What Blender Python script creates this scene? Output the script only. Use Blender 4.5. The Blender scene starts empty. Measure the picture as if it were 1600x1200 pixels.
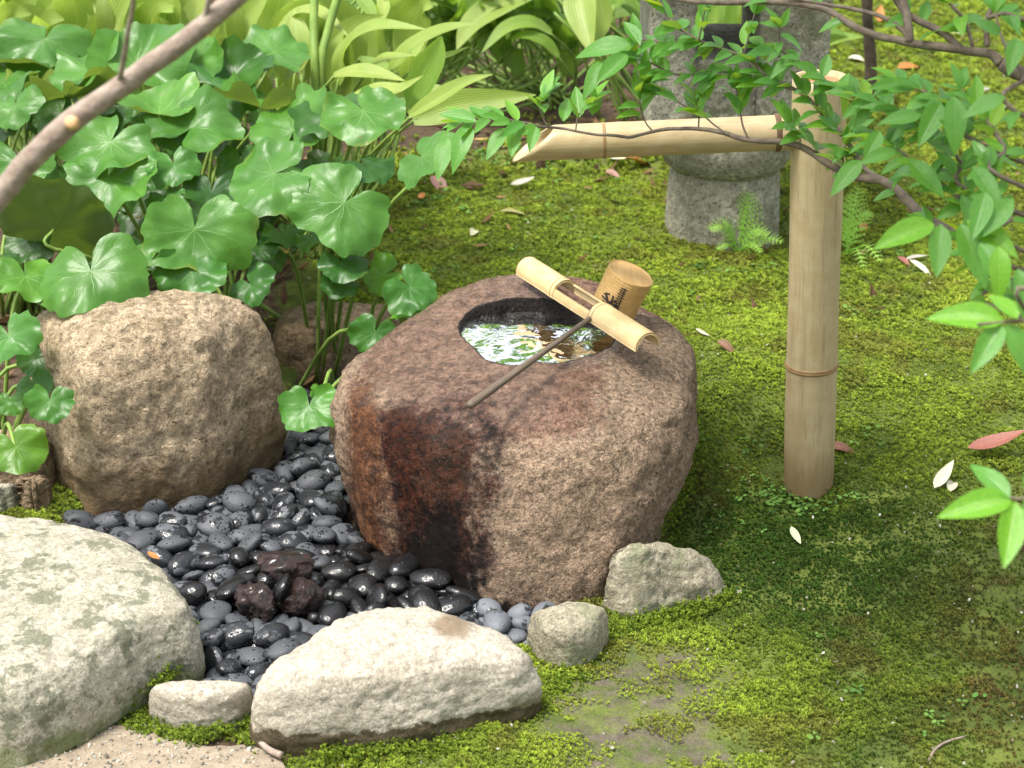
import bpy, bmesh, math, random
import numpy as np
from mathutils import Vector, Matrix, Euler

SC = bpy.context.scene
COL = SC.collection
R_ = math.radians

# ------------------------------------------------------------------ camera
PITCH = R_(25.0)
CAMZ = 1.5
FPX = 3000.0
cam_data = bpy.data.cameras.new('camera')
cam_data.sensor_width = 36.0
cam_data.lens = 36.0 * FPX / 1600.0
cam_data.clip_start = 0.05
cam_data.clip_end = 400.0
cam_data.dof.use_dof = True
cam_data.dof.focus_distance = 2.9
cam_data.dof.aperture_fstop = 7.0
cam = bpy.data.objects.new('camera', cam_data)
cam.location = (0, 0, CAMZ)
cam.rotation_euler = (R_(90) - PITCH, 0, 0)
COL.objects.link(cam)
SC.camera = cam

# ------------------------------------------------------------------ sky, sun, exposure
SUN_ELEV = R_(68)
SUN_AZ = R_(-118)      # clockwise from +Y (behind the scene), negative = from the left
world = bpy.data.worlds.new('World')
SC.world = world
world.use_nodes = True
wt = world.node_tree
wt.nodes.clear()
w_out = wt.nodes.new('ShaderNodeOutputWorld')
w_bg = wt.nodes.new('ShaderNodeBackground')
w_sky = wt.nodes.new('ShaderNodeTexSky')
w_sky.sky_type = 'NISHITA'
w_sky.sun_disc = False
w_sky.sun_elevation = SUN_ELEV
w_sky.sun_rotation = SUN_AZ
w_sky.dust_density = 3.0
w_sky.air_density = 1.0
w_hsv = wt.nodes.new('ShaderNodeHueSaturation')     # thin bright cloud: a nearly white sky
w_hsv.inputs['Saturation'].default_value = 0.30
wt.links.new(w_sky.outputs[0], w_hsv.inputs['Color'])
wt.links.new(w_hsv.outputs[0], w_bg.inputs['Color'])
wt.links.new(w_bg.outputs[0], w_out.inputs['Surface'])
w_bg.inputs['Strength'].default_value = 0.15

sun_data = bpy.data.lights.new('sun', 'SUN')
sun_data.energy = 2.1
sun_data.angle = R_(13)
sun_data.color = (1.0, 0.95, 0.86)
sun = bpy.data.objects.new('sun', sun_data)
sd = Vector((math.sin(SUN_AZ) * math.cos(SUN_ELEV), math.cos(SUN_AZ) * math.cos(SUN_ELEV), math.sin(SUN_ELEV)))
sun.rotation_euler = sd.to_track_quat('Z', 'Y').to_euler()
COL.objects.link(sun)

SC.view_settings.view_transform = 'Standard'
SC.view_settings.look = 'None'
SC.view_settings.gamma = 1.0
SC.view_settings.use_curve_mapping = False
SC.view_settings.exposure = 1.38
SC.cycles.max_bounces = 10
SC.cycles.transmission_bounces = 6
SC.cycles.transparent_max_bounces = 8
SC.cycles.sample_clamp_indirect = 6.0

# ------------------------------------------------------------------ geometry helpers
RIGHT = Vector((1, 0, 0))
FWD = Vector((0, math.cos(PITCH), -math.sin(PITCH)))
UPV = Vector((0, math.sin(PITCH), math.cos(PITCH)))
CAMP = Vector((0, 0, CAMZ))

def ray(u, v):
    return FWD + RIGHT * ((u - 800) / FPX) + UPV * ((600 - v) / FPX)

def at_z(u, v, z):
    d = ray(u, v)
    return CAMP + d * ((z - CAMZ) / d.z)

def at_y(u, v, y):
    d = ray(u, v)
    return CAMP + d * (y / d.y)

def at_d(u, v, dist):
    return CAMP + ray(u, v) * dist

def sstep(a, b, x):
    t = np.clip((np.asarray(x, float) - a) / (b - a), 0, 1)
    return t * t * (3 - 2 * t)

def _hash(ix, iy, iz):
    n = (ix.astype(np.int64) * 374761393 + iy.astype(np.int64) * 668265263 + iz.astype(np.int64) * 2147483647 * 3 + 1013904223)
    n = (n ^ (n >> 13)) * 1274126177
    n = n ^ (n >> 16)
    return (n & 0xffffff).astype(float) / 0xffffff * 2 - 1

def vnoise(p):
    """smooth value noise of an (N,3) array, -1..1"""
    p = np.asarray(p, float)
    i = np.floor(p).astype(np.int64)
    f = p - i
    f = f * f * f * (f * (f * 6 - 15) + 10)
    r = 0
    for dx in (0, 1):
        wx = f[:, 0] if dx else 1 - f[:, 0]
        for dy in (0, 1):
            wy = f[:, 1] if dy else 1 - f[:, 1]
            for dz in (0, 1):
                wz = f[:, 2] if dz else 1 - f[:, 2]
                r = r + wx * wy * wz * _hash(i[:, 0] + dx, i[:, 1] + dy, i[:, 2] + dz)
    return r

def fbm(p, scale, octaves=4, gain=0.5, seed=0):
    p = np.asarray(p, float) * scale + seed * 17.31
    a, s, tot = 1.0, 0, 0
    for k in range(octaves):
        s = s + a * vnoise(p + k * 7.77)
        tot += a
        p = p * 2.03
        a *= gain
    return s / tot

def closed_spline(P, n):
    """closed Catmull-Rom through P (K,D) sampled to n points"""
    P = np.asarray(P, float)
    K = len(P)
    t = np.linspace(0, K, n, endpoint=False)
    i = np.floor(t).astype(int)
    f = (t - i)[:, None]
    p0, p1, p2, p3 = P[(i - 1) % K], P[i % K], P[(i + 1) % K], P[(i + 2) % K]
    return 0.5 * (2 * p1 + (p2 - p0) * f + (2 * p0 - 5 * p1 + 4 * p2 - p3) * f ** 2 + (3 * p1 - p0 - 3 * p2 + p3) * f ** 3)

def open_spline(P, n):
    P = np.asarray(P, float)
    K = len(P)
    if K == 2:
        t = np.linspace(0, 1, n)[:, None]
        return P[0] * (1 - t) + P[1] * t
    Q = np.vstack([2 * P[0] - P[1], P, 2 * P[-1] - P[-2]])
    t = np.linspace(0, K - 1, n)
    i = np.minimum(np.floor(t).astype(int), K - 2)
    f = (t - i)[:, None]
    p0, p1, p2, p3 = Q[i], Q[i + 1], Q[i + 2], Q[i + 3]
    return 0.5 * (2 * p1 + (p2 - p0) * f + (2 * p0 - 5 * p1 + 4 * p2 - p3) * f ** 2 + (3 * p1 - p0 - 3 * p2 + p3) * f ** 3)

def by_angle(P, c, n):
    """closed ring of points resampled to n equal angles round c (star shaped)"""
    S = closed_spline(P, 480)
    a = np.arctan2(S[:, 1] - c[1], S[:, 0] - c[0])
    o = np.argsort(a)
    a, S = a[o], S[o]
    a = np.concatenate([a - 2 * math.pi, a, a + 2 * math.pi])
    S = np.vstack([S, S, S])
    th = np.linspace(-math.pi, math.pi, n, endpoint=False)
    return np.stack([np.interp(th, a, S[:, k]) for k in range(S.shape[1])], 1)

# ------------------------------------------------------------------ object helpers
def tag(o, label=None, cat=None, group=None, kind=None):
    if label: o['label'] = label
    if cat: o['category'] = cat
    if group: o['group'] = group
    if kind: o['kind'] = kind
    return o

def mesh_obj(name, V, F, mat, parent=None, smooth=True, uv=None, loc=None, attrs=None):
    """verts in world coordinates; stored relative to loc (or to the parent root's location)"""
    me = bpy.data.meshes.new(name)
    V = np.asarray(V, float)
    o = bpy.data.objects.new(name, me)
    base = np.zeros(3)
    if parent is not None:
        r = parent
        off = np.array(r.location)
        while r.parent is not None:
            r = r.parent
            off = off + np.array(r.location)
        base = off
        o.parent = parent
    elif loc is not None:
        base = np.asarray(loc, float)
        o.location = base
    me.from_pydata((V - base).tolist(), [], [list(f) for f in F])
    if smooth:
        me.polygons.foreach_set('use_smooth', [True] * len(me.polygons))
    if uv is not None:
        L = me.uv_layers.new(name='UVMap')
        idx = np.empty(len(me.loops), dtype=np.int32)
        me.loops.foreach_get('vertex_index', idx)
        L.data.foreach_set('uv', np.asarray(uv, float)[idx].ravel())
    if attrs:
        for k, a in attrs.items():
            at = me.attributes.new(k, 'FLOAT', 'POINT')
            at.data.foreach_set('value', np.asarray(a, np.float32))
    if mat is not None:
        for m in (mat if isinstance(mat, (list, tuple)) else [mat]):
            me.materials.append(m)
    me.update()
    COL.objects.link(o)
    return o

def empty(name, loc):
    o = bpy.data.objects.new(name, None)
    o.location = loc
    o.empty_display_size = 0.05
    COL.objects.link(o)
    return o

def grid_faces(nr, nc, closed):
    F = []
    for i in range(nr - 1):
        for j in range(nc if closed else nc - 1):
            k = (j + 1) % nc
            F.append((i * nc + j, i * nc + k, (i + 1) * nc + k, (i + 1) * nc + j))
    return F

def tube_geo(P, rad, sides=8, cap=True):
    P = np.asarray(P, float)
    n = len(P)
    rad = np.broadcast_to(np.asarray(rad, float), (n,))
    T = np.gradient(P, axis=0)
    T /= np.linalg.norm(T, axis=1)[:, None] + 1e-12
    up = np.array([0.0, 0, 1]) if abs(T[0, 2]) < 0.9 else np.array([1.0, 0, 0])
    nrm = np.cross(T[0], up); nrm /= np.linalg.norm(nrm)
    V, UV = [], []
    ln = np.concatenate([[0], np.cumsum(np.linalg.norm(np.diff(P, axis=0), axis=1))])
    for i in range(n):
        nrm = nrm - T[i] * np.dot(nrm, T[i]); nrm /= np.linalg.norm(nrm) + 1e-12
        b = np.cross(T[i], nrm)
        for k in range(sides):
            a = 2 * math.pi * k / sides
            V.append(P[i] + rad[i] * (math.cos(a) * nrm + math.sin(a) * b))
            UV.append((k / sides, ln[i]))
    F = grid_faces(n, sides, True)
    if cap:
        F.append(tuple(range(sides))[::-1])
        F.append(tuple((n - 1) * sides + k for k in range(sides)))
    return np.array(V), F, UV

class Geo:
    """collects pieces that belong to ONE part"""
    def __init__(s): s.V, s.F, s.UV = [], [], []
    def add(s, V, F, UV=None):
        o = len(s.V)
        s.V += [tuple(v) for v in V]
        s.F += [tuple(i + o for i in f) for f in F]
        s.UV += list(UV) if UV is not None else [(0, 0)] * len(V)
    def build(s, name, mat, parent=None, **k):
        return mesh_obj(name, s.V, s.F, mat, parent, uv=s.UV, **k)

# ------------------------------------------------------------------ node helpers
def N(t, typ, ins=None, **props):
    n = t.nodes.new(typ)
    for k, v in props.items(): setattr(n, k, v)
    for k, v in (ins or {}).items():
        s = n.inputs[k]
        if isinstance(v, bpy.types.NodeSocket): t.links.new(v, s)
        else: s.default_value = v
    return n

def C4(c): return (c[0], c[1], c[2], 1.0) if not isinstance(c, bpy.types.NodeSocket) else c

def mix(t, f, a, b, blend='MIX'):
    n = t.nodes.new('ShaderNodeMix'); n.data_type = 'RGBA'; n.blend_type = blend; n.clamp_factor = True
    for i, v in ((0, f), (6, C4(a)), (7, C4(b))):
        if isinstance(v, bpy.types.NodeSocket): t.links.new(v, n.inputs[i])
        else: n.inputs[i].default_value = v
    return n.outputs[2]

def smooth(t, x, a, b, lo=0.0, hi=1.0):
    n = N(t, 'ShaderNodeMapRange', {0: x, 1: a, 2: b, 3: lo, 4: hi}, interpolation_type='SMOOTHSTEP')
    return n.outputs[0]

def mth(t, op, a, b=None, c=None):
    ins = {0: a}
    if b is not None: ins[1] = b
    if c is not None: ins[2] = c
    return N(t, 'ShaderNodeMath', ins, operation=op).outputs[0]

def noise(t, vec, scale, detail=4, rough=0.55, dist=0.0, col=False):
    n = N(t, 'ShaderNodeTexNoise', {'Vector': vec, 'Scale': scale, 'Detail': detail, 'Roughness': rough, 'Distortion': dist})
    return n.outputs['Color' if col else 'Fac']

def attr(t, name, typ='GEOMETRY'):
    return N(t, 'ShaderNodeAttribute', attribute_name=name, attribute_type=typ).outputs['Fac']

def new_mat(name):
    m = bpy.data.materials.new(name)
    m.use_nodes = True
    t = m.node_tree
    return m, t, t.nodes['Principled BSDF'], t.nodes['Material Output']

def objco(t): return N(t, 'ShaderNodeTexCoord').outputs['Object']
def worldco(t): return N(t, 'ShaderNodeNewGeometry').outputs['Position']

def bump(t, h, strength, dist, normal=None):
    ins = {'Height': h, 'Strength': strength, 'Distance': dist}
    if normal is not None: ins['Normal'] = normal
    return N(t, 'ShaderNodeBump', ins).outputs['Normal']
# ------------------------------------------------------------------ materials
def granite(name, c_dark, c_mid, c_light, speck=260.0, dark_amt=0.35, rough=0.85, bumpy=0.5, lichen=None, stain=None, film=(0.10, 0.16, 0.03), grain_amt=.45):
    m, t, b, out = new_mat(name)
    v = objco(t)
    big = noise(t, v, 7.0, 5, 0.6)
    mid = noise(t, v, 38.0, 5, 0.65)
    fine = noise(t, v, speck, 3, 0.7)
    fine2 = noise(t, v, speck * 0.45, 4, 0.7)
    c = mix(t, smooth(t, big, 0.3, 0.7), c_mid, c_light)
    c = mix(t, smooth(t, mid, 0.42, 0.68, 0, 0.55), c, c_dark)
    c = mix(t, smooth(t, fine, 0.53, 0.66, 0, dark_amt * .8), c, [x * 0.35 for x in c_dark])
    c = mix(t, smooth(t, fine2, 0.57, 0.66, 0, 0.6), c, [min(1, x * 1.35) for x in c_light])
    vor = N(t, 'ShaderNodeTexVoronoi', {'Vector': v, 'Scale': speck * 0.9})
    grain = N(t, 'ShaderNodeSeparateColor', {0: vor.outputs['Color']}).outputs[0]
    grain2 = noise(t, v, speck * 2.2, 2, 0.8)
    grain = mth(t, 'ADD', mth(t, 'MULTIPLY', grain, .5), mth(t, 'MULTIPLY', smooth(t, grain2, .3, .7), .5))
    c = mix(t, grain_amt, c, N(t, 'ShaderNodeCombineColor', {0: grain, 1: grain, 2: grain}).outputs[0], 'OVERLAY')
    if lichen:
        ln = noise(t, v, lichen[0], 6, 0.7)
        c = mix(t, smooth(t, ln, lichen[1], lichen[1] + 0.07, 0, lichen[3] if len(lichen) > 3 else 0.75), c, lichen[2])
    # stain: brown weathering; film: green algae; wet: water-darkened band (masks carried by the stone itself)
    jit = noise(t, v, 26.0, 5, 0.7)
    if stain:
        s_ = mth(t, 'ADD', attr(t, 'stain'), mth(t, 'MULTIPLY', mth(t, 'SUBTRACT', jit, 0.5), 0.9))
        c = mix(t, smooth(t, s_, 0.35, 0.8, 0, 0.85), c, stain)
    f_ = mth(t, 'ADD', attr(t, 'film'), mth(t, 'MULTIPLY', mth(t, 'SUBTRACT', jit, 0.5), 1.1))
    c = mix(t, smooth(t, f_, 0.38, 0.75, 0, 0.8), c, film)
    w_ = mth(t, 'ADD', attr(t, 'wet'), mth(t, 'MULTIPLY', mth(t, 'SUBTRACT', jit, 0.5), 1.2))
    wm = smooth(t, w_, 0.45, 0.58)
    c = mix(t, wm, c, mix(t, 0.92, c, (0.22, 0.18, 0.11), 'MULTIPLY'))
    t.links.new(c, b.inputs['Base Color'])
    b.inputs['Specular IOR Level'].default_value = 0.3
    rr = mth(t, 'SUBTRACT', rough, mth(t, 'MULTIPLY', wm, 0.3))
    t.links.new(rr, b.inputs['Roughness'])
    n1 = bump(t, noise(t, v, 55.0, 6, 0.7), bumpy, 0.012)
    n2 = bump(t, noise(t, v, speck * 0.8, 3, 0.7), bumpy * 0.7, 0.003, n1)
    t.links.new(n2, b.inputs['Normal'])
    return m

MAT = {}
MAT['granite_tan'] = granite('tan_granite', (0.20, 0.14, 0.08), (0.35, 0.265, 0.17), (0.47, 0.37, 0.25), speck=140, dark_amt=0.85,
                             bumpy=1.0, stain=(0.14, 0.092, 0.04), film=(0.09, 0.075, 0.03))
MAT['granite_pale'] = granite('pale_granite', (0.27, 0.235, 0.18), (0.365, 0.325, 0.26), (0.43, 0.39, 0.32), speck=260, dark_amt=0.3, bumpy=0.5,
                              stain=(0.17, 0.12, 0.07), film=(0.14, 0.125, 0.06))
MAT['granite_lichen'] = granite('lichened_granite', (0.23, 0.21, 0.15), (0.33, 0.31, 0.235), (0.40, 0.37, 0.295), speck=240, dark_amt=0.35, bumpy=0.65,
                                lichen=(24.0, 0.515, (0.11, 0.118, 0.075), 0.78), stain=(0.22, 0.20, 0.11), film=(0.11, 0.14, 0.04))
MAT['granite_green'] = granite('greenish_granite', (0.18, 0.16, 0.10), (0.28, 0.25, 0.175), (0.38, 0.345, 0.26), speck=170, dark_amt=0.5, bumpy=0.9,
                               lichen=(9.0, 0.5, (0.21, 0.23, 0.13), 0.6))
MAT['stone_brown'] = granite('brown_stone', (0.14, 0.095, 0.055), (0.25, 0.175, 0.105), (0.34, 0.25, 0.165), speck=150, dark_amt=0.5, bumpy=1.0)
MAT['granite_grey'] = granite('grey_lantern_granite', (0.17, 0.155, 0.11), (0.32, 0.30, 0.23), (0.42, 0.40, 0.31), speck=150, dark_amt=0.9, bumpy=1.0,
                              lichen=(7.0, 0.53, (0.16, 0.165, 0.08), 0.6))

def basin_mat():
    m, t, b, out = new_mat('basin_granite')
    v = objco(t)
    big = noise(t, v, 6.0, 5, 0.6)
    mid = noise(t, v, 42.0, 5, 0.65)
    fine = noise(t, v, 150.0, 3, 0.7)
    fine2 = noise(t, v, 95.0, 4, 0.7)
    dry = mix(t, smooth(t, big, 0.35, 0.65), (0.32, 0.23, 0.155), (0.40, 0.28, 0.195))
    dry = mix(t, smooth(t, mid, 0.42, 0.70, 0, 0.5), dry, (0.19, 0.13, 0.085))
    dry = mix(t, smooth(t, fine2, 0.56, 0.66, 0, 0.6), dry, (0.45, 0.36, 0.25))
    dry = mix(t, smooth(t, fine, 0.53, 0.66, 0, 0.6), dry, (0.075, 0.05, 0.035))
    vs = N(t, 'ShaderNodeMapping', {'Vector': v, 'Scale': (1.0, 1.0, 0.4)}).outputs[0]
    jit = noise(t, vs, 17.0, 6, 0.72)
    jit2 = noise(t, v, 60.0, 5, 0.7)
    j = mth(t, 'ADD', mth(t, 'MULTIPLY', mth(t, 'SUBTRACT', jit, 0.5), 1.3), mth(t, 'MULTIPLY', mth(t, 'SUBTRACT', jit2, 0.5), 0.9))
    pink = mth(t, 'ADD', attr(t, 'pink'), j)          # iron-tinted upper face, damp
    c = mix(t, smooth(t, pink, 0.35, 0.75, 0, 0.85), dry, mix(t, smooth(t, mid, 0.4, 0.65), (0.25, 0.145, 0.10), (0.12, 0.06, 0.042)))
    rust = mth(t, 'ADD', attr(t, 'rust'), j)
    c = mix(t, smooth(t, rust, 0.3, 0.85, 0, 0.9), c, mix(t, smooth(t, jit2, 0.35, 0.62), (0.19, 0.065, 0.018), (0.07, 0.022, 0.010)))
    wet = mth(t, 'ADD', attr(t, 'wet'), j)
    wm = smooth(t, wet, 0.30, 0.78)
    wetc = mix(t, smooth(t, jit2, 0.40, 0.64), (0.065, 0.017, 0.007), (0.013, 0.005, 0.003))
    c = mix(t, mth(t, 'MULTIPLY', wm, 0.93), c, wetc)
    blk = mth(t, 'ADD', attr(t, 'black'), j)
    c = mix(t, smooth(t, blk, 0.34, 0.75, 0, 0.95), c, (0.008, 0.006, 0.005))
    vor = N(t, 'ShaderNodeTexVoronoi', {'Vector': v, 'Scale': 170.0})
    grain = mth(t, 'ADD', mth(t, 'MULTIPLY', N(t, 'ShaderNodeSeparateColor', {0: vor.outputs['Color']}).outputs[0], .55), mth(t, 'MULTIPLY', smooth(t, noise(t, v, 330.0, 2, 0.8), .3, .7), .45))
    c = mix(t, .6, c, N(t, 'ShaderNodeCombineColor', {0: grain, 1: grain, 2: grain}).outputs[0], 'OVERLAY')
    damp = smooth(t, mth(t, 'ADD', mth(t, 'MAXIMUM', attr(t, 'damp'), attr(t, 'wet')), mth(t, 'MULTIPLY', j, 0.6)), 0.35, 0.65)
    t.links.new(c, b.inputs['Base Color'])
    t.links.new(mth(t, 'SUBTRACT', 0.85, mth(t, 'MULTIPLY', damp, 0.66)), b.inputs['Roughness'])
    t.links.new(mth(t, 'MULTIPLY', mth(t, 'ADD', 0.22, mth(t, 'MULTIPLY', damp, 0.2)), smooth(t, mth(t, 'MAXIMUM', blk, wet), 0.35, 0.9, 1.0, 0.35)), b.inputs['Specular IOR Level'])
    t.links.new(mth(t, 'MULTIPLY', mth(t, 'MULTIPLY', damp, mth(t, 'SUBTRACT', 1.0, smooth(t, mth(t, 'ADD', attr(t, 'black'), attr(t, 'wet')), 0.6, 1.6))), 0.35), b.inputs['Coat Weight'])
    b.inputs['Coat Roughness'].default_value = 0.13
    n1 = bump(t, noise(t, v, 48.0, 6, 0.75), 1.0, 0.016)
    n2 = bump(t, noise(t, v, 170.0, 3, 0.75), 1.0, 0.009, n1)
    t.links.new(n2, b.inputs['Normal'])
    t.links.new(n2, b.inputs['Coat Normal'])
    return m
MAT['basin'] = basin_mat()

def pebble_mat(name, base, wetness):
    m, t, b, out = new_mat(name)
    v = objco(t)
    oi = N(t, 'ShaderNodeObjectInfo')
    loc40 = N(t, 'ShaderNodeVectorMath', {0: oi.outputs['Location'], 3: 40.0}, operation='SCALE').outputs[0]
    shift = N(t, 'ShaderNodeVectorMath', {0: v, 1: loc40}, operation='ADD').outputs[0]
    rnd = oi.outputs['Random']
    tone = mth(t, 'ADD', 0.65, mth(t, 'MULTIPLY', rnd, 0.7))
    c = N(t, 'ShaderNodeVectorMath', {0: tuple(base), 3: tone}, operation='SCALE').outputs[0]
    c = mix(t, 0.2, c, noise(t, shift, 12.0, 3, 0.7, col=True), 'OVERLAY')
    vor = N(t, 'ShaderNodeTexVoronoi', {'Vector': shift, 'Scale': 8.5, 'Randomness': 1.0})
    wob = mth(t, 'MULTIPLY', noise(t, shift, 14.0, 3), 0.28)
    dd = mth(t, 'ADD', vor.outputs['Distance'], wob)
    sel = N(t, 'ShaderNodeSeparateColor', {0: vor.outputs['Color']}).outputs[0]
    thr = mth(t, 'ADD', 0.12, mth(t, 'MULTIPLY', sel, 0.42))
    drop = mth(t, 'LESS_THAN', dd, thr)
    patch = smooth(t, mth(t, 'ADD', noise(t, shift, 2.2, 4, 0.6), mth(t, 'MULTIPLY', mth(t, 'SUBTRACT', rnd, 0.5), 0.25)), 0.62 - wetness * 0.42, 0.66 - wetness * 0.42)
    wet = mth(t, 'MAXIMUM', mth(t, 'MULTIPLY', drop, 1.0 if wetness > 0.05 else 0.0), patch)
    dark = N(t, 'ShaderNodeVectorMath', {0: c, 3: 0.22}, operation='SCALE').outputs[0]
    t.links.new(mix(t, wet, c, dark), b.inputs['Base Color'])
    t.links.new(mth(t, 'SUBTRACT', 0.62, mth(t, 'MULTIPLY', wet, 0.50)), b.inputs['Roughness'])
    b.inputs['Specular IOR Level'].default_value = 0.5
    h = smooth(t, dd, 0.12, 0.45, 1.0, 0.0)
    nn = bump(t, mth(t, 'MULTIPLY', h, drop), 0.35, 0.06)
    t.links.new(bump(t, noise(t, shift, 18.0, 3), 0.12, 0.03, nn), b.inputs['Normal'])
    return m
MAT['pebble'] = pebble_mat('black_pebble_beaded_with_water', (0.068, 0.074, 0.084), 0.26)
MAT['pebble_wet'] = pebble_mat('black_pebble_wet', (0.05, 0.05, 0.052), 0.92)
MAT['pebble_dry'] = pebble_mat('grey_pebble_dry', (0.115, 0.125, 0.142), 0.05)

def lava_mat():
    m, t, b, out = new_mat('dark_red_lava')
    v = objco(t)
    n = noise(t, v, 70.0, 5, 0.7)
    c = mix(t, smooth(t, n, 0.35, 0.7), (0.014, 0.008, 0.007), (0.085, 0.042, 0.034))
    t.links.new(c, b.inputs['Base Color'])
    b.inputs['Roughness'].default_value = 0.3
    b.inputs['Coat Weight'].default_value = 0.5
    b.inputs['Coat Roughness'].default_value = 0.15
    t.links.new(bump(t, noise(t, v, 90.0, 6, 0.8), 1.0, 0.016), b.inputs['Normal'])
    return m
MAT['lava'] = lava_mat()

def ground_mat():
    m, t, b, out = new_mat('mossy_earth')
    v = worldco(t)
    n1 = noise(t, v, 9.0, 6, 0.7)
    n2 = noise(t, v, 60.0, 5, 0.7)
    n3 = noise(t, v, 260.0, 3, 0.7)
    n4 = noise(t, v, 22.0, 6, 0.7)
    earth = mix(t, smooth(t, n2, 0.35, 0.65), (0.045, 0.03, 0.018), (0.10, 0.07, 0.045))
    earth = mix(t, smooth(t, n3, 0.62, 0.70, 0, 0.7), earth, (0.38, 0.33, 0.27))
    pale = mix(t, smooth(t, n2, 0.35, 0.65), (0.095, 0.082, 0.06), (0.15, 0.125, 0.095))
    soil = mth(t, 'ADD', attr(t, 'soil'), mth(t, 'MULTIPLY', mth(t, 'SUBTRACT', n4, 0.5), 0.5))
    earth = mix(t, smooth(t, soil, 0.4, 0.7), earth, pale)
    film = mix(t, smooth(t, n1, 0.4, 0.65), (0.08, 0.115, 0.022), (0.17, 0.21, 0.04))
    film = mix(t, smooth(t, n3, 0.5, 0.66, 0, 0.55), film, (0.02, 0.025, 0.01))
    k = mth(t, 'ADD', attr(t, 'green'), mth(t, 'MULTIPLY', mth(t, 'SUBTRACT', n4, 0.5), 1.1))
    c = mix(t, smooth(t, k, 0.38, 0.66, 0, 0.92), earth, film)
    t.links.new(c, b.inputs['Base Color'])
    b.inputs['Roughness'].default_value = 0.95
    b.inputs['Specular IOR Level'].default_value = 0.15
    t.links.new(bump(t, mth(t, 'ADD', n2, mth(t, 'MULTIPLY', n3, 0.6)), 0.8, 0.008), b.inputs['Normal'])
    return m
MAT['ground'] = ground_mat()

def path_mat():
    m, t, b, out = new_mat('sandy_path')
    v = worldco(t)
    n2 = noise(t, v, 40.0, 5, 0.7)
    n3 = noise(t, v, 420.0, 3, 0.75)
    c = mix(t, smooth(t, n2, 0.35, 0.65), (0.27, 0.215, 0.15), (0.38, 0.31, 0.225))
    c = mix(t, smooth(t, n3, 0.57, 0.66, 0, 0.8), c, (0.12, 0.09, 0.06))
    c = mix(t, smooth(t, noise(t, v, 330.0, 2, 0.7), 0.62, 0.70, 0, 0.8), c, (0.6, 0.55, 0.46))
    t.links.new(c, b.inputs['Base Color'])
    b.inputs['Roughness'].default_value = 0.95
    t.links.new(bump(t, n3, 0.8, 0.004), b.inputs['Normal'])
    return m
MAT['path'] = path_mat()

def water_mat():
    m, t, b, out = new_mat('rippled_water')
    v = objco(t)
    b.inputs['Base Color'].default_value = (0.9, 0.95, 0.95, 1)
    b.inputs['Transmission Weight'].default_value = 1.0
    b.inputs['IOR'].default_value = 1.333
    b.inputs['Roughness'].default_value = 0.0
    w1 = N(t, 'ShaderNodeTexWave', {'Vector': v, 'Scale': 7.0, 'Distortion': 7.0, 'Detail': 2.0, 'Detail Scale': 2.2}, wave_type='RINGS').outputs['Fac']
    n1 = noise(t, v, 22.0, 3, 0.5, 0.9)
    h = mth(t, 'ADD', mth(t, 'MULTIPLY', w1, 0.10), n1)
    t.links.new(bump(t, h, 0.13, 0.012), b.inputs['Normal'])
    return m
MAT['water'] = water_mat()

def bamboo_mat(name, c1, c2, streak=1.0, dirt=0.3, rough=0.42, foot=False):
    m, t, b, out = new_mat(name)
    uv = N(t, 'ShaderNodeUVMap').outputs[0]
    st = N(t, 'ShaderNodeMapping', {'Vector': uv, 'Scale': (42.0, 3.0, 1.0)}).outputs[0]
    n1 = noise(t, st, 1.0, 5, 0.6)
    st2 = N(t, 'ShaderNodeMapping', {'Vector': uv, 'Scale': (7.0, 7.0, 1.0)}).outputs[0]
    n2 = noise(t, st2, 1.0, 4, 0.6)
    c = mix(t, smooth(t, n2, 0.3, 0.7), c1, c2)
    c = mix(t, smooth(t, n1, 0.5, 0.72, 0, 0.55 * streak), c, [x * 0.45 for x in c1])
    sp = N(t, 'ShaderNodeMapping', {'Vector': uv, 'Scale': (30.0, 60.0, 1.0)}).outputs[0]
    c = mix(t, smooth(t, noise(t, sp, 1.0, 3, 0.6), 0.67, 0.74, 0, dirt), c, (0.07, 0.04, 0.018))
    if foot:     # soil splash and algae at the buried end, brown weathering in long streaks
        yv = N(t, 'ShaderNodeSeparateXYZ', {0: uv}).outputs[1]
        k = mth(t, 'ADD', yv, mth(t, 'MULTIPLY', mth(t, 'SUBTRACT', n1, 0.5), 0.5))
        c = mix(t, smooth(t, k, 0.02, 0.45, 0.75, 0), c, (0.16, 0.10, 0.045))
        long = N(t, 'ShaderNodeMapping', {'Vector': uv, 'Scale': (16.0, 0.7, 1.0)}).outputs[0]
        c = mix(t, smooth(t, noise(t, long, 1.0, 4, 0.6), 0.5, 0.75, 0, 0.6), c, (0.20, 0.135, 0.065))
    t.links.new(c, b.inputs['Base Color'])
    b.inputs['Roughness'].default_value = rough
    b.inputs['Specular IOR Level'].default_value = 0.4
    t.links.new(bump(t, n1, 0.12, 0.003), b.inputs['Normal'])
    return m
MAT['bamboo'] = bamboo_mat('cured_bamboo', (0.40, 0.295, 0.16), (0.46, 0.36, 0.21), 0.7)
MAT['bamboo_post'] = bamboo_mat('weathered_bamboo_post', (0.41, 0.315, 0.17), (0.47, 0.38, 0.225), 0.7, 0.25, 0.42, True)
MAT['bamboo_pale'] = bamboo_mat('pale_bamboo', (0.50, 0.35, 0.16), (0.60, 0.45, 0.24), 0.5, 0.2)
MAT['bamboo_inside'] = bamboo_mat('bamboo_inner_face', (0.20, 0.12, 0.055), (0.30, 0.19, 0.09), 1.0, 0.5, 0.7)
MAT['bamboo_top'] = bamboo_mat('bamboo_cut_top', (0.30, 0.13, 0.055), (0.42, 0.24, 0.12), 1.0, 0.6, 0.7)
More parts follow.
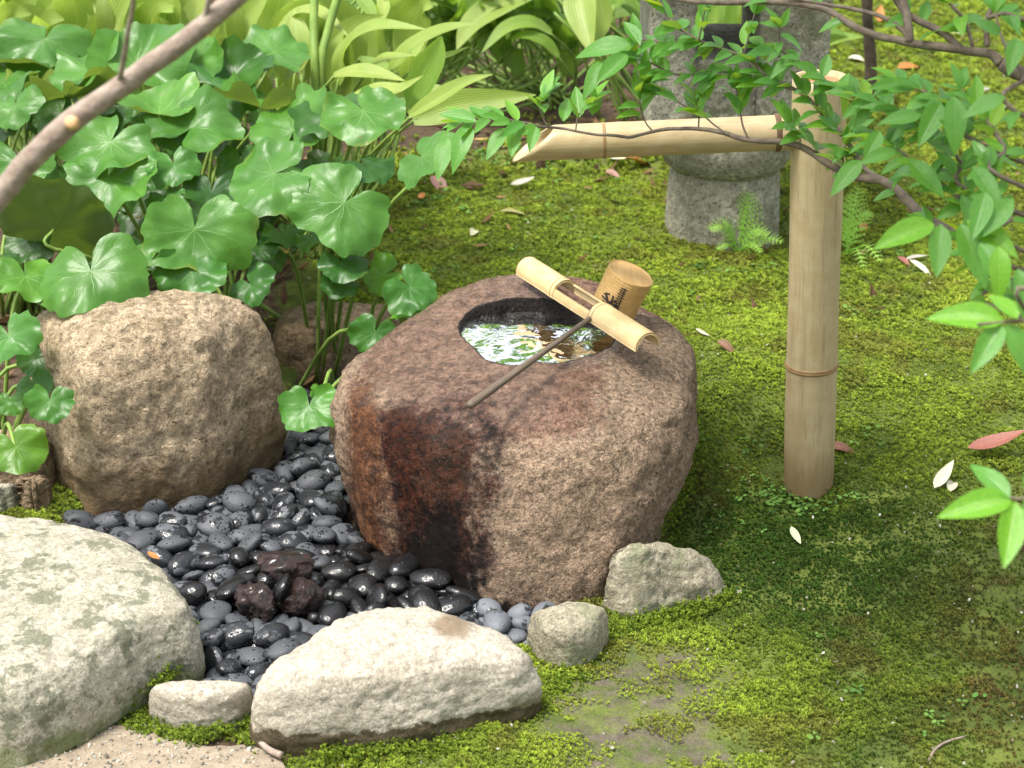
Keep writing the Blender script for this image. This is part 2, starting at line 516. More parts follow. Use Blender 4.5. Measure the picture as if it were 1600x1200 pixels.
MAT['node_ring'] = bamboo_mat('bamboo_node', (0.24, 0.15, 0.065), (0.34, 0.22, 0.10), 0.6, 0.4, 0.6)
MAT['node_dark'] = bamboo_mat('bamboo_node_dark', (0.09, 0.05, 0.025), (0.17, 0.10, 0.05), 0.6, 0.5, 0.7)
MAT['handle'] = bamboo_mat('weathered_wood', (0.085, 0.062, 0.042), (0.15, 0.112, 0.08), 1.6, 0.6, 0.55)
MAT['cup'] = bamboo_mat('ladle_cup_bamboo', (0.46, 0.275, 0.095), (0.56, 0.36, 0.145), 0.5, 0.25, 0.45)
MAT['bark'] = bamboo_mat('dark_bark_binding', (0.02, 0.014, 0.01), (0.04, 0.028, 0.02), 0.5, 0.3, 0.7)

def leaf_mat(name, top, top2, under, vein, nveins=9, rough=0.32, trans=0.35, fine=46.0, spec=0.5, stripes=False, vein_w=0.055, age=False):
    m, t, b, out = new_mat(name)
    uv = N(t, 'ShaderNodeUVMap').outputs[0]
    s = N(t, 'ShaderNodeSeparateXYZ', {0: uv})
    oi = N(t, 'ShaderNodeObjectInfo')
    v = objco(t)
    back = N(t, 'ShaderNodeNewGeometry').outputs['Backfacing']
    nb = noise(t, v, 18.0, 4, 0.6)
    c = mix(t, smooth(t, nb, 0.3, 0.7), top, top2)
    x = s.outputs[0]; y = s.outputs[1]
    if stripes:      # parallel veins along the blade
        w = mth(t, 'ABSOLUTE', mth(t, 'SUBTRACT', mth(t, 'FRACT', mth(t, 'MULTIPLY', x, float(nveins))), 0.5))
        vm = smooth(t, w, 0.0, 0.4, 0.6, 0.0)
        mid = smooth(t, mth(t, 'ABSOLUTE', mth(t, 'SUBTRACT', x, 0.5)), 0.0, 0.05, 0.7, 0.0)
        vm2 = mth(t, 'MAXIMUM', mth(t, 'MULTIPLY', vm, 0.85), mid)
    elif nveins > 0:  # veins fanning out from the stalk; x is the angle, y the distance
        ph = mth(t, 'ADD', mth(t, 'MULTIPLY', x, float(nveins)), mth(t, 'MULTIPLY', mth(t, 'SUBTRACT', noise(t, v, 24.0, 3), 0.5), 1.0))
        w = mth(t, 'MULTIPLY', mth(t, 'ABSOLUTE', mth(t, 'SUBTRACT', mth(t, 'FRACT', ph), 0.5)), mth(t, 'ADD', y, 0.02))
        fade = smooth(t, y, 0.15, 0.85, 0.9, 0.08)
        main = mth(t, 'MULTIPLY', mth(t, 'MULTIPLY', smooth(t, w, vein_w * 0.25, vein_w, 1.0, 0.0), fade), smooth(t, mth(t, 'ABSOLUTE', mth(t, 'SUBTRACT', x, 0.5)), 0.16, 0.42, 1.0, 0.25))
        ph2 = mth(t, 'ADD', mth(t, 'MULTIPLY', x, float(nveins) * 3.0), mth(t, 'MULTIPLY', noise(t, v, 40.0, 3), 1.4))
        w2 = mth(t, 'ABSOLUTE', mth(t, 'SUBTRACT', mth(t, 'FRACT', ph2), 0.5))
        sec = mth(t, 'MULTIPLY', smooth(t, w2, 0.02, 0.12, 0.16, 0.0), smooth(t, y, 0.3, 0.6))
        vm = vm2 = mth(t, 'MAXIMUM', main, sec)
    else:            # one midrib, fine side veins
        mid = smooth(t, mth(t, 'ABSOLUTE', mth(t, 'SUBTRACT', x, 0.5)), 0.0, 0.04, 0.8, 0.0)
        sv = mth(t, 'FRACT', mth(t, 'ADD', mth(t, 'MULTIPLY', y, 9.0), mth(t, 'MULTIPLY', mth(t, 'ABSOLUTE', mth(t, 'SUBTRACT', x, 0.5)), -5.0)))
        vm = vm2 = mth(t, 'MAXIMUM', mid, smooth(t, mth(t, 'ABSOLUTE', mth(t, 'SUBTRACT', sv, 0.5)), 0.0, 0.1, 0.25, 0.0))
    c = mix(t, vm2, c, vein)
    if age:      # insect spots and yellowing margins, more on some leaves than others
        r_ = oi.outputs['Random']
        pv = N(t, 'ShaderNodeVectorMath', {0: v, 1: N(t, 'ShaderNodeCombineXYZ', {0: mth(t, 'MULTIPLY', r_, 9.0)}).outputs[0]}, operation='ADD').outputs[0]
        sp = noise(t, pv, 55.0, 3, 0.6)
        c = mix(t, mth(t, 'MULTIPLY', smooth(t, sp, 0.70, 0.73), smooth(t, r_, 0.3, 0.6)), c, (0.16, 0.10, 0.03))
        ed = mth(t, 'ADD', y, mth(t, 'MULTIPLY', mth(t, 'SUBTRACT', noise(t, pv, 16.0, 3), 0.5), 0.7))
        c = mix(t, mth(t, 'MULTIPLY', smooth(t, ed, 0.95, 1.15), smooth(t, r_, 0.45, 1.0, 0, 0.8)), c, (0.26, 0.28, 0.05))
        tone = noise(t, pv, 4.0, 2)
        c = mix(t, smooth(t, tone, 0.35, 0.65, 0, 0.45), c, (0.030, 0.105, 0.018))
    cu = mix(t, mth(t, 'MULTIPLY', vm2, 0.7), under, [min(1, a * 1.5) for a in under])
    c = mix(t, back, c, cu)
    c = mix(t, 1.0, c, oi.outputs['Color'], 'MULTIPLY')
    t.links.new(c, b.inputs['Base Color'])
    t.links.new(mth(t, 'ADD', rough, mth(t, 'MULTIPLY', back, 0.3)), b.inputs['Roughness'])
    b.inputs['Specular IOR Level'].default_value = spec
    n = bump(t, mth(t, 'ADD', mth(t, 'MULTIPLY', vm, -0.6), mth(t, 'MULTIPLY', noise(t, v, fine, 3), 0.8)), 0.22, 0.006)
    t.links.new(n, b.inputs['Normal'])
    tr = N(t, 'ShaderNodeBsdfTranslucent', {'Color': mix(t, 1.0, mix(t, 0.4, c, (0.28, 0.42, 0.05)), (1.4, 1.4, 1.0), 'MULTIPLY'), 'Normal': n})
    ms = N(t, 'ShaderNodeMixShader', {0: trans, 1: b.outputs[0], 2: tr.outputs[0]})
    t.links.new(ms.outputs[0], out.inputs['Surface'])
    return m
MAT['leopard'] = leaf_mat('leopard_plant_leaf', (0.053, 0.160, 0.020), (0.085, 0.222, 0.030), (0.10, 0.15, 0.04), (0.15, 0.30, 0.08), 9, 0.37, 0.27, spec=0.34, vein_w=0.024, age=True)
MAT['iron'] = leaf_mat('cast_iron_plant_leaf', (0.22, 0.34, 0.055), (0.30, 0.405, 0.08), (0.20, 0.31, 0.045), (0.44, 0.51, 0.17), 13, 0.38, 0.48, 40.0, 0.4, True)
MAT['shrub_leaf'] = leaf_mat('shrub_leaf', (0.085, 0.265, 0.04), (0.125, 0.335, 0.05), (0.18, 0.32, 0.045), (0.18, 0.35, 0.08), 0, 0.26, 0.42, 60.0, 0.5)
MAT['fern'] = leaf_mat('fern_leaf', (0.16, 0.34, 0.06), (0.24, 0.44, 0.09), (0.2, 0.36, 0.07), (0.2, 0.3, 0.1), 0, 0.55, 0.4)
MAT['litter'] = leaf_mat('fallen_leaf', (0.9, 0.9, 0.9), (0.7, 0.7, 0.7), (0.85, 0.85, 0.85), (0.95, 0.9, 0.8), 0, 0.5, 0.08)

def plain(name, c1, c2, scale=30.0, rough=0.7, bm=0.3):
    m, t, b, out = new_mat(name)
    v = objco(t)
    n = noise(t, v, scale, 5, 0.65)
    t.links.new(mix(t, smooth(t, n, 0.3, 0.7), c1, c2), b.inputs['Base Color'])
    b.inputs['Roughness'].default_value = rough
    b.inputs['Specular IOR Level'].default_value = 0.3
    t.links.new(bump(t, n, bm, 0.004), b.inputs['Normal'])
    return m
MAT['stalk'] = plain('green_stalk', (0.13, 0.22, 0.04), (0.22, 0.32, 0.07), 20, 0.5, 0.1)
MAT['bark_grey'] = plain('grey_brown_bark', (0.22, 0.165, 0.13), (0.36, 0.29, 0.24), 75, 0.85, 0.9)
MAT['bark_brown'] = plain('brown_bark', (0.10, 0.078, 0.057), (0.19, 0.15, 0.11), 70, 0.85, 0.5)
MAT['bark_dark'] = plain('dark_bark', (0.045, 0.033, 0.026), (0.10, 0.075, 0.055), 70, 0.85, 0.5)
MAT['cut_wood'] = plain('cut_wood', (0.55, 0.33, 0.14), (0.65, 0.45, 0.24), 60, 0.7, 0.2)
MAT['grit'] = plain('pale_grit', (0.30, 0.27, 0.22), (0.60, 0.57, 0.5), 10, 0.8, 0.2)
MAT['soil_dark'] = plain('dark_wet_soil', (0.012, 0.010, 0.008), (0.03, 0.024, 0.018), 90, 0.7, 0.8)

def tuft_mat(name, lo, hi, dry, scale=7.0):
    m, t, b, out = new_mat(name)
    oi = N(t, 'ShaderNodeObjectInfo')
    tint = attr(t, 'tint', 'INSTANCER')
    brown = attr(t, 'brown', 'INSTANCER')
    r = oi.outputs['Random']
    c = mix(t, tint, lo, hi)
    c = mix(t, brown, c, dry)
    c = N(t, 'ShaderNodeVectorMath', {0: c, 3: mth(t, 'ADD', 0.6, mth(t, 'MULTIPLY', r, 0.8))}, operation='SCALE').outputs[0]
    t.links.new(c, b.inputs['Base Color'])
    b.inputs['Roughness'].default_value = 0.7
    b.inputs['Specular IOR Level'].default_value = 0.2
    tr = N(t, 'ShaderNodeBsdfTranslucent', {'Color': c})
    ms = N(t, 'ShaderNodeMixShader', {0: 0.42, 1: b.outputs[0], 2: tr.outputs[0]})
    t.links.new(ms.outputs[0], out.inputs['Surface'])
    return m
MAT['moss'] = tuft_mat('moss', (0.05, 0.115, 0.014), (0.345, 0.44, 0.05), (0.17, 0.115, 0.04))
MAT['clover'] = tuft_mat('small_round_leaves', (0.10, 0.23, 0.05), (0.20, 0.36, 0.07), (0.3, 0.25, 0.1))
MAT['gritspeck'] = tuft_mat('grit_specks', (0.32, 0.28, 0.22), (0.72, 0.70, 0.62), (0.3, 0.2, 0.1))
MAT['debris'] = tuft_mat('leaf_debris', (0.07, 0.04, 0.02), (0.28, 0.18, 0.10), (0.35, 0.2, 0.1))
# ------------------------------------------------------------------ the lie of the land
def in_poly(x, y, P):
    x = np.asarray(x, float); y = np.asarray(y, float)
    r = np.zeros(x.shape, bool)
    n = len(P)
    for i in range(n):
        x1, y1 = P[i]; x2, y2 = P[(i + 1) % n]
        with np.errstate(divide='ignore', invalid='ignore'):
            c = ((y1 > y) != (y2 > y)) & (x < (x2 - x1) * (y - y1) / (y2 - y1 + 1e-12) + x1)
        r ^= c
    return r

def poly_dist(x, y, P):
    """signed distance, negative inside"""
    x = np.asarray(x, float); y = np.asarray(y, float)
    d = np.full(x.shape, 1e9)
    n = len(P)
    for i in range(n):
        a = np.array(P[i]); b = np.array(P[(i + 1) % n])
        e = b - a
        t = np.clip(((x - a[0]) * e[0] + (y - a[1]) * e[1]) / (e @ e + 1e-12), 0, 1)
        d = np.minimum(d, np.hypot(x - a[0] - t * e[0], y - a[1] - t * e[1]))
    return np.where(in_poly(x, y, P), -d, d)

def px_poly(L, z=0.0):
    return [tuple(at_z(u, v, z)[:2]) for u, v in L]

BED = px_poly([(85, 800), (380, 745), (430, 660), (500, 560), (560, 590), (560, 800), (640, 865), (740, 930), (860, 950), (870, 1010),
               (760, 1010), (480, 1000), (400, 1110), (300, 1100), (230, 900)])
SOIL = px_poly([(870, 1080), (930, 1020), (1010, 1005), (1100, 1010), (1150, 1060), (1130, 1130), (1170, 1215), (860, 1215), (840, 1140)])
PATH = px_poly([(-80, 1195), (60, 1175), (170, 1140), (240, 1140), (310, 1160), (400, 1165), (430, 1180), (430, 1290), (-80, 1290)])

def terrain(x, y):
    x = np.asarray(x, float); y = np.asarray(y, float)
    h = 0.075 * sstep(2.95, 3.7, y) + 0.03 * np.maximum(0, y - 3.7) * 0.6
    h = h + 0.115 * np.exp(-((x - 0.42) / 0.26) ** 2 - ((y - 3.13) / 0.20) ** 2)
    h = h + 0.05 * np.exp(-((x - 0.85) / 0.25) ** 2 - ((y - 3.2) / 0.3) ** 2)
    h = h + 0.03 * np.exp(-((x - 0.30) / 0.10) ** 2 - ((y - 2.78) / 0.12) ** 2)
    h = h + 0.055 * np.exp(-((x - 0.36) / 0.10) ** 2 - ((y - 2.95) / 0.13) ** 2)
    h = h - 0.035 * np.exp(-((x - 0.43) / 0.05) ** 2 - ((y - 2.86) / 0.05) ** 2)
    h = h + 0.03 * np.exp(-((x - 0.72) / 0.22) ** 2 - ((y - 2.02) / 0.16) ** 2)
    P = np.stack([x.ravel(), y.ravel(), np.zeros(x.size)], 1)
    n = fbm(P, 3.2, 3, seed=3).reshape(x.shape) * 0.018 + fbm(P, 14.0, 3, seed=8).reshape(x.shape) * 0.007
    far = sstep(3.0, 4.5, y)
    n = n * (1 + 0.8 * far)
    bare = 1 - sstep(-0.05, 0.05, poly_dist(x, y, SOIL))
    pth = 1 - sstep(-0.04, 0.04, poly_dist(x, y, PATH))
    h = h + n * (1 - 0.75 * np.maximum(bare, pth)) 
    bed = 1 - sstep(-0.03, 0.03, poly_dist(x, y, BED))
    return h * (1 - bed) - 0.022 * bed

def on_ground(u, v, lift=0.0):
    z = 0.0
    for _ in range(12):
        p = at_z(u, v, z)
        z = 0.5 * z + 0.5 * (float(terrain(np.array([p.x]), np.array([p.y]))[0]) + lift)
    return at_z(u, v, z)

def axis(bands):
    out = []
    for a, b, s in bands:
        out += list(np.arange(a, b, s))
    return np.array(out + [bands[-1][1]])
gx = axis([(-60, -8, 6.5), (-8, -2.4, 0.35), (-2.4, -1.4, 0.06), (-1.4, 1.6, 0.02), (1.6, 2.6, 0.06), (2.6, 8, 0.35), (8, 60, 6.5)])
gy = axis([(-20, -2, 3.0), (-2, 1.6, 0.3), (1.6, 4.2, 0.02), (4.2, 7.0, 0.05), (7, 12, 0.4), (12, 120, 9)])
GX, GY = np.meshgrid(gx, gy)
GZ = terrain(GX, GY)
GZ = np.where(GY > 7, GZ[np.argmin(np.abs(gy - 7))][None, :] + 0.01 * (GY - 7), GZ)
gsoil = 1 - sstep(-0.05, 0.06, poly_dist(GX, GY, SOIL))
gpath = 1 - sstep(-0.02, 0.04, poly_dist(GX, GY, PATH))
gbed = 1 - sstep(-0.02, 0.02, poly_dist(GX, GY, BED))
brown_right = sstep(0.62, 0.95, GX) * (1 - sstep(2.5, 2.9, GY))
green = 0.75 - 0.24 * gsoil - 0.7 * gpath - 0.8 * gbed - 0.28 * brown_right
under = (1 - sstep(-0.62, -0.35, GX)) * sstep(2.8, 3.0, GY) + sstep(4.2, 4.5, GY) * (1 - sstep(0.6, 0.9, GX))
green = green - 0.8 * np.clip(under, 0, 1)
ground = mesh_obj('ground', np.stack([GX.ravel(), GY.ravel(), GZ.ravel()], 1), grid_faces(len(gy), len(gx), False), MAT['ground'],
                  attrs={'soil': gsoil.ravel(), 'green': green.ravel()})
tag(ground, kind='structure')

def patch_sheet(name, P, z_off, mat, step=0.02, label=None):
    P = closed_spline(np.array(P), 120)
    P = P + np.stack([fbm(np.c_[P, np.zeros(len(P))], 20, 3, seed=2), fbm(np.c_[P, np.zeros(len(P))], 20, 3, seed=5)], 1) * 0.02
    c = P.mean(0)
    V, nr = [], 14
    for i in range(nr):
        s = i / (nr - 1)
        V.append(c + (P - c) * s)
    V = np.vstack(V)
    z = terrain(V[:, 0], V[:, 1]) + z_off
    F = grid_faces(nr, 120, True)
    o = mesh_obj(name, np.c_[V, z], F, mat)
    return tag(o, kind='structure')
path = patch_sheet('path', PATH, 0.006, MAT['path'])

# ------------------------------------------------------------------ stones
STONE_PLANS = []

def rings_to_mesh(rings, nseg, nu, rough, seed, fine=0.0):
    """rings: list of (nu,3) arrays from bottom to the last; closed by a point"""
    R = np.array(rings)                                    # K,nu,3
    K = len(R)
    S = open_spline(R.reshape(K, -1), (K - 1) * nseg + 1).reshape(-1, nu, 3)
    return S

def displace(V, Nrm, amp, scale, seed, oct_=4):
    d = fbm(V, scale, oct_, 0.55, seed)
    return V + Nrm * (d * amp)[:, None]

def grid_normals(S):
    du = np.roll(S, -1, 1) - np.roll(S, 1, 1)
    dv = np.gradient(S, axis=0)
    n = np.cross(du, dv)
    ln = np.linalg.norm(n, axis=2)[..., None]
    return n / np.maximum(ln, 1e-9)

def stone(name, plan, h, mat, label, cat='stone', group=None, prof=None, nu=96, nseg=5, amp=0.010, amp2=0.004, seed=1, tilt=(0, 0), base=-0.06,
          top_shift=(0, 0), facets=0.0, masks=None, dome=0.05, loc_z=0.0):
    """plan: picture points with the height each one stands at (u, v, z): together they give the stone's outline on the ground"""
    P = np.array([list(at_z(u, v, z)[:2]) for u, v, z in plan])
    c = P.mean(0)
    ring = by_angle(P, c, nu)
    STONE_PLANS.append(ring[::6].tolist())
    prof = prof or [(0.93, -0.4), (0.99, 0.0), (1.0, 0.3), (0.985, 0.6), (0.93, 0.83), (0.80, 0.95), (0.55, 1.0), (0.25, 1.02)]
    rings = []
    for s, f in prof:
        z = base if f < 0 else f * h
        sh = np.array(top_shift) * max(f, 0)
        xy = c + (ring - c) * s + sh
        zz = z + (tilt[0] * (xy[:, 0] - c[0]) + tilt[1] * (xy[:, 1] - c[1])) * max(f, 0)
        rings.append(np.c_[xy, zz])
    S = rings_to_mesh(rings, nseg, nu, 0, seed)
    Nn = grid_normals(S)
    V = S.reshape(-1, 3); NV = Nn.reshape(-1, 3)
    size = np.ptp(P[:, 0])
    if facets:
        rng = np.random.default_rng(seed)
        D = rng.normal(size=(14, 3)); D /= np.linalg.norm(D, axis=1)[:, None]
        cc = np.array([c[0], c[1], h * 0.4])
        for d in D:
            lim = (np.max((V - cc) @ d)) * rng.uniform(0.78, 0.92)
            over = np.maximum(0, (V - cc) @ d - lim)
            V = V - over[:, None] * d * facets
    V = displace(V, NV, amp, 2.2 / max(size, 0.05), seed, 4)
    V = displace(V, NV, amp2, 12.0 / max(size, 0.05), seed + 5, 4)
    V = V - NV * (np.abs(fbm(V, 45.0, 3, .6, seed + 9)) * min(.007, size * .02))[:, None]
    nr = len(S)
    tip = V[-nu:].mean(0) + np.array([0, 0, h * 0.01])
    V = np.vstack([V, tip])
    F = grid_faces(nr, nu, True) + [((nr - 1) * nu + k, (nr - 1) * nu + (k + 1) % nu, nr * nu) for k in range(nu)]
    V[:, 2] += loc_z
    at = {}
    if masks:
        for k, fn in masks.items():
            at[k] = np.clip(fn(V[:, 0], V[:, 1], V[:, 2]), 0, 1.2)
    o = mesh_obj(name, V, F, mat, loc=(c[0], c[1], loc_z), attrs=at)
    tag(o, label, cat, group)
    return o

# --- the water basin: rings given as plan points at each height, then the hollow
NU = 200
BC = np.array([0.033, 2.775])
def ring(L, z=None):
    A = np.array([(p[0], p[1], p[2] if len(p) > 2 else z) for p in L], float)
    return by_angle(A, BC, NU)
R0 = ring([(.25,2.74),(.255,2.85),(.2,2.95),(.08,3.0),(-.08,2.96),(-.2,2.86),(-.26,2.74),(-.215,2.63),(-.16,2.575),(-.10,2.515),(-.05,2.468),(.03,2.43),(.13,2.445),(.2,2.55)], -.06)
R1 = ring([(.27,2.74),(.27,2.85),(.21,2.96),(.09,3.015),(-.08,2.98),(-.21,2.87),(-.272,2.74),(-.228,2.625),(-.165,2.56),(-.10,2.497),(-.04,2.452),(.04,2.425),(.14,2.44),(.215,2.55)], .05)
R2 = ring([(.288,2.73),(.292,2.86),(.235,2.97),(.10,3.03),(-.08,3.0),(-.22,2.88),(-.283,2.735),(-.245,2.63),(-.175,2.56),(-.09,2.497),(0,2.457),(.1,2.447),(.2,2.50),(.262,2.61)], .14)
R3 = ring([(.292,2.77),(.29,2.87),(.235,2.96),(.10,3.025),(-.08,2.99),(-.205,2.88),(-.268,2.76),(-.252,2.66),(-.185,2.585),(-.09,2.528),(.0,2.495),(.1,2.49),(.2,2.54),(.266,2.64)], .222)
R4 = ring([(.276,2.79,.253),(.274,2.853,.257),(.228,2.92,.273),(.11,3.005,.289),(-.06,2.98,.289),(-.175,2.862,.274),(-.244,2.77,.244),(-.228,2.68,.243),(-.160,2.613,.251),(-.08,2.572,.257),(0,2.553,.258),(.1,2.55,.255),(.188,2.585,.253),(.248,2.682,.252)])
R5 = ring([(.235,2.79,.274),(.235,2.84,.28),(.195,2.89,.288),(.1,2.965,.305),(-.04,2.95,.305),(-.14,2.85,.290),(-.185,2.77,.267),(-.17,2.69,.264),(-.115,2.645,.270),(-.06,2.625,.273),(0,2.61,.273),(.1,2.605,.271),(.165,2.64,.272),(.21,2.7,.273)])
rim_px = [(718,514,.2855),(728,493,.291),(752,479,.297),(772,474,.3),(795,468,.3015),(840,467,.303),(868,470,.3025),(885,475,.301),(930,488,.296),(958,512,.290),(951,540,.285),(905,559,.2825),(870,567,.282),(835,566,.2812),(800,570,.280),(762,563,.2785),(742,546,.281),(726,531,.284)]
RIM = ring([tuple(at_z(u, v, z)) for u, v, z in rim_px])
def shrink(Rg, s, dz, zmul=1.0, zset=None):
    A = Rg.copy(); A[:, :2] = BC + (A[:, :2] - BC) * s
    A[:, 2] = (A[:, 2] + dz) if zset is None else zset
    return A
rim_out = RIM.copy(); rim_out[:, :2] = BC + (rim_out[:, :2] - BC) * 1.05; rim_out[:, 2] += 0.0005
outer = [R0, R1, R2, R3, R4, R5, rim_out]
S = rings_to_mesh(outer, 14, NU, 0, 1)
inner = [RIM, shrink(RIM, .985, -.008), shrink(RIM, .97, 0, zset=.255), shrink(RIM, .92, 0, zset=.225), shrink(RIM, .75, 0, zset=.205), shrink(RIM, .4, 0, zset=.198), shrink(RIM, .12, 0, zset=.197)]
S2 = rings_to_mesh(inner, 4, NU, 0, 1)
S = np.concatenate([S, S2], 0)
Nn = grid_normals(S).reshape(-1, 3)
V = S.reshape(-1, 3)
rowi = np.repeat(np.arange(len(S)), NU)
n_out = 6 * 14 + 1
fadeR = np.where(rowi < n_out, 1 - 0.6 * sstep(5.2 * 14, 6 * 14, rowi), 0.40)
hi_top = sstep(.22, .27, V[:, 2])
V = V + Nn * (fbm(V, 6.0, 3, 0.5, 4) * 0.018 * fadeR * (1 - .5 * hi_top))[:, None]
V = V + Nn * ((np.abs(fbm(V, 16.0, 4, 0.6, 9)) - .25) * 0.011 * fadeR * (1 - .6 * hi_top))[:, None]
V = V + Nn * (fbm(V, 60.0, 3, 0.6, 12) * 0.0035 * np.maximum(fadeR, .3))[:, None]
x, y, z = V.T
# wet run: over the low front-left lip and down the face, rust to its left
front = 1 - sstep(2.68, 2.80, y)
down = np.clip((.27 - z) / .27, 0, 1)
jn = fbm(np.c_[x, y, z * .5], 11, 4, .6, 15)
edge = -.028 - .035 * down + .012 * np.sin(down * 9) + jn * .055          # right-hand edge of the wet
wet = sstep(edge + .035, edge - .045, x) * sstep(-.235 + jn * .12, -.10 + jn * .12, x) * front * sstep(.282, .225, z) * 1.1
wet = np.maximum(wet, .62 * sstep(-.17, -.09, x + jn * .06) * sstep(edge + .06, edge - .0, x) * (1 - sstep(2.62, 2.72, y)) * sstep(.292, .262, z))
black = np.exp(-((x - (-.098 - .01 * down)) / (.045 + .035 * down)) ** 2) * sstep(.24, .04, z) * front * 1.1
black = np.maximum(black, .42 * np.exp(-((x + .03) / .03) ** 2) * front * sstep(.16, .215, z) * sstep(.272, .25, z))
black = np.maximum(black, .6 * sstep(.05, -.01, z) * (x < .08))
rust = sstep(-.09, -.15, x) * sstep(-.29, -.22, x) * front * sstep(.28, .22, z) * .72 + .5 * np.exp(-((x - .028 - .004 * np.sin(z * 60)) / .006) ** 2) * front * sstep(.26, .2, z) + .3 * np.exp(-((x + .24) / .03) ** 2)
rimd = np.hypot((x - BC[0]) / .125, (y - BC[1]) / .105)
pink = hi_top * (.95 - .7 * sstep(.07, .17, x) * (1 - sstep(2.82, 2.95, y))) + .25 * np.exp(-((x + .02) / .12) ** 2) * front
damp = hi_top * sstep(.14, .0, x) * .8 + rust * .35 + np.exp(-((rimd - 1.0) / .13) ** 2)
inside = (rowi >= n_out)
black = np.where(inside, .95, black)
damp = np.where(inside, 1.0, damp)
nr = len(S)
V = np.vstack([V, [[BC[0], BC[1], .197]]])
pad = lambda a: np.append(np.clip(a, 0, 1.2), 0)
F = grid_faces(nr, NU, True) + [((nr - 1) * NU + k, (nr - 1) * NU + (k + 1) % NU, nr * NU) for k in range(NU)]
STONE_PLANS.append(R2[::8, :2].tolist())
basin = mesh_obj('water_basin', V, F, MAT['basin'], loc=(BC[0], BC[1], 0),
                 attrs={'wet': pad(wet), 'black': pad(black), 'rust': pad(rust), 'pink': pad(pink), 'damp': pad(damp)})
tag(basin, 'big reddish granite basin with a carved water bowl and dark wet front', 'water basin')

# water in the bowl
def water_sheet():
    A = RIM.copy(); A[:, 2] = .2865
    A[:, :2] = BC + (A[:, :2] - BC) * 1.015
    V, n = [], 26
    for i in range(n):
        V.append(np.c_[BC + (A[:, :2] - BC) * (i / (n - 1) if i else 0.01), np.full(NU, .2795 + 0.0005)])
    V = np.vstack(V)
    d = np.hypot(V[:, 0] - .02, V[:, 1] - 2.76)
    V[:, 2] += .0003 * np.sin(d * 260) * np.exp(-d / .05) + fbm(V * [1, 1, 0], 40, 2, seed=6) * .0011
    return mesh_obj('water', V, grid_faces(n, NU, True), MAT['water'])
water = tag(water_sheet(), 'clear rippled water filling the bowl of the stone basin', None, None, 'structure')

# --- the other stones
left_boulder = stone('boulder', [(210, 803, 0), (330, 785, 0), (388, 752, .0), (430, 680, .06), (436, 610, .13), (420, 540, .2), (370, 468, .29), (250, 455, .30), (90, 490, .27),
      (42, 560, .2), (72, 680, .08), (95, 770, 0), (140, 800, 0)], .315, MAT['granite_tan'],
      'large rounded tan granite boulder under the big round leaves left of the basin', 'boulder', prof=[(0.90, -.4), (.97, 0), (1.02, .22), (1.01, .48), (.955, .72), (.84, .9), (.55, 1.0), (.2, 1.02)],
      amp=.02, amp2=.007, seed=21, nu=140, nseg=9, base=-.07, masks={'stain': lambda x, y, z: .75 * sstep(.20, .02, z) + .25 * sstep(.24, .3, z), 'film': lambda x, y, z: .5 * sstep(.25, .31, z)})
stone('stone', [(440, 575, .02), (520, 590, .0), (600, 570, .0), (630, 520, .04), (600, 480, .09), (520, 476, .09), (450, 492, .08), (428, 540, .04)], .105, MAT['stone_brown'],
      'low brown stone behind the gap between the left boulder and the basin', seed=31, amp=.008)
stone('stepping_stone', [(-150, 1150, 0), (0, 1205, 0), (110, 1180, 0), (190, 1135, 0), (250, 1092, 0), (310, 1052, .02), (316, 985, .06), (275, 895, .10), (205, 842, .11), (110, 803, .12),
      (20, 790, .12), (-120, 800, .12), (-300, 900, .1), (-330, 1060, .02)], .135, MAT['granite_lichen'],
      'largest pale grey-green lichened stepping stone, cut off by the left edge of the photo', 'stepping stone', seed=41, amp=.012, amp2=.004, nu=140, nseg=7,
      prof=[(.97, -.4), (1.0, 0), (1.0, .3), (.985, .56), (.94, .78), (.85, .92), (.6, 1.0), (.25, 1.03)],
      masks={'film': lambda x, y, z: .62 * sstep(.075, .0, z) + .12, 'wet': lambda x, y, z: .8 * sstep(.02, -.005, z)})
stone('stepping_stone', [(400, 1165, 0), (500, 1175, 0), (640, 1165, 0), (745, 1148, 0), (815, 1120, .02), (850, 1070, .05), (838, 1025, .08), (790, 985, .09), (725, 950, .1), (640, 938, .1), (560, 945, .1),
      (490, 975, .1), (435, 1020, .09), (404, 1080, .05)], .115, MAT['granite_pale'],
      'pale cream stepping stone with a brown stain on top, in front of the black pebbles', 'stepping stone', seed=52, amp=.008, amp2=.004, nu=140, nseg=7,
      prof=[(.97, -.4), (1.0, 0), (1.0, .25), (.985, .48), (.94, .70), (.845, .89), (.6, 1.0), (.25, 1.05)],
      masks={'stain': lambda x, y, z: .95 * np.exp(-((x + .082) / .035) ** 2 - ((y - 2.205) / .05) ** 2) * (z > .08), 'wet': lambda x, y, z: 1.05 * sstep(.058, -.002, z),
             'film': lambda x, y, z: .55 * sstep(.06, .02, z) + .3 * sstep(-.04, .0, x) * sstep(.10, .05, z)})
stone('edging_stone', [(238, 1125, 0), (300, 1140, 0), (370, 1135, 0), (402, 1115, 0), (398, 1090, .03), (340, 1070, .045), (280, 1063, .05), (245, 1085, .03)], .055, MAT['granite_pale'],
      'small buff flat stone between the two stepping stones', seed=61, amp=.004, amp2=.002, nu=72)
stone('edging_stone', [(830, 1025, 0), (850, 1045, 0), (890, 1052, 0), (925, 1040, 0), (945, 1000, .02), (950, 962, .05), (915, 944, .06), (875, 948, .06), (838, 980, .04), (822, 1005, .01)], .07, MAT['granite_green'],
      'small grey-brown stone between the cream stepping stone and the angular rock', seed=66, amp=.006, amp2=.003, nu=72)
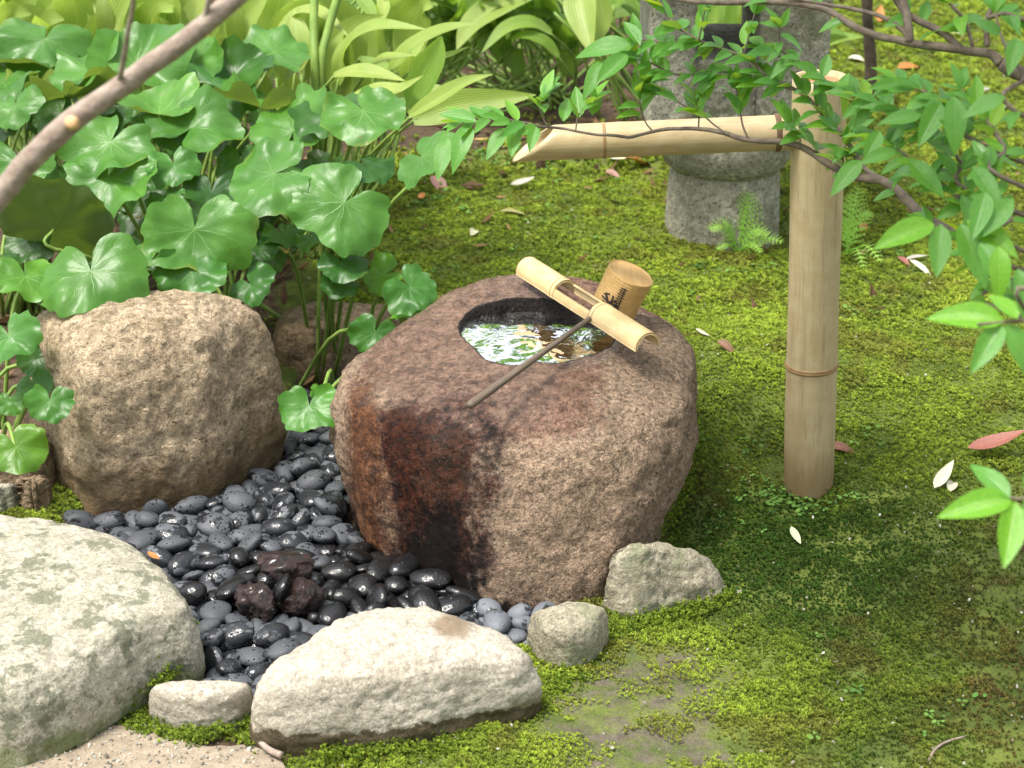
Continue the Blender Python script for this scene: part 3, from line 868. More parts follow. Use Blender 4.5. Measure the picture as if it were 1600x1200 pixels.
stone('edging_stone', [(945, 952, 0), (985, 968, 0), (1060, 948, 0), (1110, 940, 0), (1142, 915, .005), (1128, 888, .03), (1065, 864, .07), (1000, 858, .085), (955, 882, .08), (942, 915, .05)], .088, MAT['granite_green'],
      'angular greenish grey rock at the right foot of the basin', seed=73, amp=.010, amp2=.006, nu=96, facets=.55, tilt=(-.30, 0), top_shift=(-.022, .01),
      prof=[(.97, -.4), (1.0, 0), (.99, .25), (.90, .55), (.74, .8), (.54, .95), (.32, 1.02), (.12, 1.04)])
for k, (pl, hh, lab) in enumerate([
    ([(30, 790, 0), (60, 798, 0), (80, 785, 0), (80, 765, .03), (55, 757, .05), (28, 765, .04)], .055, 'small grey-brown stone against the left foot of the tan boulder'),
    ([(-30, 800, 0), (0, 805, 0), (24, 797, 0), (30, 780, .02), (10, 768, .04), (-30, 772, .03)], .05, 'small grey rounded stone at the left edge above the large stepping stone'),
    ([(-40, 775, 0), (20, 778, 0), (68, 765, .01), (85, 720, .05), (60, 682, .09), (0, 678, .1), (-50, 700, .08)], .11, 'brown stone under the yellowing round leaf at the left edge')]):
    stone('stone', pl, hh, MAT['stone_brown'] if k != 1 else MAT['granite_grey'], lab, seed=81 + k, amp=.004, amp2=.003, nu=60)

# the three dark red lava stones
def lump(name, u, v, z, size, rot, mat, label, cat, seed, group=None, facets=.8):
    c = at_z(u, v, z)
    nu, nv = 40, 22
    th = np.linspace(0, 2 * math.pi, nu, endpoint=False)
    V = []
    for i in range(1, nv):
        ph = -math.pi / 2 + math.pi * i / nv
        for a in th: V.append((math.cos(a) * math.cos(ph), math.sin(a) * math.cos(ph), math.sin(ph)))
    V = np.array(V + [(0, 0, -1), (0, 0, 1)])
    rng = np.random.default_rng(seed)
    D = rng.normal(size=(11, 3)); D /= np.linalg.norm(D, axis=1)[:, None]
    W = V.copy()
    for d in D:
        lim = rng.uniform(.62, .85)
        W = W - np.maximum(0, W @ d - lim)[:, None] * d * facets
    W = W + V * (fbm(V, 1.6, 4, .6, seed) * .22 + fbm(V, 5, 4, .65, seed + 3) * .20)[:, None]
    W = W * np.array(size)
    W = W @ np.array(Euler(rot).to_matrix()).T
    W = W + np.array(c)
    m = nv - 1
    F = grid_faces(m, nu, True) + [(k, m * nu, (k + 1) % nu)[::-1] if False else ((k + 1) % nu, k, m * nu) for k in range(nu)] + [((m - 1) * nu + k, (m - 1) * nu + (k + 1) % nu, m * nu + 1) for k in range(nu)]
    o = mesh_obj(name, W, F, mat, loc=tuple(c))
    return tag(o, label, cat, group)
lump('lava_stone', 446, 886, .045, (.048, .03, .021), (0, .08, .05), MAT['lava'], 'dark red lava stone lying across the other two on the black pebbles', 'stone', 3, 'dark red lava stones on the pebbles')
lump('lava_stone', 402, 940, .02, (.034, .036, .034), (.1, .2, .4), MAT['lava'], 'dark red lava stone on the left, under the lying one', 'stone', 12, 'dark red lava stones on the pebbles')
lump('lava_stone', 471, 937, .02, (.032, .030, .032), (.2, 0, .9), MAT['lava'], 'round dark red lava stone on the right, under the lying one', 'stone', 8, 'dark red lava stones on the pebbles')
# ------------------------------------------------------------------ bamboo spout, ladle, rest, stone lantern
def pipe_geo(A, B, prof, sides=40, arc=None, wall=None, u0=None):
    """lathe from A to B; prof: list of (t 0..1, radius). arc: (a0,a1) degrees of the part of the ring that is there."""
    A, B = Vector(A), Vector(B)
    ax = (B - A); L = ax.length; ax.normalize()
    up = Vector(u0) if u0 is not None else (Vector((0, 0, 1)) if abs(ax.z) < .9 else Vector((0, -1, 0)))
    up = (up - ax * up.dot(ax)).normalized()
    sd = ax.cross(up)
    full = arc is None
    a0, a1 = (0, 360) if full else arc
    n = sides if full else max(6, int(sides * (a1 - a0) / 360))
    ang = [R_(a0 + (a1 - a0) * k / (n if full else n - 1)) for k in range(n)]
    V, UV = [], []
    for t, r in prof:
        c = A + ax * (L * t)
        for a in ang:
            V.append(c + (sd * math.cos(a) + up * math.sin(a)) * r)
            UV.append((a / (2 * math.pi), L * t / 0.25))
    return V, grid_faces(len(prof), n, full), UV, n

POST_A = at_y(1263, 757, 2.80)
POST_B = at_y(1281, 120, 2.80)
POST_R = .0405
root = empty('bamboo_spout', (POST_A.x, POST_A.y, float(terrain(np.array([POST_A.x]), np.array([POST_A.y]))[0])))
tag(root, 'bamboo water spout, an upright post with a slant-cut pipe pointing left over the basin', 'water spout')
g = Geo()
nodeT = (757 - 556) / (757 - 120)
pr = [(-.06, POST_R * 1.0)] + [(t, POST_R * (1 + .015 * math.sin(t * 9) + .02 * math.exp(-((t - nodeT) / .012) ** 2))) for t in np.linspace(0, 1, 40)]
pr += [(1.0, POST_R * .985), (1.0, POST_R * .86), (.97, POST_R * .84)]
V, F, UV, n = pipe_geo(POST_A, POST_B, pr)
g.add(V, F, UV)
g.build('post', MAT['bamboo_post'], root)
g = Geo()
V, F, UV, n = pipe_geo(POST_A, POST_B, [(.985, POST_R * .86), (.988, POST_R * .82), (.985, POST_R * .6), (.988, POST_R * .3), (.989, .0005)])
g.add(V, F, UV); g.build('cut_top', MAT['bamboo_top'], root)
V, F, UV, n = pipe_geo(POST_A, POST_B, [(nodeT - .006, POST_R * 1.01), (nodeT - .004, POST_R * 1.05), (nodeT, POST_R * 1.075), (nodeT + .003, POST_R * 1.03), (nodeT + .005, POST_R * 1.055), (nodeT + .008, POST_R * 1.01)])
g = Geo(); g.add(V, F, UV); g.build('node_ring', MAT['node_ring'], root)
# the pipe
PIPE_R = .0268
PA = at_y(1245, 206, 2.797)
PB = at_y(834, 224, 2.785)
ax = (PB - PA).normalized()
g = Geo()
sides = 40
upv = Vector((0, 0, 1)); upv = (upv - ax * upv.dot(ax)).normalized(); sdv = ax.cross(upv)
V, UV = [], []
L = (PB - PA).length
ts = list(np.linspace(0, 1, 34))
def prad(t): return PIPE_R * (1 + .022 * math.exp(-((t - .735) / .02) ** 2) + .03 * math.exp(-((t - .055) / .03) ** 2) - .01 * t)
cut = 1.28     # slant: the underside reaches further out than the top
for inner in (False, True):
    for t in (ts if not inner else ts[::-1][:8]):
        for k in range(sides):
            a = 2 * math.pi * k / sides
            r = prad(t) * (.86 if inner else 1.0)
            s_end = L + (-math.sin(a)) * r * cut + .0
            p = PA + ax * (t * s_end) + (sdv * math.cos(a) + upv * math.sin(a)) * r
            V.append(p); UV.append((k / sides, t * L / .25 + 3.1))
g.add(V, grid_faces(34 + 8, sides, True), UV)
pipe = g.build('pipe', MAT['bamboo'], root)
def ring_at(tt, w, k, name, mat):
    Vr, Fr, Ur, n_ = pipe_geo(PA + ax * (L * (tt - w)), PA + ax * (L * (tt + w)), [(0, prad(tt) * 1.0), (.25, prad(tt) * k), (.5, prad(tt) * (k - .02)), (.75, prad(tt) * k), (1, prad(tt))])
    gg = Geo(); gg.add(Vr, Fr, Ur); gg.build(name, mat, root)
ring_at(.735, .006, 1.025, 'node_ring', MAT['node_ring'])
ring_at(.075, .011, 1.07, 'node_ring', MAT['node_dark'])

# bamboo rest lying across the bowl: a split length turned round side up, with a window cut in its middle
RA = at_y(824, 421, 2.955)
RB = at_y(1012, 541, 2.665)
rest = empty('bamboo_rest', tuple((RA + RB) / 2))
tag(rest, 'pale split bamboo rest with a cut-out middle lying across the bowl under the ladle', 'ladle rest')
RR = .0225
def shell(A, B, t0, t1, a0, a1, r, w, nt=14, na=16, lift=None):
    A, B = Vector(A), Vector(B); axv = (B - A).normalized(); LL = (B - A).length
    up = Vector((0, 0, 1)); up = (up - axv * up.dot(axv)).normalized(); sd = axv.cross(up)
    V, UV = [], []
    for layer in (0, 1):
        for i in range(nt):
            t = t0 + (t1 - t0) * i / (nt - 1)
            for k in range(na):
                a = R_(a0 + (a1 - a0) * k / (na - 1))
                rr = r(t) - (w if layer else 0)
                V.append(A + axv * (LL * t) + (sd * math.cos(a) + up * math.sin(a)) * rr)
                UV.append((a / 6.283, LL * t / .25))
    F = grid_faces(nt, na, False)
    F += [tuple(i + nt * na for i in f[::-1]) for f in grid_faces(nt, na, False)]
    o = nt * na
    for i in range(nt - 1):
        for e in (0, na - 1):
            q = (i * na + e, (i + 1) * na + e, o + (i + 1) * na + e, o + i * na + e)
            F.append(q if e == na - 1 else q[::-1])
    for k in range(na - 1):
        for e in (0, nt - 1):
            q = (e * na + k, e * na + k + 1, o + e * na + k + 1, o + e * na + k)
            F.append(q[::-1] if e == nt - 1 else q)
    return V, F, UV
rr_ = lambda t: RR * (1 + .03 * math.exp(-((t - .30) / .015) ** 2) + .03 * math.exp(-((t - .645) / .015) ** 2))
g = Geo()
for t0, t1, a0, a1 in ((0, .325, -12, 192), (.62, 1.0, -12, 192)):
    g.add(*shell(RA, RB, t0, t1, a0, a1, rr_, .004, 20, 22))
for a0, a1 in ((-12, 34), (146, 192)):
    g.add(*shell(RA, RB, .326, .619, a0, a1, rr_, .004, 14, 8))
g.build('split_bamboo', MAT['bamboo_pale'], rest)
for tt in (.30, .645):
    g = Geo(); g.add(*shell(RA, RB, tt - .004, tt + .004, -12, 192, lambda t, tt=tt: RR * (1.035 + .015 * math.cos((t - tt) * 900)), .002, 7, 22))
    g.build('node_ring', MAT['node_ring'], rest)

# ladle: cup turned over on the stone, long handle resting on the bamboo
c_base = at_y(986, 427, 2.83)
axd = (RIGHT * (-28 / 64.4) - UPV * (58 / 64.4)) * .885 + FWD * .465
axd.normalize()
CR = .0382; CH = .071
ladle = empty('ladle', tuple(c_base + axd * CH))
tag(ladle, 'bamboo ladle with its cup bottom up and long dark handle across the water bowl', 'ladle')
c_mouth = c_base + axd * CH
g = Geo()
pr = []
ng = 14
for i in range(ng * 4 + 1):
    t = i / (ng * 4)
    pr.append((t, CR * (1.0 - .03 * t) - .0007 * (0.5 + 0.5 * math.cos(2 * math.pi * t * ng))))
pr = [(0.02, CR * .94), (0.0, CR * .955), (-.006, CR * .98)] + pr + [(1.0, CR * .9), (.5, CR * .9), (.06, CR * .9)]
V, F, UV, n = pipe_geo(c_base, c_mouth, pr, 56)
g.add(V, F, UV); g.build('cup', MAT['cup'], ladle)
V, F, UV, n = pipe_geo(c_base, c_mouth, [(.016, CR * .95), (.012, CR * .7), (.010, CR * .4), (.010, .0004)], 56)
g = Geo(); g.add(V, F, [(p.dot(RIGHT) * 8, p.dot(UPV) * 4) for p in map(Vector, V)]); g.build('cup_bottom', MAT['cup'], ladle)
# handle
h0 = at_y(733, 634, 2.475)
hc = c_base + axd * (CH * .66)                     # where it enters the cup
toward = (h0 - hc); 
h1 = hc + toward.normalized() * (CR * .9)
h1i = hc - toward.normalized() * (CR * .75)
g = Geo()
hd = (h0 - h1).normalized()
hs = hd.cross(Vector((0, 0, 1))).normalized(); hu = hs.cross(hd)
P = [(h1i, .0030, .0028), (h1, .0034, .0032), (h1 + (h0 - h1) * .5, .0046, .0038), (h0 - hd * .003, .0062, .0048), (h0, .0058, .0044)]
V, UV = [], []
for k, (p, wx, wz) in enumerate(P):
    for (a, b_) in ((1, .6), (.6, 1), (-.6, 1), (-1, .6), (-1, -.6), (-.6, -1), (.6, -1), (1, -.6)):
        V.append(p + hs * (a * wx) + hu * (b_ * wz)); UV.append((a * .2 + b_ * .07, k * .55))
g.add(V, grid_faces(len(P), 8, True) + [tuple(range(8))[::-1], tuple(len(P) * 8 - 8 + k for k in range(8))], UV)
g.build('handle', MAT['handle'], ladle)
# dark bark stitching up the cup beside the handle
out = (h1 - hc).normalized(); out = (out - axd * out.dot(axd)).normalized(); side = axd.cross(out).normalized()
if side.dot(RIGHT) < 0: side = -side
def on_cup(s, ang):    # s along the axis from the bottom, ang round from the handle
    return c_base + axd * (CH * s) + (out * math.cos(ang) + side * math.sin(ang)) * (CR * (1.012 - .03 * s))
g = Geo()
for i in range(9):
    s = .18 + i * .055
    a = .34 - .03 * (i % 2)
    g.add(*tube_geo([on_cup(s, a + d) for d in np.linspace(-.13, .13, 5)], .0009, 5))
for (s0, a0, s1, a1, r) in ((.5, -.32, .82, .28, .0019), (.52, .25, .8, -.3, .0019), (.62, -.42, .66, .42, .0016), (.72, -.3, .7, .36, .0016), (.45, .05, .9, .15, .0014), (.46, -.12, .55, -.38, .0013), (.58, .3, .75, .55, .0013), (.16, .36, .9, .5, .0008)):
    g.add(*tube_geo([on_cup(s0 + (s1 - s0) * q, a0 + (a1 - a0) * q) for q in np.linspace(0, 1, 6)], r, 5))
g.build('bark_stitching', MAT['bark'], ladle)

# stone lantern
LB = on_ground(1136, 392)
LX, LY, LZ = LB.x, LB.y + .115, LB.z
lant = empty('stone_lantern', (LX, LY, LZ))
tag(lant, 'speckled grey granite garden lantern standing on the moss behind the bamboo pipe', 'stone lantern')
def lathe(prof, cx, cy, n=72, seed=1, amp=.002, sq=0.0):
    V = []
    for r, z in prof:
        for k in range(n):
            a = 2 * math.pi * k / n
            V.append((cx + r * math.cos(a), cy + r * math.sin(a), z))
    V = np.array(V)
    V = V + np.stack([fbm(V, 30, 3, .6, seed), fbm(V, 30, 3, .6, seed + 1), fbm(V, 30, 3, .6, seed + 2)], 1) * amp
    return V, grid_faces(len(prof), n, True)
dL = LY * math.cos(PITCH) + (CAMZ - LZ) * math.sin(PITCH)
rp = 88 / FPX * (dL - .02)
V, F = lathe([(rp * .97, LZ - .1), (rp * 1.0, LZ + .0), (rp * 1.01, LZ + .03), (rp * .99, LZ + .1), (rp * .97, LZ + .13), (rp * .955, LZ + .165)], LX, LY, 80, 3, .004)
mesh_obj('pillar', V, F, MAT['granite_grey'], lant)
zt = LZ + .152
V, F = lathe([(rp * .9, zt - .004), (rp * 1.0, zt), (rp * 1.11, zt + .016), (rp * 1.21, zt + .042), (rp * 1.26, zt + .066), (rp * 1.22, zt + .08), (rp * 1.1, zt + .1), (rp * 1.0, zt + .104), (.001, zt + .105)], LX, LY, 90, 8, .004)
mesh_obj('platform', V, F, MAT['granite_grey'], lant)
# fire box: a block with a window right through, built as four walls round the opening
zb = zt + .1075
W2 = .187; D2 = .165
def block(x0, x1, y0, y1, z0, z1, seed, bev=.012, nsub=6):
    bm = bmesh.new()
    bmesh.ops.create_cube(bm, size=1)
    for v in bm.verts:
        v.co = Vector(((x0 + x1) / 2 + v.co.x * (x1 - x0), (y0 + y1) / 2 + v.co.y * (y1 - y0), (z0 + z1) / 2 + v.co.z * (z1 - z0)))
    bmesh.ops.bevel(bm, geom=bm.edges[:], offset=bev, segments=3, profile=.6, affect='EDGES')
    bmesh.ops.subdivide_edges(bm, edges=bm.edges[:], cuts=nsub, use_grid_fill=True)
    V = np.array([v.co[:] for v in bm.verts]); F = [[v.index for v in f.verts] for f in bm.faces]
    bm.free()
    V = V + np.stack([fbm(V, 35, 3, .6, seed), fbm(V, 35, 3, .6, seed + 1), fbm(V, 35, 3, .6, seed + 2)], 1) * .003
    return V, F
dF = 3000 / 3.95
xs = [(1010 - 1143) / dF, (1078 - 1143) / dF, (1172 - 1143) / dF, (1276 - 1143) / dF]
xs = [LX + x * 1.0 for x in xs]
yF, yBk = LY - D2, LY + D2
for (a, b_, s) in ((xs[0], xs[1], 5), (xs[2], xs[3], 6)):
    V, F = block(a, b_, yF, yBk, zb, zb + .33, s)
    mesh_obj('side_wall', V, F, MAT['granite_grey'], lant)
V, F = block(xs[1] - .003, xs[2] + .003, yF + .02, yBk - .02, zb, zb + .15, 7, .008)
mesh_obj('window_sill', V, F, MAT['granite_grey'], lant)
V, F = block(xs[1] - .003, xs[2] + .003, yF + .004, yBk - .004, zb + .262, zb + .327, 9, .008)
mesh_obj('lintel', V, F, MAT['granite_grey'], lant)
rz = zb + .333
V, F = lathe([(.02, rz + .0), (.18, rz + .001), (.27, rz + .03), (.295, rz + .05), (.285, rz + .075), (.2, rz + .13), (.1, rz + .17), (.05, rz + .18), (.045, rz + .21), (.065, rz + .235), (.06, rz + .27), (.001, rz + .31)], LX, LY, 80, 21, .005)
mesh_obj('roof', V, F, MAT['granite_grey'], lant)
# ------------------------------------------------------------------ leopard plants (big round leaves)
rng = np.random.default_rng(7)
random.seed(7)

def leaf_frame(n, ang):
    """leaf axes: n = outward normal, ang = direction of the tip as seen in the picture (degrees, 0 = right, 90 = up)"""
    n = Vector(n).normalized()
    s = RIGHT * math.cos(R_(ang)) + UPV * math.sin(R_(ang))
    d = FWD.dot(n)
    k = -(s.dot(n)) / (d if abs(d) > .12 else math.copysign(.12, d))
    a = s + FWD * max(-3, min(3, k))
    a = (a - n * a.dot(n)).normalized()
    return a, n.cross(a) * -1, n     # y (tip), x, z

def round_leaf_geo(seed, R, cup=.12, wave=.10, fold=0.0, droop=.0, lobes=11, sinus=11):
    r_ = np.random.default_rng(seed)
    nt, nr = 72, 9
    V, UV = [], []
    ph1, ph2, ph3 = r_.uniform(0, 6.28, 3)
    kw = r_.integers(2, 4)
    orn = fbm(np.c_[np.cos(np.linspace(0, 6.28, nt)) * 1.1 + seed % 97, np.sin(np.linspace(0, 6.28, nt)) * 1.1, np.zeros(nt)], 1.6, 3, .6, seed % 31)
    asym = r_.uniform(-.08, .08)
    jit = r_.uniform(-.34, .34, 12)
    sinus = sinus * .45
    wave = wave * 1.9; cup = cup + r_.uniform(-.08, .14)
    for i in range(nr):
        s = (i / (nr - 1)) ** .9
        for j in range(nt):
            f = j / (nt - 1)
            phi = R_(sinus + (360 - 2 * sinus) * f)       # from the notch round
            rim = .80 + .16 * (0.5 - 0.5 * math.cos(phi)) + .10 * math.sin(phi) ** 2
            fl = f * lobes + jit[int(f * lobes) % 12]
            lob = abs(fl % 1 - .5) * 2
            rim *= 1 - .085 * (1 - lob) ** 1.3 + .03 * math.sin(phi * 2 + ph1) + asym * math.sin(phi)
            rim *= 1 + .20 * orn[j]
            dn = min(phi - R_(sinus), R_(360 - sinus) - phi) / R_(26)
            rim *= .10 + .90 * min(1, max(0, dn)) ** .45
            r = s * rim
            x = -math.sin(phi) * r * 1.08
            y = -math.cos(phi) * r
            z = cup * r ** 1.6 - droop * r ** 3
            z += wave * math.sin(kw * phi + ph2) * r ** 1.8 + wave * .45 * math.sin((kw * 2 + 1) * phi + ph3) * r ** 2.6
            z += fold * abs(x) * (.6 + .4 * r)
            vein = abs(((f * 9) % 1) - .5) * 2
            z -= .018 * (vein ** 4) * r
            V.append((x * R, y * R, z * R)); UV.append((f, s))
    V = np.array(V)
    rr = np.hypot(V[:, 0], V[:, 1]) / R
    q = np.c_[V[:, :2] / R + seed % 53, np.zeros(len(V))]
    V[:, 2] += R * (fbm(q, 1.3, 3, .55, seed % 17) * .34 * rr + fbm(q, 4.0, 2, .5, seed % 13) * .05 * rr)
    return V, grid_faces(nr, nt, False), UV

def place_leaf(G, P, frame):
    y, x, z = frame
    M = np.array([x, y, z])
    return G @ M + np.array(P)

plants = {}
def leopard(label, bx, by):
    bz = float(terrain(np.array([bx]), np.array([by]))[0])
    o = empty('leopard_plant', (bx, by, bz))
    tag(o, label, 'leafy plant', 'leopard plants with big round leaves on the left')
    return o

def leaf_depth(v):
    return float(np.interp(v, [-40, 40, 100, 200, 300, 430, 560, 700], [3.78, 3.66, 3.52, 3.28, 3.10, 2.93, 2.80, 2.66]))

def add_leaf(root, u, v, w, ang, tilt, mat='leopard', col=(1, 1, 1), seed=None, y=None, cup=.10, wave=.09, fold=0.0, droop=.1, stalk=True, lean=0.0, base=None, sinus=11, flip=False):
    """u,v: where the stalk meets the blade; w: width in picture points; tilt: how far the blade faces the camera (0 = up, 1 = at 45 deg)"""
    y = leaf_depth(v) if y is None else y
    P = at_y(u, v, y)
    depth = (P - CAMP).dot(FWD)
    R = w / FPX * depth / 2.0
    tilt = tilt + rng.normal() * .18; lean = lean + rng.normal() * .28
    n = Vector((lean, -tilt, 1.0)) if tilt < 9 else Vector((lean, -1, .15))
    if flip: n = Vector((lean, tilt, 1.0))
    fr = leaf_frame(n, ang)
    seed = int(rng.integers(1, 1e6)) if seed is None else seed
    G, F, UV = round_leaf_geo(seed, R, cup, wave, fold, droop, sinus=sinus)
    W = place_leaf(G, P, fr)
    o = mesh_obj('leaf', W, F, MAT[mat], root, uv=UV)
    o.color = (col[0], col[1], col[2], 1)
    if stalk:
        b = Vector(root.location) if base is None else Vector(base)
        b = b + Vector((rng.normal() * .03, rng.normal() * .03, 0))
        nn = fr[2]
        mid = b + (P - b) * .55 + Vector((0, 0, .06)) + (P - b).cross(Vector((0, 0, 1))) * rng.normal() * .06
        pts = open_spline([tuple(b), tuple(mid), tuple(P - nn * .035 - fr[0] * .01), tuple(P - nn * .001)], 14)
        Vt, Ft, Ut = tube_geo(pts, np.linspace(.0042, .0026, 14), 7)
        mesh_obj('stalk', Vt, Ft, MAT['stalk'], o, uv=Ut)
    return o

B1 = leopard('leopard plant with broad wavy leaves at the back left corner', -.95, 3.45)
B2 = leopard('leopard plant with cupped leaves between the branch and the yellow-green blades', -.62, 3.42)
B3 = leopard('leopard plant whose leaves overhang the top of the tan boulder', -.58, 3.18)
B4 = leopard('leopard plant at the right end of the clump with one leaf reaching over the moss', -.36, 3.30)
B5 = leopard('leopard plant at the left edge with small leaves beside the tan boulder', -.86, 2.86)
B6 = leopard('leopard plant sending creeping stalks to the basin behind the low brown stone', -.33, 3.16)

L = lambda *a, **k: add_leaf(*a, **k)
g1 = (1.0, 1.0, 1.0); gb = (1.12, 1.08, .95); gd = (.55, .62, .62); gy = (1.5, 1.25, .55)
# back row
L(B1, 70, 62, 165, 262, .55, seed=1, wave=.14, droop=.25, y=3.62)
L(B1, 35, 95, 175, 285, .25, col=gd, seed=2, wave=.10, cup=.2, y=3.58)
L(B2, 214, 103, 165, 92, .75, seed=3, cup=.30, wave=.10, y=3.50, sinus=14)
L(B1, 150, 108, 160, 200, .12, seed=4, cup=.22, wave=.12, y=3.48)
L(B1, 112, 152, 150, 70, -.05, seed=5, cup=.42, wave=.10, y=3.40, col=gb)
L(B2, 300, 95, 110, 300, .7, seed=6, y=3.50)
L(B2, 365, 120, 130, 75, .9, col=gd, seed=7, cup=.35, wave=.12, y=3.48)
L(B2, 345, 135, 125, 215, .55, col=(.62, .75, .75), seed=8, wave=.10, y=3.44)
L(B2, 425, 80, 130, 20, .25, seed=9, wave=.08, y=3.56)
L(B2, 408, 168, 150, 80, -.15, seed=10, cup=.45, wave=.08, y=3.36, col=gb)
L(B2, 458, 204, 150, 88, .45, seed=11, cup=.30, wave=.08, y=3.28)
L(B3, 248, 178, 130, 100, -.15, seed=12, cup=.40, wave=.06, y=3.30, col=gb)
L(B3, 299, 200, 150, 55, .5, seed=13, cup=.26, wave=.09, y=3.26, sinus=14)
L(B3, 250, 205, 110, 20, .35, col=gd, seed=14, y=3.28, wave=.12)
L(B1, 25, 165, 90, 280, .7, seed=15, y=3.36)
L(B1, 5, 130, 120, 250, .1, seed=16, y=3.45, cup=.3)
# middle rows
L(B3, 172, 222, 155, 235, .75, seed=17, wave=.11, y=3.20)
L(B3, 168, 277, 150, 265, .6, seed=18, wave=.13, cup=.02, y=3.14)
L(B3, 272, 258, 85, 290, .8, col=(.8, .9, .9), seed=19, y=3.16)
L(B3, 262, 315, 75, 300, .7, col=(.7, .8, .8), seed=20, y=3.12)
L(B2, 428, 272, 165, 198, .62, seed=21, wave=.07, droop=.12, y=3.10)
L(B4, 538, 316, 165, 222, 1.3, seed=22, wave=.07, y=3.04, cup=.05)
L(B3, 304, 358, 172, 268, 1.35, seed=23, wave=.06, y=3.00, cup=.08, sinus=13)
L(B4, 567, 172, 140, 305, .75, seed=24, wave=.08, y=3.22)
L(B4, 520, 180, 120, 260, .35, col=gd, seed=25, y=3.27)
L(B4, 659, 245, 110, 322, .55, seed=26, wave=.05, cup=-.02, y=3.02, sinus=18)
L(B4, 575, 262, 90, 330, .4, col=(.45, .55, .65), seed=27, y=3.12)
L(B3, 84, 358, 200, 50, -3.0, col=(.5, .55, .5), seed=28, cup=.28, wave=.05, y=3.06)
L(B1, 30, 255, 120, 285, .55, seed=29, wave=.1, y=3.18)
L(B5, 40, 432, 125, 300, .55, seed=30, wave=.08, y=2.90, col=gb)
L(B3, 142, 424, 172, 282, .95, seed=31, wave=.10, y=2.88, col=gb, droop=.2, sinus=13)
L(B3, 205, 405, 100, 300, .5, seed=32, y=2.98, col=(.8, .9, .85))
L(B3, 298, 424, 112, 270, 1.15, col=(.55, .72, .6), seed=33, y=2.95)
L(B3, 392, 445, 82, 315, 1.0, col=(.55, .7, .62), seed=34, y=2.97)
L(B2, 405, 388, 62, 290, .9, col=(.55, .7, .62), seed=35, y=3.06)
L(B4, 440, 365, 72, 310, .5, seed=36, y=3.10, col=(.9, 1.0, .7))
L(B4, 492, 372, 60, 330, .3, seed=37, y=3.08)
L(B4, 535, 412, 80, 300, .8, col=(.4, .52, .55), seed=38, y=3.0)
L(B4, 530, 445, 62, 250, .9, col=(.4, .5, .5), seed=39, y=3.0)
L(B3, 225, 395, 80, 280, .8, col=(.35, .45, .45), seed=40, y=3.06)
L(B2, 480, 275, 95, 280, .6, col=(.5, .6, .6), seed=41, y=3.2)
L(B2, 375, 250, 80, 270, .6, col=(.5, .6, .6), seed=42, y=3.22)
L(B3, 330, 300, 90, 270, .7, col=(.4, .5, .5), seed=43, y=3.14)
# lower left and creeping leaves
L(B5, 128, 528, 76, 250, .8, col=(.45, .6, .5), seed=44, y=2.82, sinus=16)
L(B5, 15, 525, 105, 300, 1.0, seed=45, y=2.78, col=(.75, .9, .9))
L(B5, 52, 600, 62, 290, 1.0, seed=46, y=2.78, col=(.8, .9, .8))
L(B5, 16, 628, 50, 270, 1.0, seed=47, y=2.76, col=(.8, .9, .8))
L(B5, 78, 626, 78, 275, 1.2, seed=48, y=2.70, col=(.7, .85, .75), sinus=15)
L(B5, 25, 698, 98, 300, 1.1, seed=49, y=2.62, col=(1.15, 1.0, .5), sinus=14)
L(B5, 60, 560, 70, 200, .7, seed=50, y=2.84, col=(.4, .5, .45))
L(B6, 483, 634, 104, 268, 1.5, seed=51, y=2.72, col=(.85, 1.0, .7), sinus=16, wave=.04)
L(B6, 512, 622, 66, 25, .4, seed=52, y=2.76, col=(1.3, 1.25, .7))
L(B6, 640, 448, 88, 318, .75, seed=53, y=2.96, col=(.55, .7, .65), wave=.05)
L(B6, 645, 478, 70, 300, .3, seed=54, y=2.97, col=(1.1, 1.2, .6))
L(B6, 600, 428, 75, 200, .6, seed=55, y=3.05, col=(1.1, 1.1, .5))
L(B6, 585, 520, 80, 250, 1.2, seed=56, y=2.94, col=(.5, .66, .5), sinus=16)
# darker leaves low in the clump
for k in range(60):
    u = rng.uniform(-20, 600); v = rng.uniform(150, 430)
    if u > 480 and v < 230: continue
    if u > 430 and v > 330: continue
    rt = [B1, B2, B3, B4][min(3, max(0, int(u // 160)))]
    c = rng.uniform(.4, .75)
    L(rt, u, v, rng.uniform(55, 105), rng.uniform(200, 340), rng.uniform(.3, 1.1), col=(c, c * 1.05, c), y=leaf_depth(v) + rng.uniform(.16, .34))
# bare stalks standing in the clump
for k in range(16):
    u = rng.uniform(0, 430)
    rt = [B1, B2, B3, B4][min(3, int(u // 150))]
    b = Vector(rt.location) + Vector((rng.normal() * .09, rng.normal() * .07, 0))
    t_ = at_y(u, rng.uniform(330, 400), b.y + rng.uniform(.08, .25))
    pts = open_spline([tuple(b), tuple((b + t_) / 2 + Vector((0, 0, .03))), tuple(t_)], 10)
    Vt, Ft, Ut = tube_geo(pts, np.linspace(.0045, .003, 10), 6)
    mesh_obj('stalk', Vt, Ft, MAT['stalk'], rt, uv=Ut)

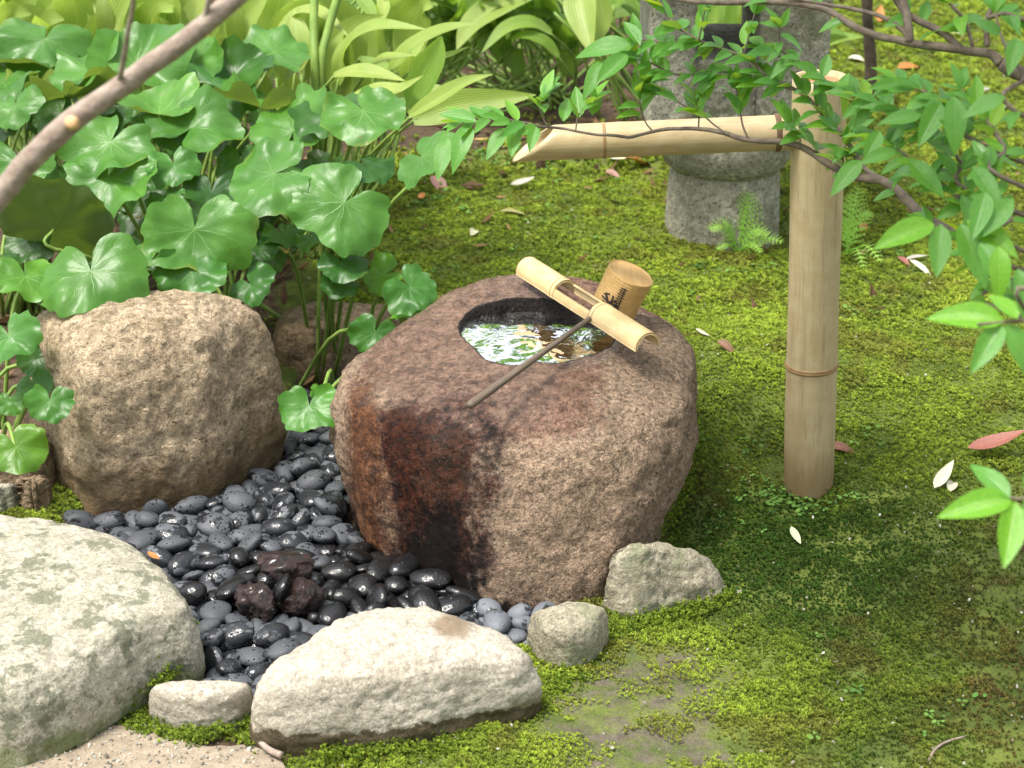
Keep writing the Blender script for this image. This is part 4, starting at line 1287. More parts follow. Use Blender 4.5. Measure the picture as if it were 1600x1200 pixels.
# ------------------------------------------------------------------ cast iron plants (yellow-green blades)
def blade_geo(pts, width, nx=7, fold=.25, twist=0.0, nrm=None, tipf=1.0):
    n = 22
    S = open_spline(np.array(pts, float), n)
    T = np.gradient(S, axis=0); T /= np.linalg.norm(T, axis=1)[:, None]
    nn = np.array(nrm if nrm is not None else (0, -.45, 1.0), float)
    V, UV = [], []
    for i in range(n):
        t = i / (n - 1)
        n1 = nn - T[i] * (nn @ T[i]); n1 /= np.linalg.norm(n1) + 1e-9
        sd = np.cross(T[i], n1)
        a = twist * t
        sd, n1 = sd * math.cos(a) + n1 * math.sin(a), n1 * math.cos(a) - sd * math.sin(a)
        w = width * .5 * max(0.012, (math.sin(math.pi * min(1, (t * .93 + .07)) ** .82) ** .85) if t < 1 else .012)
        for k in range(nx):
            q = k / (nx - 1) * 2 - 1
            V.append(S[i] + sd * (q * w) + n1 * (fold * w * (abs(q) ** 1.3) + .05 * w * math.sin(q * 9 + 5 * t)))
            UV.append((k / (nx - 1), t))
    return V, grid_faces(n, nx, False), UV

def iron(label, bx, by):
    bz = float(terrain(np.array([bx]), np.array([by]))[0])
    o = empty('cast_iron_plant', (bx, by, bz))
    tag(o, label, 'leafy plant', 'cast iron plants with long blades along the back')
    return o
def blade(root, pts, wpx, col=(1, 1, 1), fold=.25, twist=0.0, nrm=None, stalk=True):
    P = [at_y(u, v, y) for u, v, y in pts]
    dep = (P[len(P) // 2] - CAMP).dot(FWD)
    V, F, UV = blade_geo([tuple(p) for p in P], wpx / FPX * dep, fold=fold, twist=twist, nrm=nrm)
    o = mesh_obj('blade', V, F, MAT['iron'], root, uv=UV)
    o.color = (*col, 1)
    if stalk:
        b = Vector(root.location) + Vector((rng.normal() * .04, rng.normal() * .04, 0))
        d = (P[0] - P[1]).normalized()
        q = open_spline([tuple(b), tuple(P[0] + d * .06 + (b - P[0]) * .25), tuple(P[0] + (P[1] - P[0]) * .12)], 9)
        Vt, Ft, Ut = tube_geo(q, np.linspace(.004, .0028, 9), 6)
        mesh_obj('stalk', Vt, Ft, MAT['stalk'], o, uv=Ut)
    return o

I1 = iron('cast iron plant behind the big round leaves at the far left', -.95, 3.95)
I2 = iron('cast iron plant with the tallest pale upright blades and two thick stalks', -.52, 3.85)
I3 = iron('cast iron plant whose bright blades arch out to the right over the moss', -.38, 3.72)
I4 = iron('cast iron plant in the shade of the back centre with drooping blades', .10, 4.75)
I5 = iron('cast iron plant with a folded hanging blade left of the lantern', .32, 4.55)
br = (1, 1, 1); pale = (1.2, 1.12, 1.25); dk = (.55, .72, .6); mid_ = (.8, .9, .8)
Bl = blade
# far left, pale broad blades seen face on
Bl(I1, [(125, 90, 3.95), (128, 40, 3.98), (140, -10, 4.02), (150, -45, 4.05)], 72, pale, nrm=(0, -1, .3))
Bl(I1, [(38, 60, 3.9), (40, 25, 3.93), (36, -20, 3.97)], 36, pale, nrm=(0, -1, .3))
Bl(I1, [(70, 60, 4.0), (62, 30, 4.0), (5, 6, 3.95)], 24, br, nrm=(0, -1, .4))
Bl(I1, [(85, 60, 4.1), (75, 15, 4.1), (100, -15, 4.1)], 60, dk)
Bl(I1, [(200, 60, 4.0), (185, 10, 4.0), (170, -30, 4.0)], 30, mid_, nrm=(0, -1, .3))
Bl(I1, [(232, 80, 3.9), (240, 20, 3.95), (235, -30, 4.0)], 40, pale, nrm=(.2, -1, .3))
Bl(I2, [(268, 90, 3.9), (270, 30, 3.92), (262, -30, 3.95)], 42, br, nrm=(-.2, -1, .3))
Bl(I2, [(300, 90, 3.88), (305, 30, 3.9), (318, -30, 3.93)], 48, pale, nrm=(.1, -1, .3))
Bl(I2, [(345, 95, 3.85), (372, 45, 3.85), (425, -20, 3.84)], 66, br, nrm=(-.4, -1, .4), fold=.4)
Bl(I2, [(395, 80, 3.9), (420, 30, 3.92), (432, -30, 3.95)], 60, pale, nrm=(.2, -1, .3))
Bl(I2, [(462, 110, 3.72), (463, 60, 3.74), (460, 15, 3.78)], 48, pale, nrm=(0, -1, .35))
Bl(I2, [(435, 45, 3.8), (468, 18, 3.78), (505, 22, 3.72), (545, 58, 3.66)], 30, pale)
Bl(I2, [(470, 30, 3.95), (450, -10, 3.98), (440, -40, 4.0)], 50, br, nrm=(0, -1, .3))
Bl(I2, [(505, 105, 3.7), (480, 85, 3.68), (440, 132, 3.55)], 34, (.9, .9, .5))
# two thick stalks
for pts in ([(492, 112, 3.62), (490, 50, 3.66), (492, -30, 3.70)], [(502, 105, 3.63), (512, 50, 3.66), (535, -30, 3.7)]):
    P = open_spline([tuple(at_y(*p)) for p in [(pts[0][0] + 2, 250, 3.60)] + pts], 14)
    Vt, Ft, Ut = tube_geo(P, .0085, 9)
    mesh_obj('thick_stalk', Vt, Ft, MAT['stalk'], I2, uv=Ut)
Bl(I3, [(528, 130, 3.62), (540, 75, 3.60), (585, 42, 3.56), (668, 46, 3.52)], 42, br)
Bl(I3, [(520, 118, 3.55), (556, 112, 3.52), (590, 116, 3.5), (634, 127, 3.47)], 36, pale)
Bl(I3, [(535, 160, 3.5), (580, 142, 3.46), (625, 140, 3.43), (662, 118, 3.41)], 34, pale)
Bl(I3, [(610, 112, 3.62), (640, 75, 3.62), (690, 48, 3.60), (748, 36, 3.58)], 36, br)
Bl(I3, [(636, 170, 3.42), (655, 125, 3.46), (678, 85, 3.5), (690, 56, 3.52)], 48, (.62, .8, .45), nrm=(.5, -1, .3), fold=.35)
Bl(I3, [(640, 182, 3.38), (680, 158, 3.37), (725, 132, 3.36), (771, 116, 3.35)], 30, br, nrm=(.3, -.6, 1), fold=.5)
Bl(I3, [(645, 186, 3.42), (700, 168, 3.42), (760, 158, 3.42), (838, 148, 3.42)], 50, br, nrm=(0, -1, .5))
Bl(I3, [(655, 150, 3.5), (680, 142, 3.5), (700, 140, 3.5)], 26, br)
Bl(I3, [(575, 105, 3.62), (600, 92, 3.6), (650, 86, 3.58)], 26, pale)
Bl(I3, [(560, 90, 3.7), (600, 105, 3.66), (625, 118, 3.62)], 22, mid_)
Bl(I3, [(668, 88, 3.6), (700, 86, 3.6), (733, 73, 3.6)], 14, mid_)
Bl(I3, [(560, -10, 4.0), (575, 12, 3.96), (590, 35, 3.92)], 24, mid_)
Bl(I3, [(590, -25, 4.1), (600, 10, 4.05), (598, 35, 4.0)], 20, pale)
Bl(I3, [(600, -20, 4.2), (620, 0, 4.2), (640, 15, 4.2)], 14, pale)
# back centre
Bl(I4, [(838, -12, 4.55), (780, 10, 4.52), (738, 38, 4.48), (713, 78, 4.42)], 52, br)
Bl(I4, [(862, 52, 4.5), (830, 36, 4.48), (790, 45, 4.45), (752, 83, 4.40)], 34, (.75, .88, .7))
Bl(I4, [(765, 8, 4.7), (720, 4, 4.68), (685, 10, 4.66), (652, 27, 4.62)], 26, mid_)
Bl(I4, [(872, 88, 4.45), (850, 65, 4.45), (820, 56, 4.45), (795, 62, 4.45)], 26, (.6, .75, .5))
Bl(I4, [(835, 5, 4.7), (848, 12, 4.65), (862, 40, 4.6)], 18, mid_)
Bl(I4, [(780, 35, 4.62), (760, 30, 4.62), (740, 50, 4.6)], 40, (.6, .78, .6))
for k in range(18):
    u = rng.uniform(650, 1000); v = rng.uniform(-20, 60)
    Bl(I4, [(u, v, 4.9), (u + rng.uniform(-30, 30), v + rng.uniform(-30, 5), 4.88), (u + rng.uniform(-90, 90), v + rng.uniform(0, 45), 4.8)], rng.uniform(20, 36), (.35, .5, .4))  # dark tint paints the back centre's shade into these blades
Bl(I5, [(905, -15, 4.35), (910, 20, 4.3), (925, 86, 4.22)], 54, br, nrm=(-.2, -1, .2), fold=.4)
Bl(I5, [(935, -10, 4.38), (940, 30, 4.36), (915, 90, 4.3)], 34, br, nrm=(.5, -1, .2))
Bl(I5, [(960, 10, 4.4), (975, -5, 4.4), (1000, 20, 4.4)], 28, (.6, .75, .6))
Bl(I5, [(945, -5, 4.45), (985, 10, 4.42), (1005, 45, 4.4)], 30, (.5, .65, .5))
for k in range(12):
    u = rng.uniform(850, 965)
    b = I5.location + Vector((rng.normal() * .08, rng.normal() * .05, 0))
    t_ = at_y(u, rng.uniform(-20, 30), 4.5)
    P = open_spline([tuple(b), tuple((b + t_) / 2), tuple(t_)], 8)
    Vt, Ft, Ut = tube_geo(P, .0036, 6)
    mesh_obj('stalk', Vt, Ft, MAT['stalk'], I5, uv=Ut)
# clump seen through and beside the lantern
I6 = iron('cast iron plant seen through the lantern window and past its right side', .48, 4.75)
for pts, w, c in ([[(1100, 60, 4.6), (1112, 30, 4.6), (1120, -20, 4.6)], 22, mid_], [[(1135, 90, 4.6), (1140, 40, 4.6), (1150, -20, 4.6)], 24, dk], [[(1150, 95, 4.6), (1120, 75, 4.55), (1090, 80, 4.5)], 26, mid_],
                  [[(1285, 70, 4.5), (1310, 60, 4.5), (1350, 58, 4.5)], 26, mid_], [[(1270, 60, 4.5), (1295, 48, 4.5), (1325, 56, 4.5)], 20, dk], [[(1262, 85, 4.5), (1280, 20, 4.5), (1284, -20, 4.5)], 22, mid_], [[(1160, 60, 4.6), (1165, 20, 4.6), (1160, -20, 4.6)], 24, br]):
    Bl(I6, pts, w, c)
for k in range(6):
    u = rng.uniform(1085, 1175)
    Bl(I6, [(u, 110, 4.7), (u + rng.uniform(-8, 8), 50, 4.7), (u + rng.uniform(-20, 20), -30, 4.75)], rng.uniform(18, 28), (.6, .75, .55))
# fill behind: more blades of the far-left and second plants, and a back row
I7 = iron('cast iron plant in the shaded back row behind the tall pale blades', -.45, 4.6)
for k in range(64):       # broad pale blades filling the bank
    u = rng.uniform(-50, 640); v = rng.uniform(10, 120)
    rt = I1 if u < 220 else (I2 if u < 430 else I3)
    y0 = rng.uniform(3.78, 4.15)
    c = rng.uniform(.8, 1.15)
    a = rng.normal() * 55
    Bl(rt, [(u, v + 60, y0), (u + a * .3, v + 5, y0 + .02), (u + a * .8, v - 38, y0), (u + a * 1.5, v - rng.uniform(20, 80), y0 - .04)], rng.uniform(38, 70), (c, c, c), nrm=(rng.normal() * .5, -1, rng.uniform(.2, .9)), fold=rng.uniform(.15, .45))
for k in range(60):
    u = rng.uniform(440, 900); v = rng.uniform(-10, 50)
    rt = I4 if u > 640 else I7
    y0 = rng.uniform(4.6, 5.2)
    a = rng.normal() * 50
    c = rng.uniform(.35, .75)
    Bl(rt, [(u, v + 45, y0), (u + a * .4, v, y0), (u + a * 1.2, v - rng.uniform(-25, 35), y0 - .08)], rng.uniform(24, 44), (c * .8, c, c * .8), nrm=(rng.normal() * .5, -.8, .8))  # dimmed tint carries the shade of the back in the blade colour
for k in range(40):
    u = rng.uniform(-40, 640); v = rng.uniform(20, 150)
    rt = I1 if u < 220 else (I2 if u < 430 else I3)
    y0 = rng.uniform(3.75, 4.1)
    du = rng.normal() * 40
    c = rng.uniform(.65, 1.1)
    if u > 500 and v < 60: y0 += .3
    Bl(rt, [(u, v + 60, y0), (u + du * .4, v, y0), (u + du, v - rng.uniform(40, 90), y0 + .03)], rng.uniform(26, 50), (c, c, c * .9), nrm=(rng.normal() * .4, -1, .4))
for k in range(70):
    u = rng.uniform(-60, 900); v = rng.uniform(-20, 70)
    Bl(I7, [(u, v + 50, 4.6), (u + rng.normal() * 20, v, 4.6), (u + rng.normal() * 60, v - rng.uniform(10, 60), 4.5)], rng.uniform(24, 40), (.4, .55, .4))  # shade of the back row put into the leaf tint
# ------------------------------------------------------------------ moss, ground leaves, grit (uncountable)
def source_mesh(name, V, F, mat):
    me = bpy.data.meshes.new(name)
    me.from_pydata([tuple(v) for v in V], [], F)
    me.materials.append(mat)
    return bpy.data.objects.new(name, me)

def tuft(seed, n=8, r=.0048, h=.0040, w=.0015):
    q = np.random.default_rng(seed)
    V, F = [], []
    for k in range(n):
        a = 2 * math.pi * (k + q.uniform(-.3, .3)) / n
        rr = r * q.uniform(.6, 1.15); hh = h * q.uniform(.5, 1.25)
        if k % 3 == 0: rr *= .35; hh *= 1.2
        c, s = math.cos(a), math.sin(a)
        o = len(V)
        V += [(0, 0, -.0015), (c * rr * .55 - s * w, s * rr * .55 + c * w, hh * .75), (c * rr * .55 + s * w, s * rr * .55 - c * w, hh * .75), (c * rr, s * rr, hh)]
        F += [(o, o + 2, o + 1), (o + 1, o + 2, o + 3)]
    return V, F
SRC = {}
SRC['moss'] = [source_mesh('moss_tuft', *tuft(k), MAT['moss']) for k in range(4)]
def round_leaves(seed, n):
    q = np.random.default_rng(seed)
    V, F = [], []
    for k in range(n):
        a0 = 6.283 * k / n + q.uniform(-.4, .4)
        d = q.uniform(.006, .012); z = q.uniform(.003, .012); r = q.uniform(.0035, .0062)
        cx, cy = d * math.cos(a0), d * math.sin(a0)
        o = len(V)
        V.append((cx, cy, z - .0006))
        tl = q.uniform(-.35, .35, 2)
        for j in range(7):
            a = 6.283 * j / 7
            x, y = r * math.cos(a), r * .85 * math.sin(a)
            V.append((cx + x, cy + y, z + tl[0] * x + tl[1] * y))
        F += [(o, o + 1 + j, o + 1 + (j + 1) % 7) for j in range(7)]
    return V, F
SRC['clover'] = [source_mesh('round_leaf_sprig', *round_leaves(k, 3 + k % 3), MAT['clover']) for k in range(4)]
def pebblet(seed, r=.0024):
    bm = bmesh.new(); bmesh.ops.create_icosphere(bm, subdivisions=1, radius=r)
    q = np.random.default_rng(seed)
    V = [np.array(v.co) * q.uniform(.65, 1.25) * np.array([1.2, .9, .7]) for v in bm.verts]; F = [[v.index for v in f.verts] for f in bm.faces]; bm.free()
    return V, F
SRC['grit'] = [source_mesh('grit_grain', *pebblet(k), MAT['gritspeck']) for k in range(3)]
def scrap(seed):
    q = np.random.default_rng(seed)
    L_, w = q.uniform(.010, .022), q.uniform(.003, .007)
    V = [(-L_, 0, .002), (0, -w, .001), (0, 0, .004), (0, w, .002), (L_, 0, .003)]
    return V, [(0, 1, 2), (0, 2, 3), (1, 4, 2), (2, 4, 3)]
SRC['scrap'] = [source_mesh('leaf_scrap', *scrap(k), MAT['debris']) for k in range(4)]

def scatter(name, P, scl, rot, tint, brown, srcs, kind='stuff', label=None, parent=None):
    me = bpy.data.meshes.new(name)
    me.from_pydata([tuple(p) for p in P], [], [])
    for k, a in (('scl', scl), ('tint', tint), ('brown', brown)):
        at = me.attributes.new(k, 'FLOAT', 'POINT'); at.data.foreach_set('value', np.asarray(a, np.float32))
    at = me.attributes.new('rot', 'FLOAT_VECTOR', 'POINT'); at.data.foreach_set('vector', np.asarray(rot, np.float32).ravel())
    o = bpy.data.objects.new(name, me); COL.objects.link(o)
    if parent: o.parent = parent
    gt = bpy.data.node_groups.new(name + '_scatter', 'GeometryNodeTree')
    gt.interface.new_socket('Geometry', in_out='INPUT', socket_type='NodeSocketGeometry')
    gt.interface.new_socket('Geometry', in_out='OUTPUT', socket_type='NodeSocketGeometry')
    gi = gt.nodes.new('NodeGroupInput'); go = gt.nodes.new('NodeGroupOutput')
    jn = gt.nodes.new('GeometryNodeJoinGeometry')
    for s in srcs:
        oi = gt.nodes.new('GeometryNodeObjectInfo'); oi.inputs['Object'].default_value = s; oi.inputs['As Instance'].default_value = True
        gt.links.new(oi.outputs['Geometry'], jn.inputs[0])
    mp = gt.nodes.new('GeometryNodeMeshToPoints')
    ip = gt.nodes.new('GeometryNodeInstanceOnPoints'); ip.inputs['Pick Instance'].default_value = True
    def na(nm, ty):
        n = gt.nodes.new('GeometryNodeInputNamedAttribute'); n.data_type = ty; n.inputs['Name'].default_value = nm
        return n.outputs['Attribute']
    gt.links.new(gi.outputs[0], mp.inputs[0])
    gt.links.new(mp.outputs[0], ip.inputs['Points'])
    gt.links.new(jn.outputs[0], ip.inputs['Instance'])
    e2r = gt.nodes.new('FunctionNodeEulerToRotation')
    gt.links.new(na('rot', 'FLOAT_VECTOR'), e2r.inputs[0])
    gt.links.new(e2r.outputs[0], ip.inputs['Rotation'])
    gt.links.new(na('scl', 'FLOAT'), ip.inputs['Scale'])
    gt.links.new(ip.outputs[0], go.inputs[0])
    md = o.modifiers.new('scatter', 'NODES'); md.node_group = gt
    return tag(o, label, None, None, kind)

mr = np.random.default_rng(11)
def jitter_grid(x0, x1, y0, y1, step):
    X, Y = np.meshgrid(np.arange(x0, x1, step), np.arange(y0, y1, step))
    X = X.ravel() + mr.uniform(-.5, .5, X.size) * step * 1.3
    Y = Y.ravel() + mr.uniform(-.5, .5, Y.size) * step * 1.3
    return X, Y
def in_view(x, y, z, mx=280, my=90):
    d = np.stack([x, y, z - CAMZ], 1)
    f = d @ np.array(FWD); u = 800 + FPX * d[:, 0] / f; v = 600 - FPX * (d @ np.array(UPV)) / f
    return (u > -mx) & (u < 1600 + mx) & (v > -my) & (v < 1200 + my)
bands = [(-1.0, 1.1, 1.85, 2.6, .0044), (-.9, 1.25, 2.6, 3.3, .0045), (-1.1, 1.4, 3.3, 4.2, .0058), (-1.5, 2.0, 4.2, 6.4, .0095)]
XS, YS, SS = [], [], []
for x0, x1, y0, y1, st in bands:
    X, Y = jitter_grid(x0, x1, y0, y1, st)
    XS.append(X); YS.append(Y); SS.append(np.full(X.size, st / .0060))
X = np.concatenate(XS); Y = np.concatenate(YS); ST = np.concatenate(SS)
def fields(X, Y):
    P = np.c_[X, Y, np.zeros(len(X))]
    a = fbm(P, 5.0, 4, .6, 31)          # broad patches
    b = fbm(P, 22.0, 4, .6, 33)         # clumps
    c = fbm(P, 70.0, 2, .6, 35)
    return a, b, c
a, b, c = fields(X, Y)
soil = 1 - sstep(-.07, .04, poly_dist(X, Y, SOIL))
pth = 1 - sstep(-.01, .03, poly_dist(X, Y, PATH))
bed = 1 - sstep(-.02, .01, poly_dist(X, Y, BED))
brownR = sstep(.45, .80, X - .25 * (Y - 2.3)) * (1 - sstep(2.65, 2.95, Y))
undr = np.clip((1 - sstep(-.42, -.28, X)) * sstep(2.72, 2.95, Y) * (1 - 0) + sstep(4.15, 4.45, Y) * (1 - sstep(.55, .8, X)), 0, 1)
dens = .95 + .55 * b + .4 * a + .35 * c - 1.55 * soil * (1 - .9 * sstep(.05, .4, a + b)) - 1.6 * pth - 2.5 * bed - .62 * brownR - 1.05 * undr
keep = mr.uniform(0, 1, len(X)) < np.clip(dens, 0, 1)
Z = terrain(X, Y)
keep &= in_view(X, Y, Z)
for pl in STONE_PLANS:
    P2 = [tuple(p[:2]) for p in pl]
    c0 = np.mean(P2, 0)
    P2 = [tuple(c0 + (np.array(p) - c0) * .93) for p in P2]
    bx = (X > min(p[0] for p in P2)) & (X < max(p[0] for p in P2)) & (Y > min(p[1] for p in P2)) & (Y < max(p[1] for p in P2)) & keep
    idx = np.where(bx)[0]
    if len(idx): keep[idx[in_poly(X[idx], Y[idx], P2)]] = False
X, Y, Z, ST, a, b, c, brownR, soil = [q[keep] for q in (X, Y, Z, ST, a, b, c, brownR, soil)]
n = len(X)
# moss tint: yellow-green on the bank; shade right of the basin painted in as deep green
shade_g = np.exp(-((X - .42) / .30) ** 2 - ((Y - 2.62) / .22) ** 2) 
tint = np.clip(.74 + .55 * a + .40 * b - .75 * shade_g - .38 * (1 - sstep(2.5, 2.95, Y)) * sstep(.25, .5, X) + .25 * soil + mr.normal(size=n) * .10, 0, 1)
brown = np.clip(.05 + .8 * brownR * sstep(-.1, .35, -a + b * .4 + .1) + .7 * sstep(.12, .42, fbm(np.c_[X, Y, X * 0], 11, 3, .6, 41)) * .6 + mr.normal(size=n) * .06, 0, .9)
lift = .0045 * sstep(-.3, .4, b) + .003 * c
scl = ST * mr.uniform(.65, 1.35, n) * (1 + .35 * b) * (1 - .3 * soil)
rot = np.c_[mr.normal(size=n) * .3, mr.normal(size=n) * .3, mr.uniform(0, 6.28, n)]
moss = scatter('moss', np.c_[X, Y, Z + lift], scl, rot, tint, brown, SRC['moss'], label='green moss covering the bank and the ground round the basin')
print('moss tufts', n)

# moss tufts growing on the joints between the front stones and up the basin's right foot
def strip(pts, count, spread, zs=.012):
    P = open_spline(np.array([[*at_z(u, v, z)] for u, v, z in pts]), 200)
    i = mr.integers(0, 200, count)
    Q = P[i] + np.c_[mr.normal(size=(count, 2)) * spread, np.abs(mr.normal(size=count)) * zs]
    return Q
Q = np.vstack([strip([(205, 1130, 0), (250, 1148, 0), (320, 1150, 0), (400, 1120, 0), (396, 1165, 0)], 1300, .009, .005), strip([(205, 1090, .01), (250, 1080, .02), (275, 1060, .02)], 260, .006),
               strip([(302, 985, .03), (306, 1010, .02), (306, 1040, .01)], 140, .003), strip([(860, 1085, 0), (900, 1055, 0), (945, 1000, 0), (955, 965, 0)], 1200, .012, .006),
               strip([(945, 985, .0), (1010, 975, 0), (1080, 958, 0), (1140, 930, 0)], 1200, .012, .006), strip([(500, 1180, 0), (640, 1172, 0), (760, 1155, 0), (850, 1100, 0)], 1300, .010, .005),
               strip([(1085, 660, .10), (1070, 740, .06), (1052, 800, .03), (1010, 850, .02)], 900, .012, .012)])
k = len(Q)
moss2 = scatter('moss', Q, mr.uniform(.4, .95, k), np.c_[mr.normal(size=k) * .5, mr.normal(size=k) * .5, mr.uniform(0, 6.28, k)], np.clip(.55 + mr.normal(size=k) * .2, 0, 1), np.zeros(k), SRC['moss'],
                label='bright moss in the joints between the stones')

# small round-leaved creepers, grit and litter
def cluster(px, per, spread):
    out = []
    for u, v, m in px:
        p = on_ground(u, v)
        q = np.array([p.x, p.y]) + mr.normal(size=(int(per * m), 2)) * spread
        out.append(q)
    return np.vstack(out)
CL = cluster([(1215, 775, 2), (1260, 785, 2), (1175, 750, 1.2), (1140, 690, .7), (1290, 780, 1.2), (1350, 690, .8), (640, 380, 1), (690, 300, 1.6), (760, 250, 2.2), (800, 240, 2), (840, 260, 1.3), (880, 250, 1.3), (720, 240, 1.6), (660, 330, 1),
              (745, 330, .6), (810, 310, .4), (870, 275, .5), (930, 330, .4), (860, 350, .5), (600, 400, .8), (690, 420, .6), (770, 400, .4), (900, 400, .6), (1010, 440, .5), (1060, 460, .5), (1140, 430, .8), (1180, 420, .6), (1340, 500, .5), (1150, 820, .6), (1090, 830, .4),
              (1440, 1130, .45), (1400, 1110, .2), (1330, 1090, .25), (1275, 1160, .12), (1350, 1060, .25), (1530, 1080, .25), (1400, 400, .4), (700, 130, 1), (760, 90, 1.4), (1250, 1000, .2), (960, 300, .4), (1210, 800, 1), (1060, 600, .3), (1500, 330, 1.2), (1560, 270, 1)], 9, .028)
Zc = terrain(CL[:, 0], CL[:, 1]); k = len(CL)
gc = scatter('ground_cover', np.c_[CL, Zc + .003], mr.uniform(.45, .95, k), np.c_[mr.normal(size=k) * .15, mr.normal(size=k) * .15, mr.uniform(0, 6.28, k)], mr.uniform(0, 1, k), np.zeros(k), SRC['clover'],
             label='small round-leaved creeper dotted over the moss')
X, Y = mr.uniform(-.9, 1.9, 16000), mr.uniform(1.95, 6.2, 16000)
Zg = terrain(X, Y)
w = .10 + .35 * sstep(.2, .9, X) * (1 - sstep(2.6, 3.0, Y)) + .25 * (1 - sstep(2.0, 2.5, Y))
w = np.where(Y > 3.2, .12, w)
kp = (mr.uniform(0, 1, len(X)) < w) & in_view(X, Y, Zg) & (poly_dist(X, Y, BED) > .02)
X, Y, Zg = X[kp], Y[kp], Zg[kp]; k = len(X)
scatter('grit', np.c_[X, Y, Zg + .006], mr.uniform(.35, 1.0, k) ** 2 + .15, mr.uniform(0, 6.28, (k, 3)), mr.uniform(0, 1, k), np.zeros(k), SRC['grit'], label='pale grit scattered over the moss and soil')
gp = mr.uniform(0, 1, (900, 2)); PX = np.array(PATH); 
X = PX[:, 0].min() + gp[:, 0] * np.ptp(PX[:, 0]); Y = PX[:, 1].min() + gp[:, 1] * np.ptp(PX[:, 1])
kp = in_poly(X, Y, PATH); X, Y = X[kp], Y[kp]; k = len(X)
scatter('gravel', np.c_[X, Y, terrain(X, Y) + .007], mr.uniform(.3, 1.2, k) ** 2 + .2, mr.uniform(0, 6.28, (k, 3)), mr.uniform(0, 1, k), np.zeros(k), SRC['grit'], label='fine gravel on the sandy path')
X, Y = mr.uniform(-1.6, 2.2, 5200), mr.uniform(2.7, 6.3, 5200)
und = np.clip((1 - sstep(-.40, -.25, X)) * sstep(2.75, 2.95, Y) + sstep(4.1, 4.4, Y) * (1 - sstep(.6, .9, X)) + .16 * sstep(3.2, 3.6, Y), 0, 1)
Zg = terrain(X, Y)
kp = (mr.uniform(0, 1, len(X)) < und) & in_view(X, Y, Zg)
X, Y, Zg = X[kp], Y[kp], Zg[kp]; k = len(X)
scatter('leaf_litter', np.c_[X, Y, Zg + .006], mr.uniform(.6, 2.0, k), np.c_[mr.normal(size=(k, 2)) * .5, mr.uniform(0, 6.28, k)], mr.uniform(0, 1, k) ** 1.6, mr.uniform(0, 1, k) ** 3, SRC['scrap'], label='brown leaf litter under the plants')
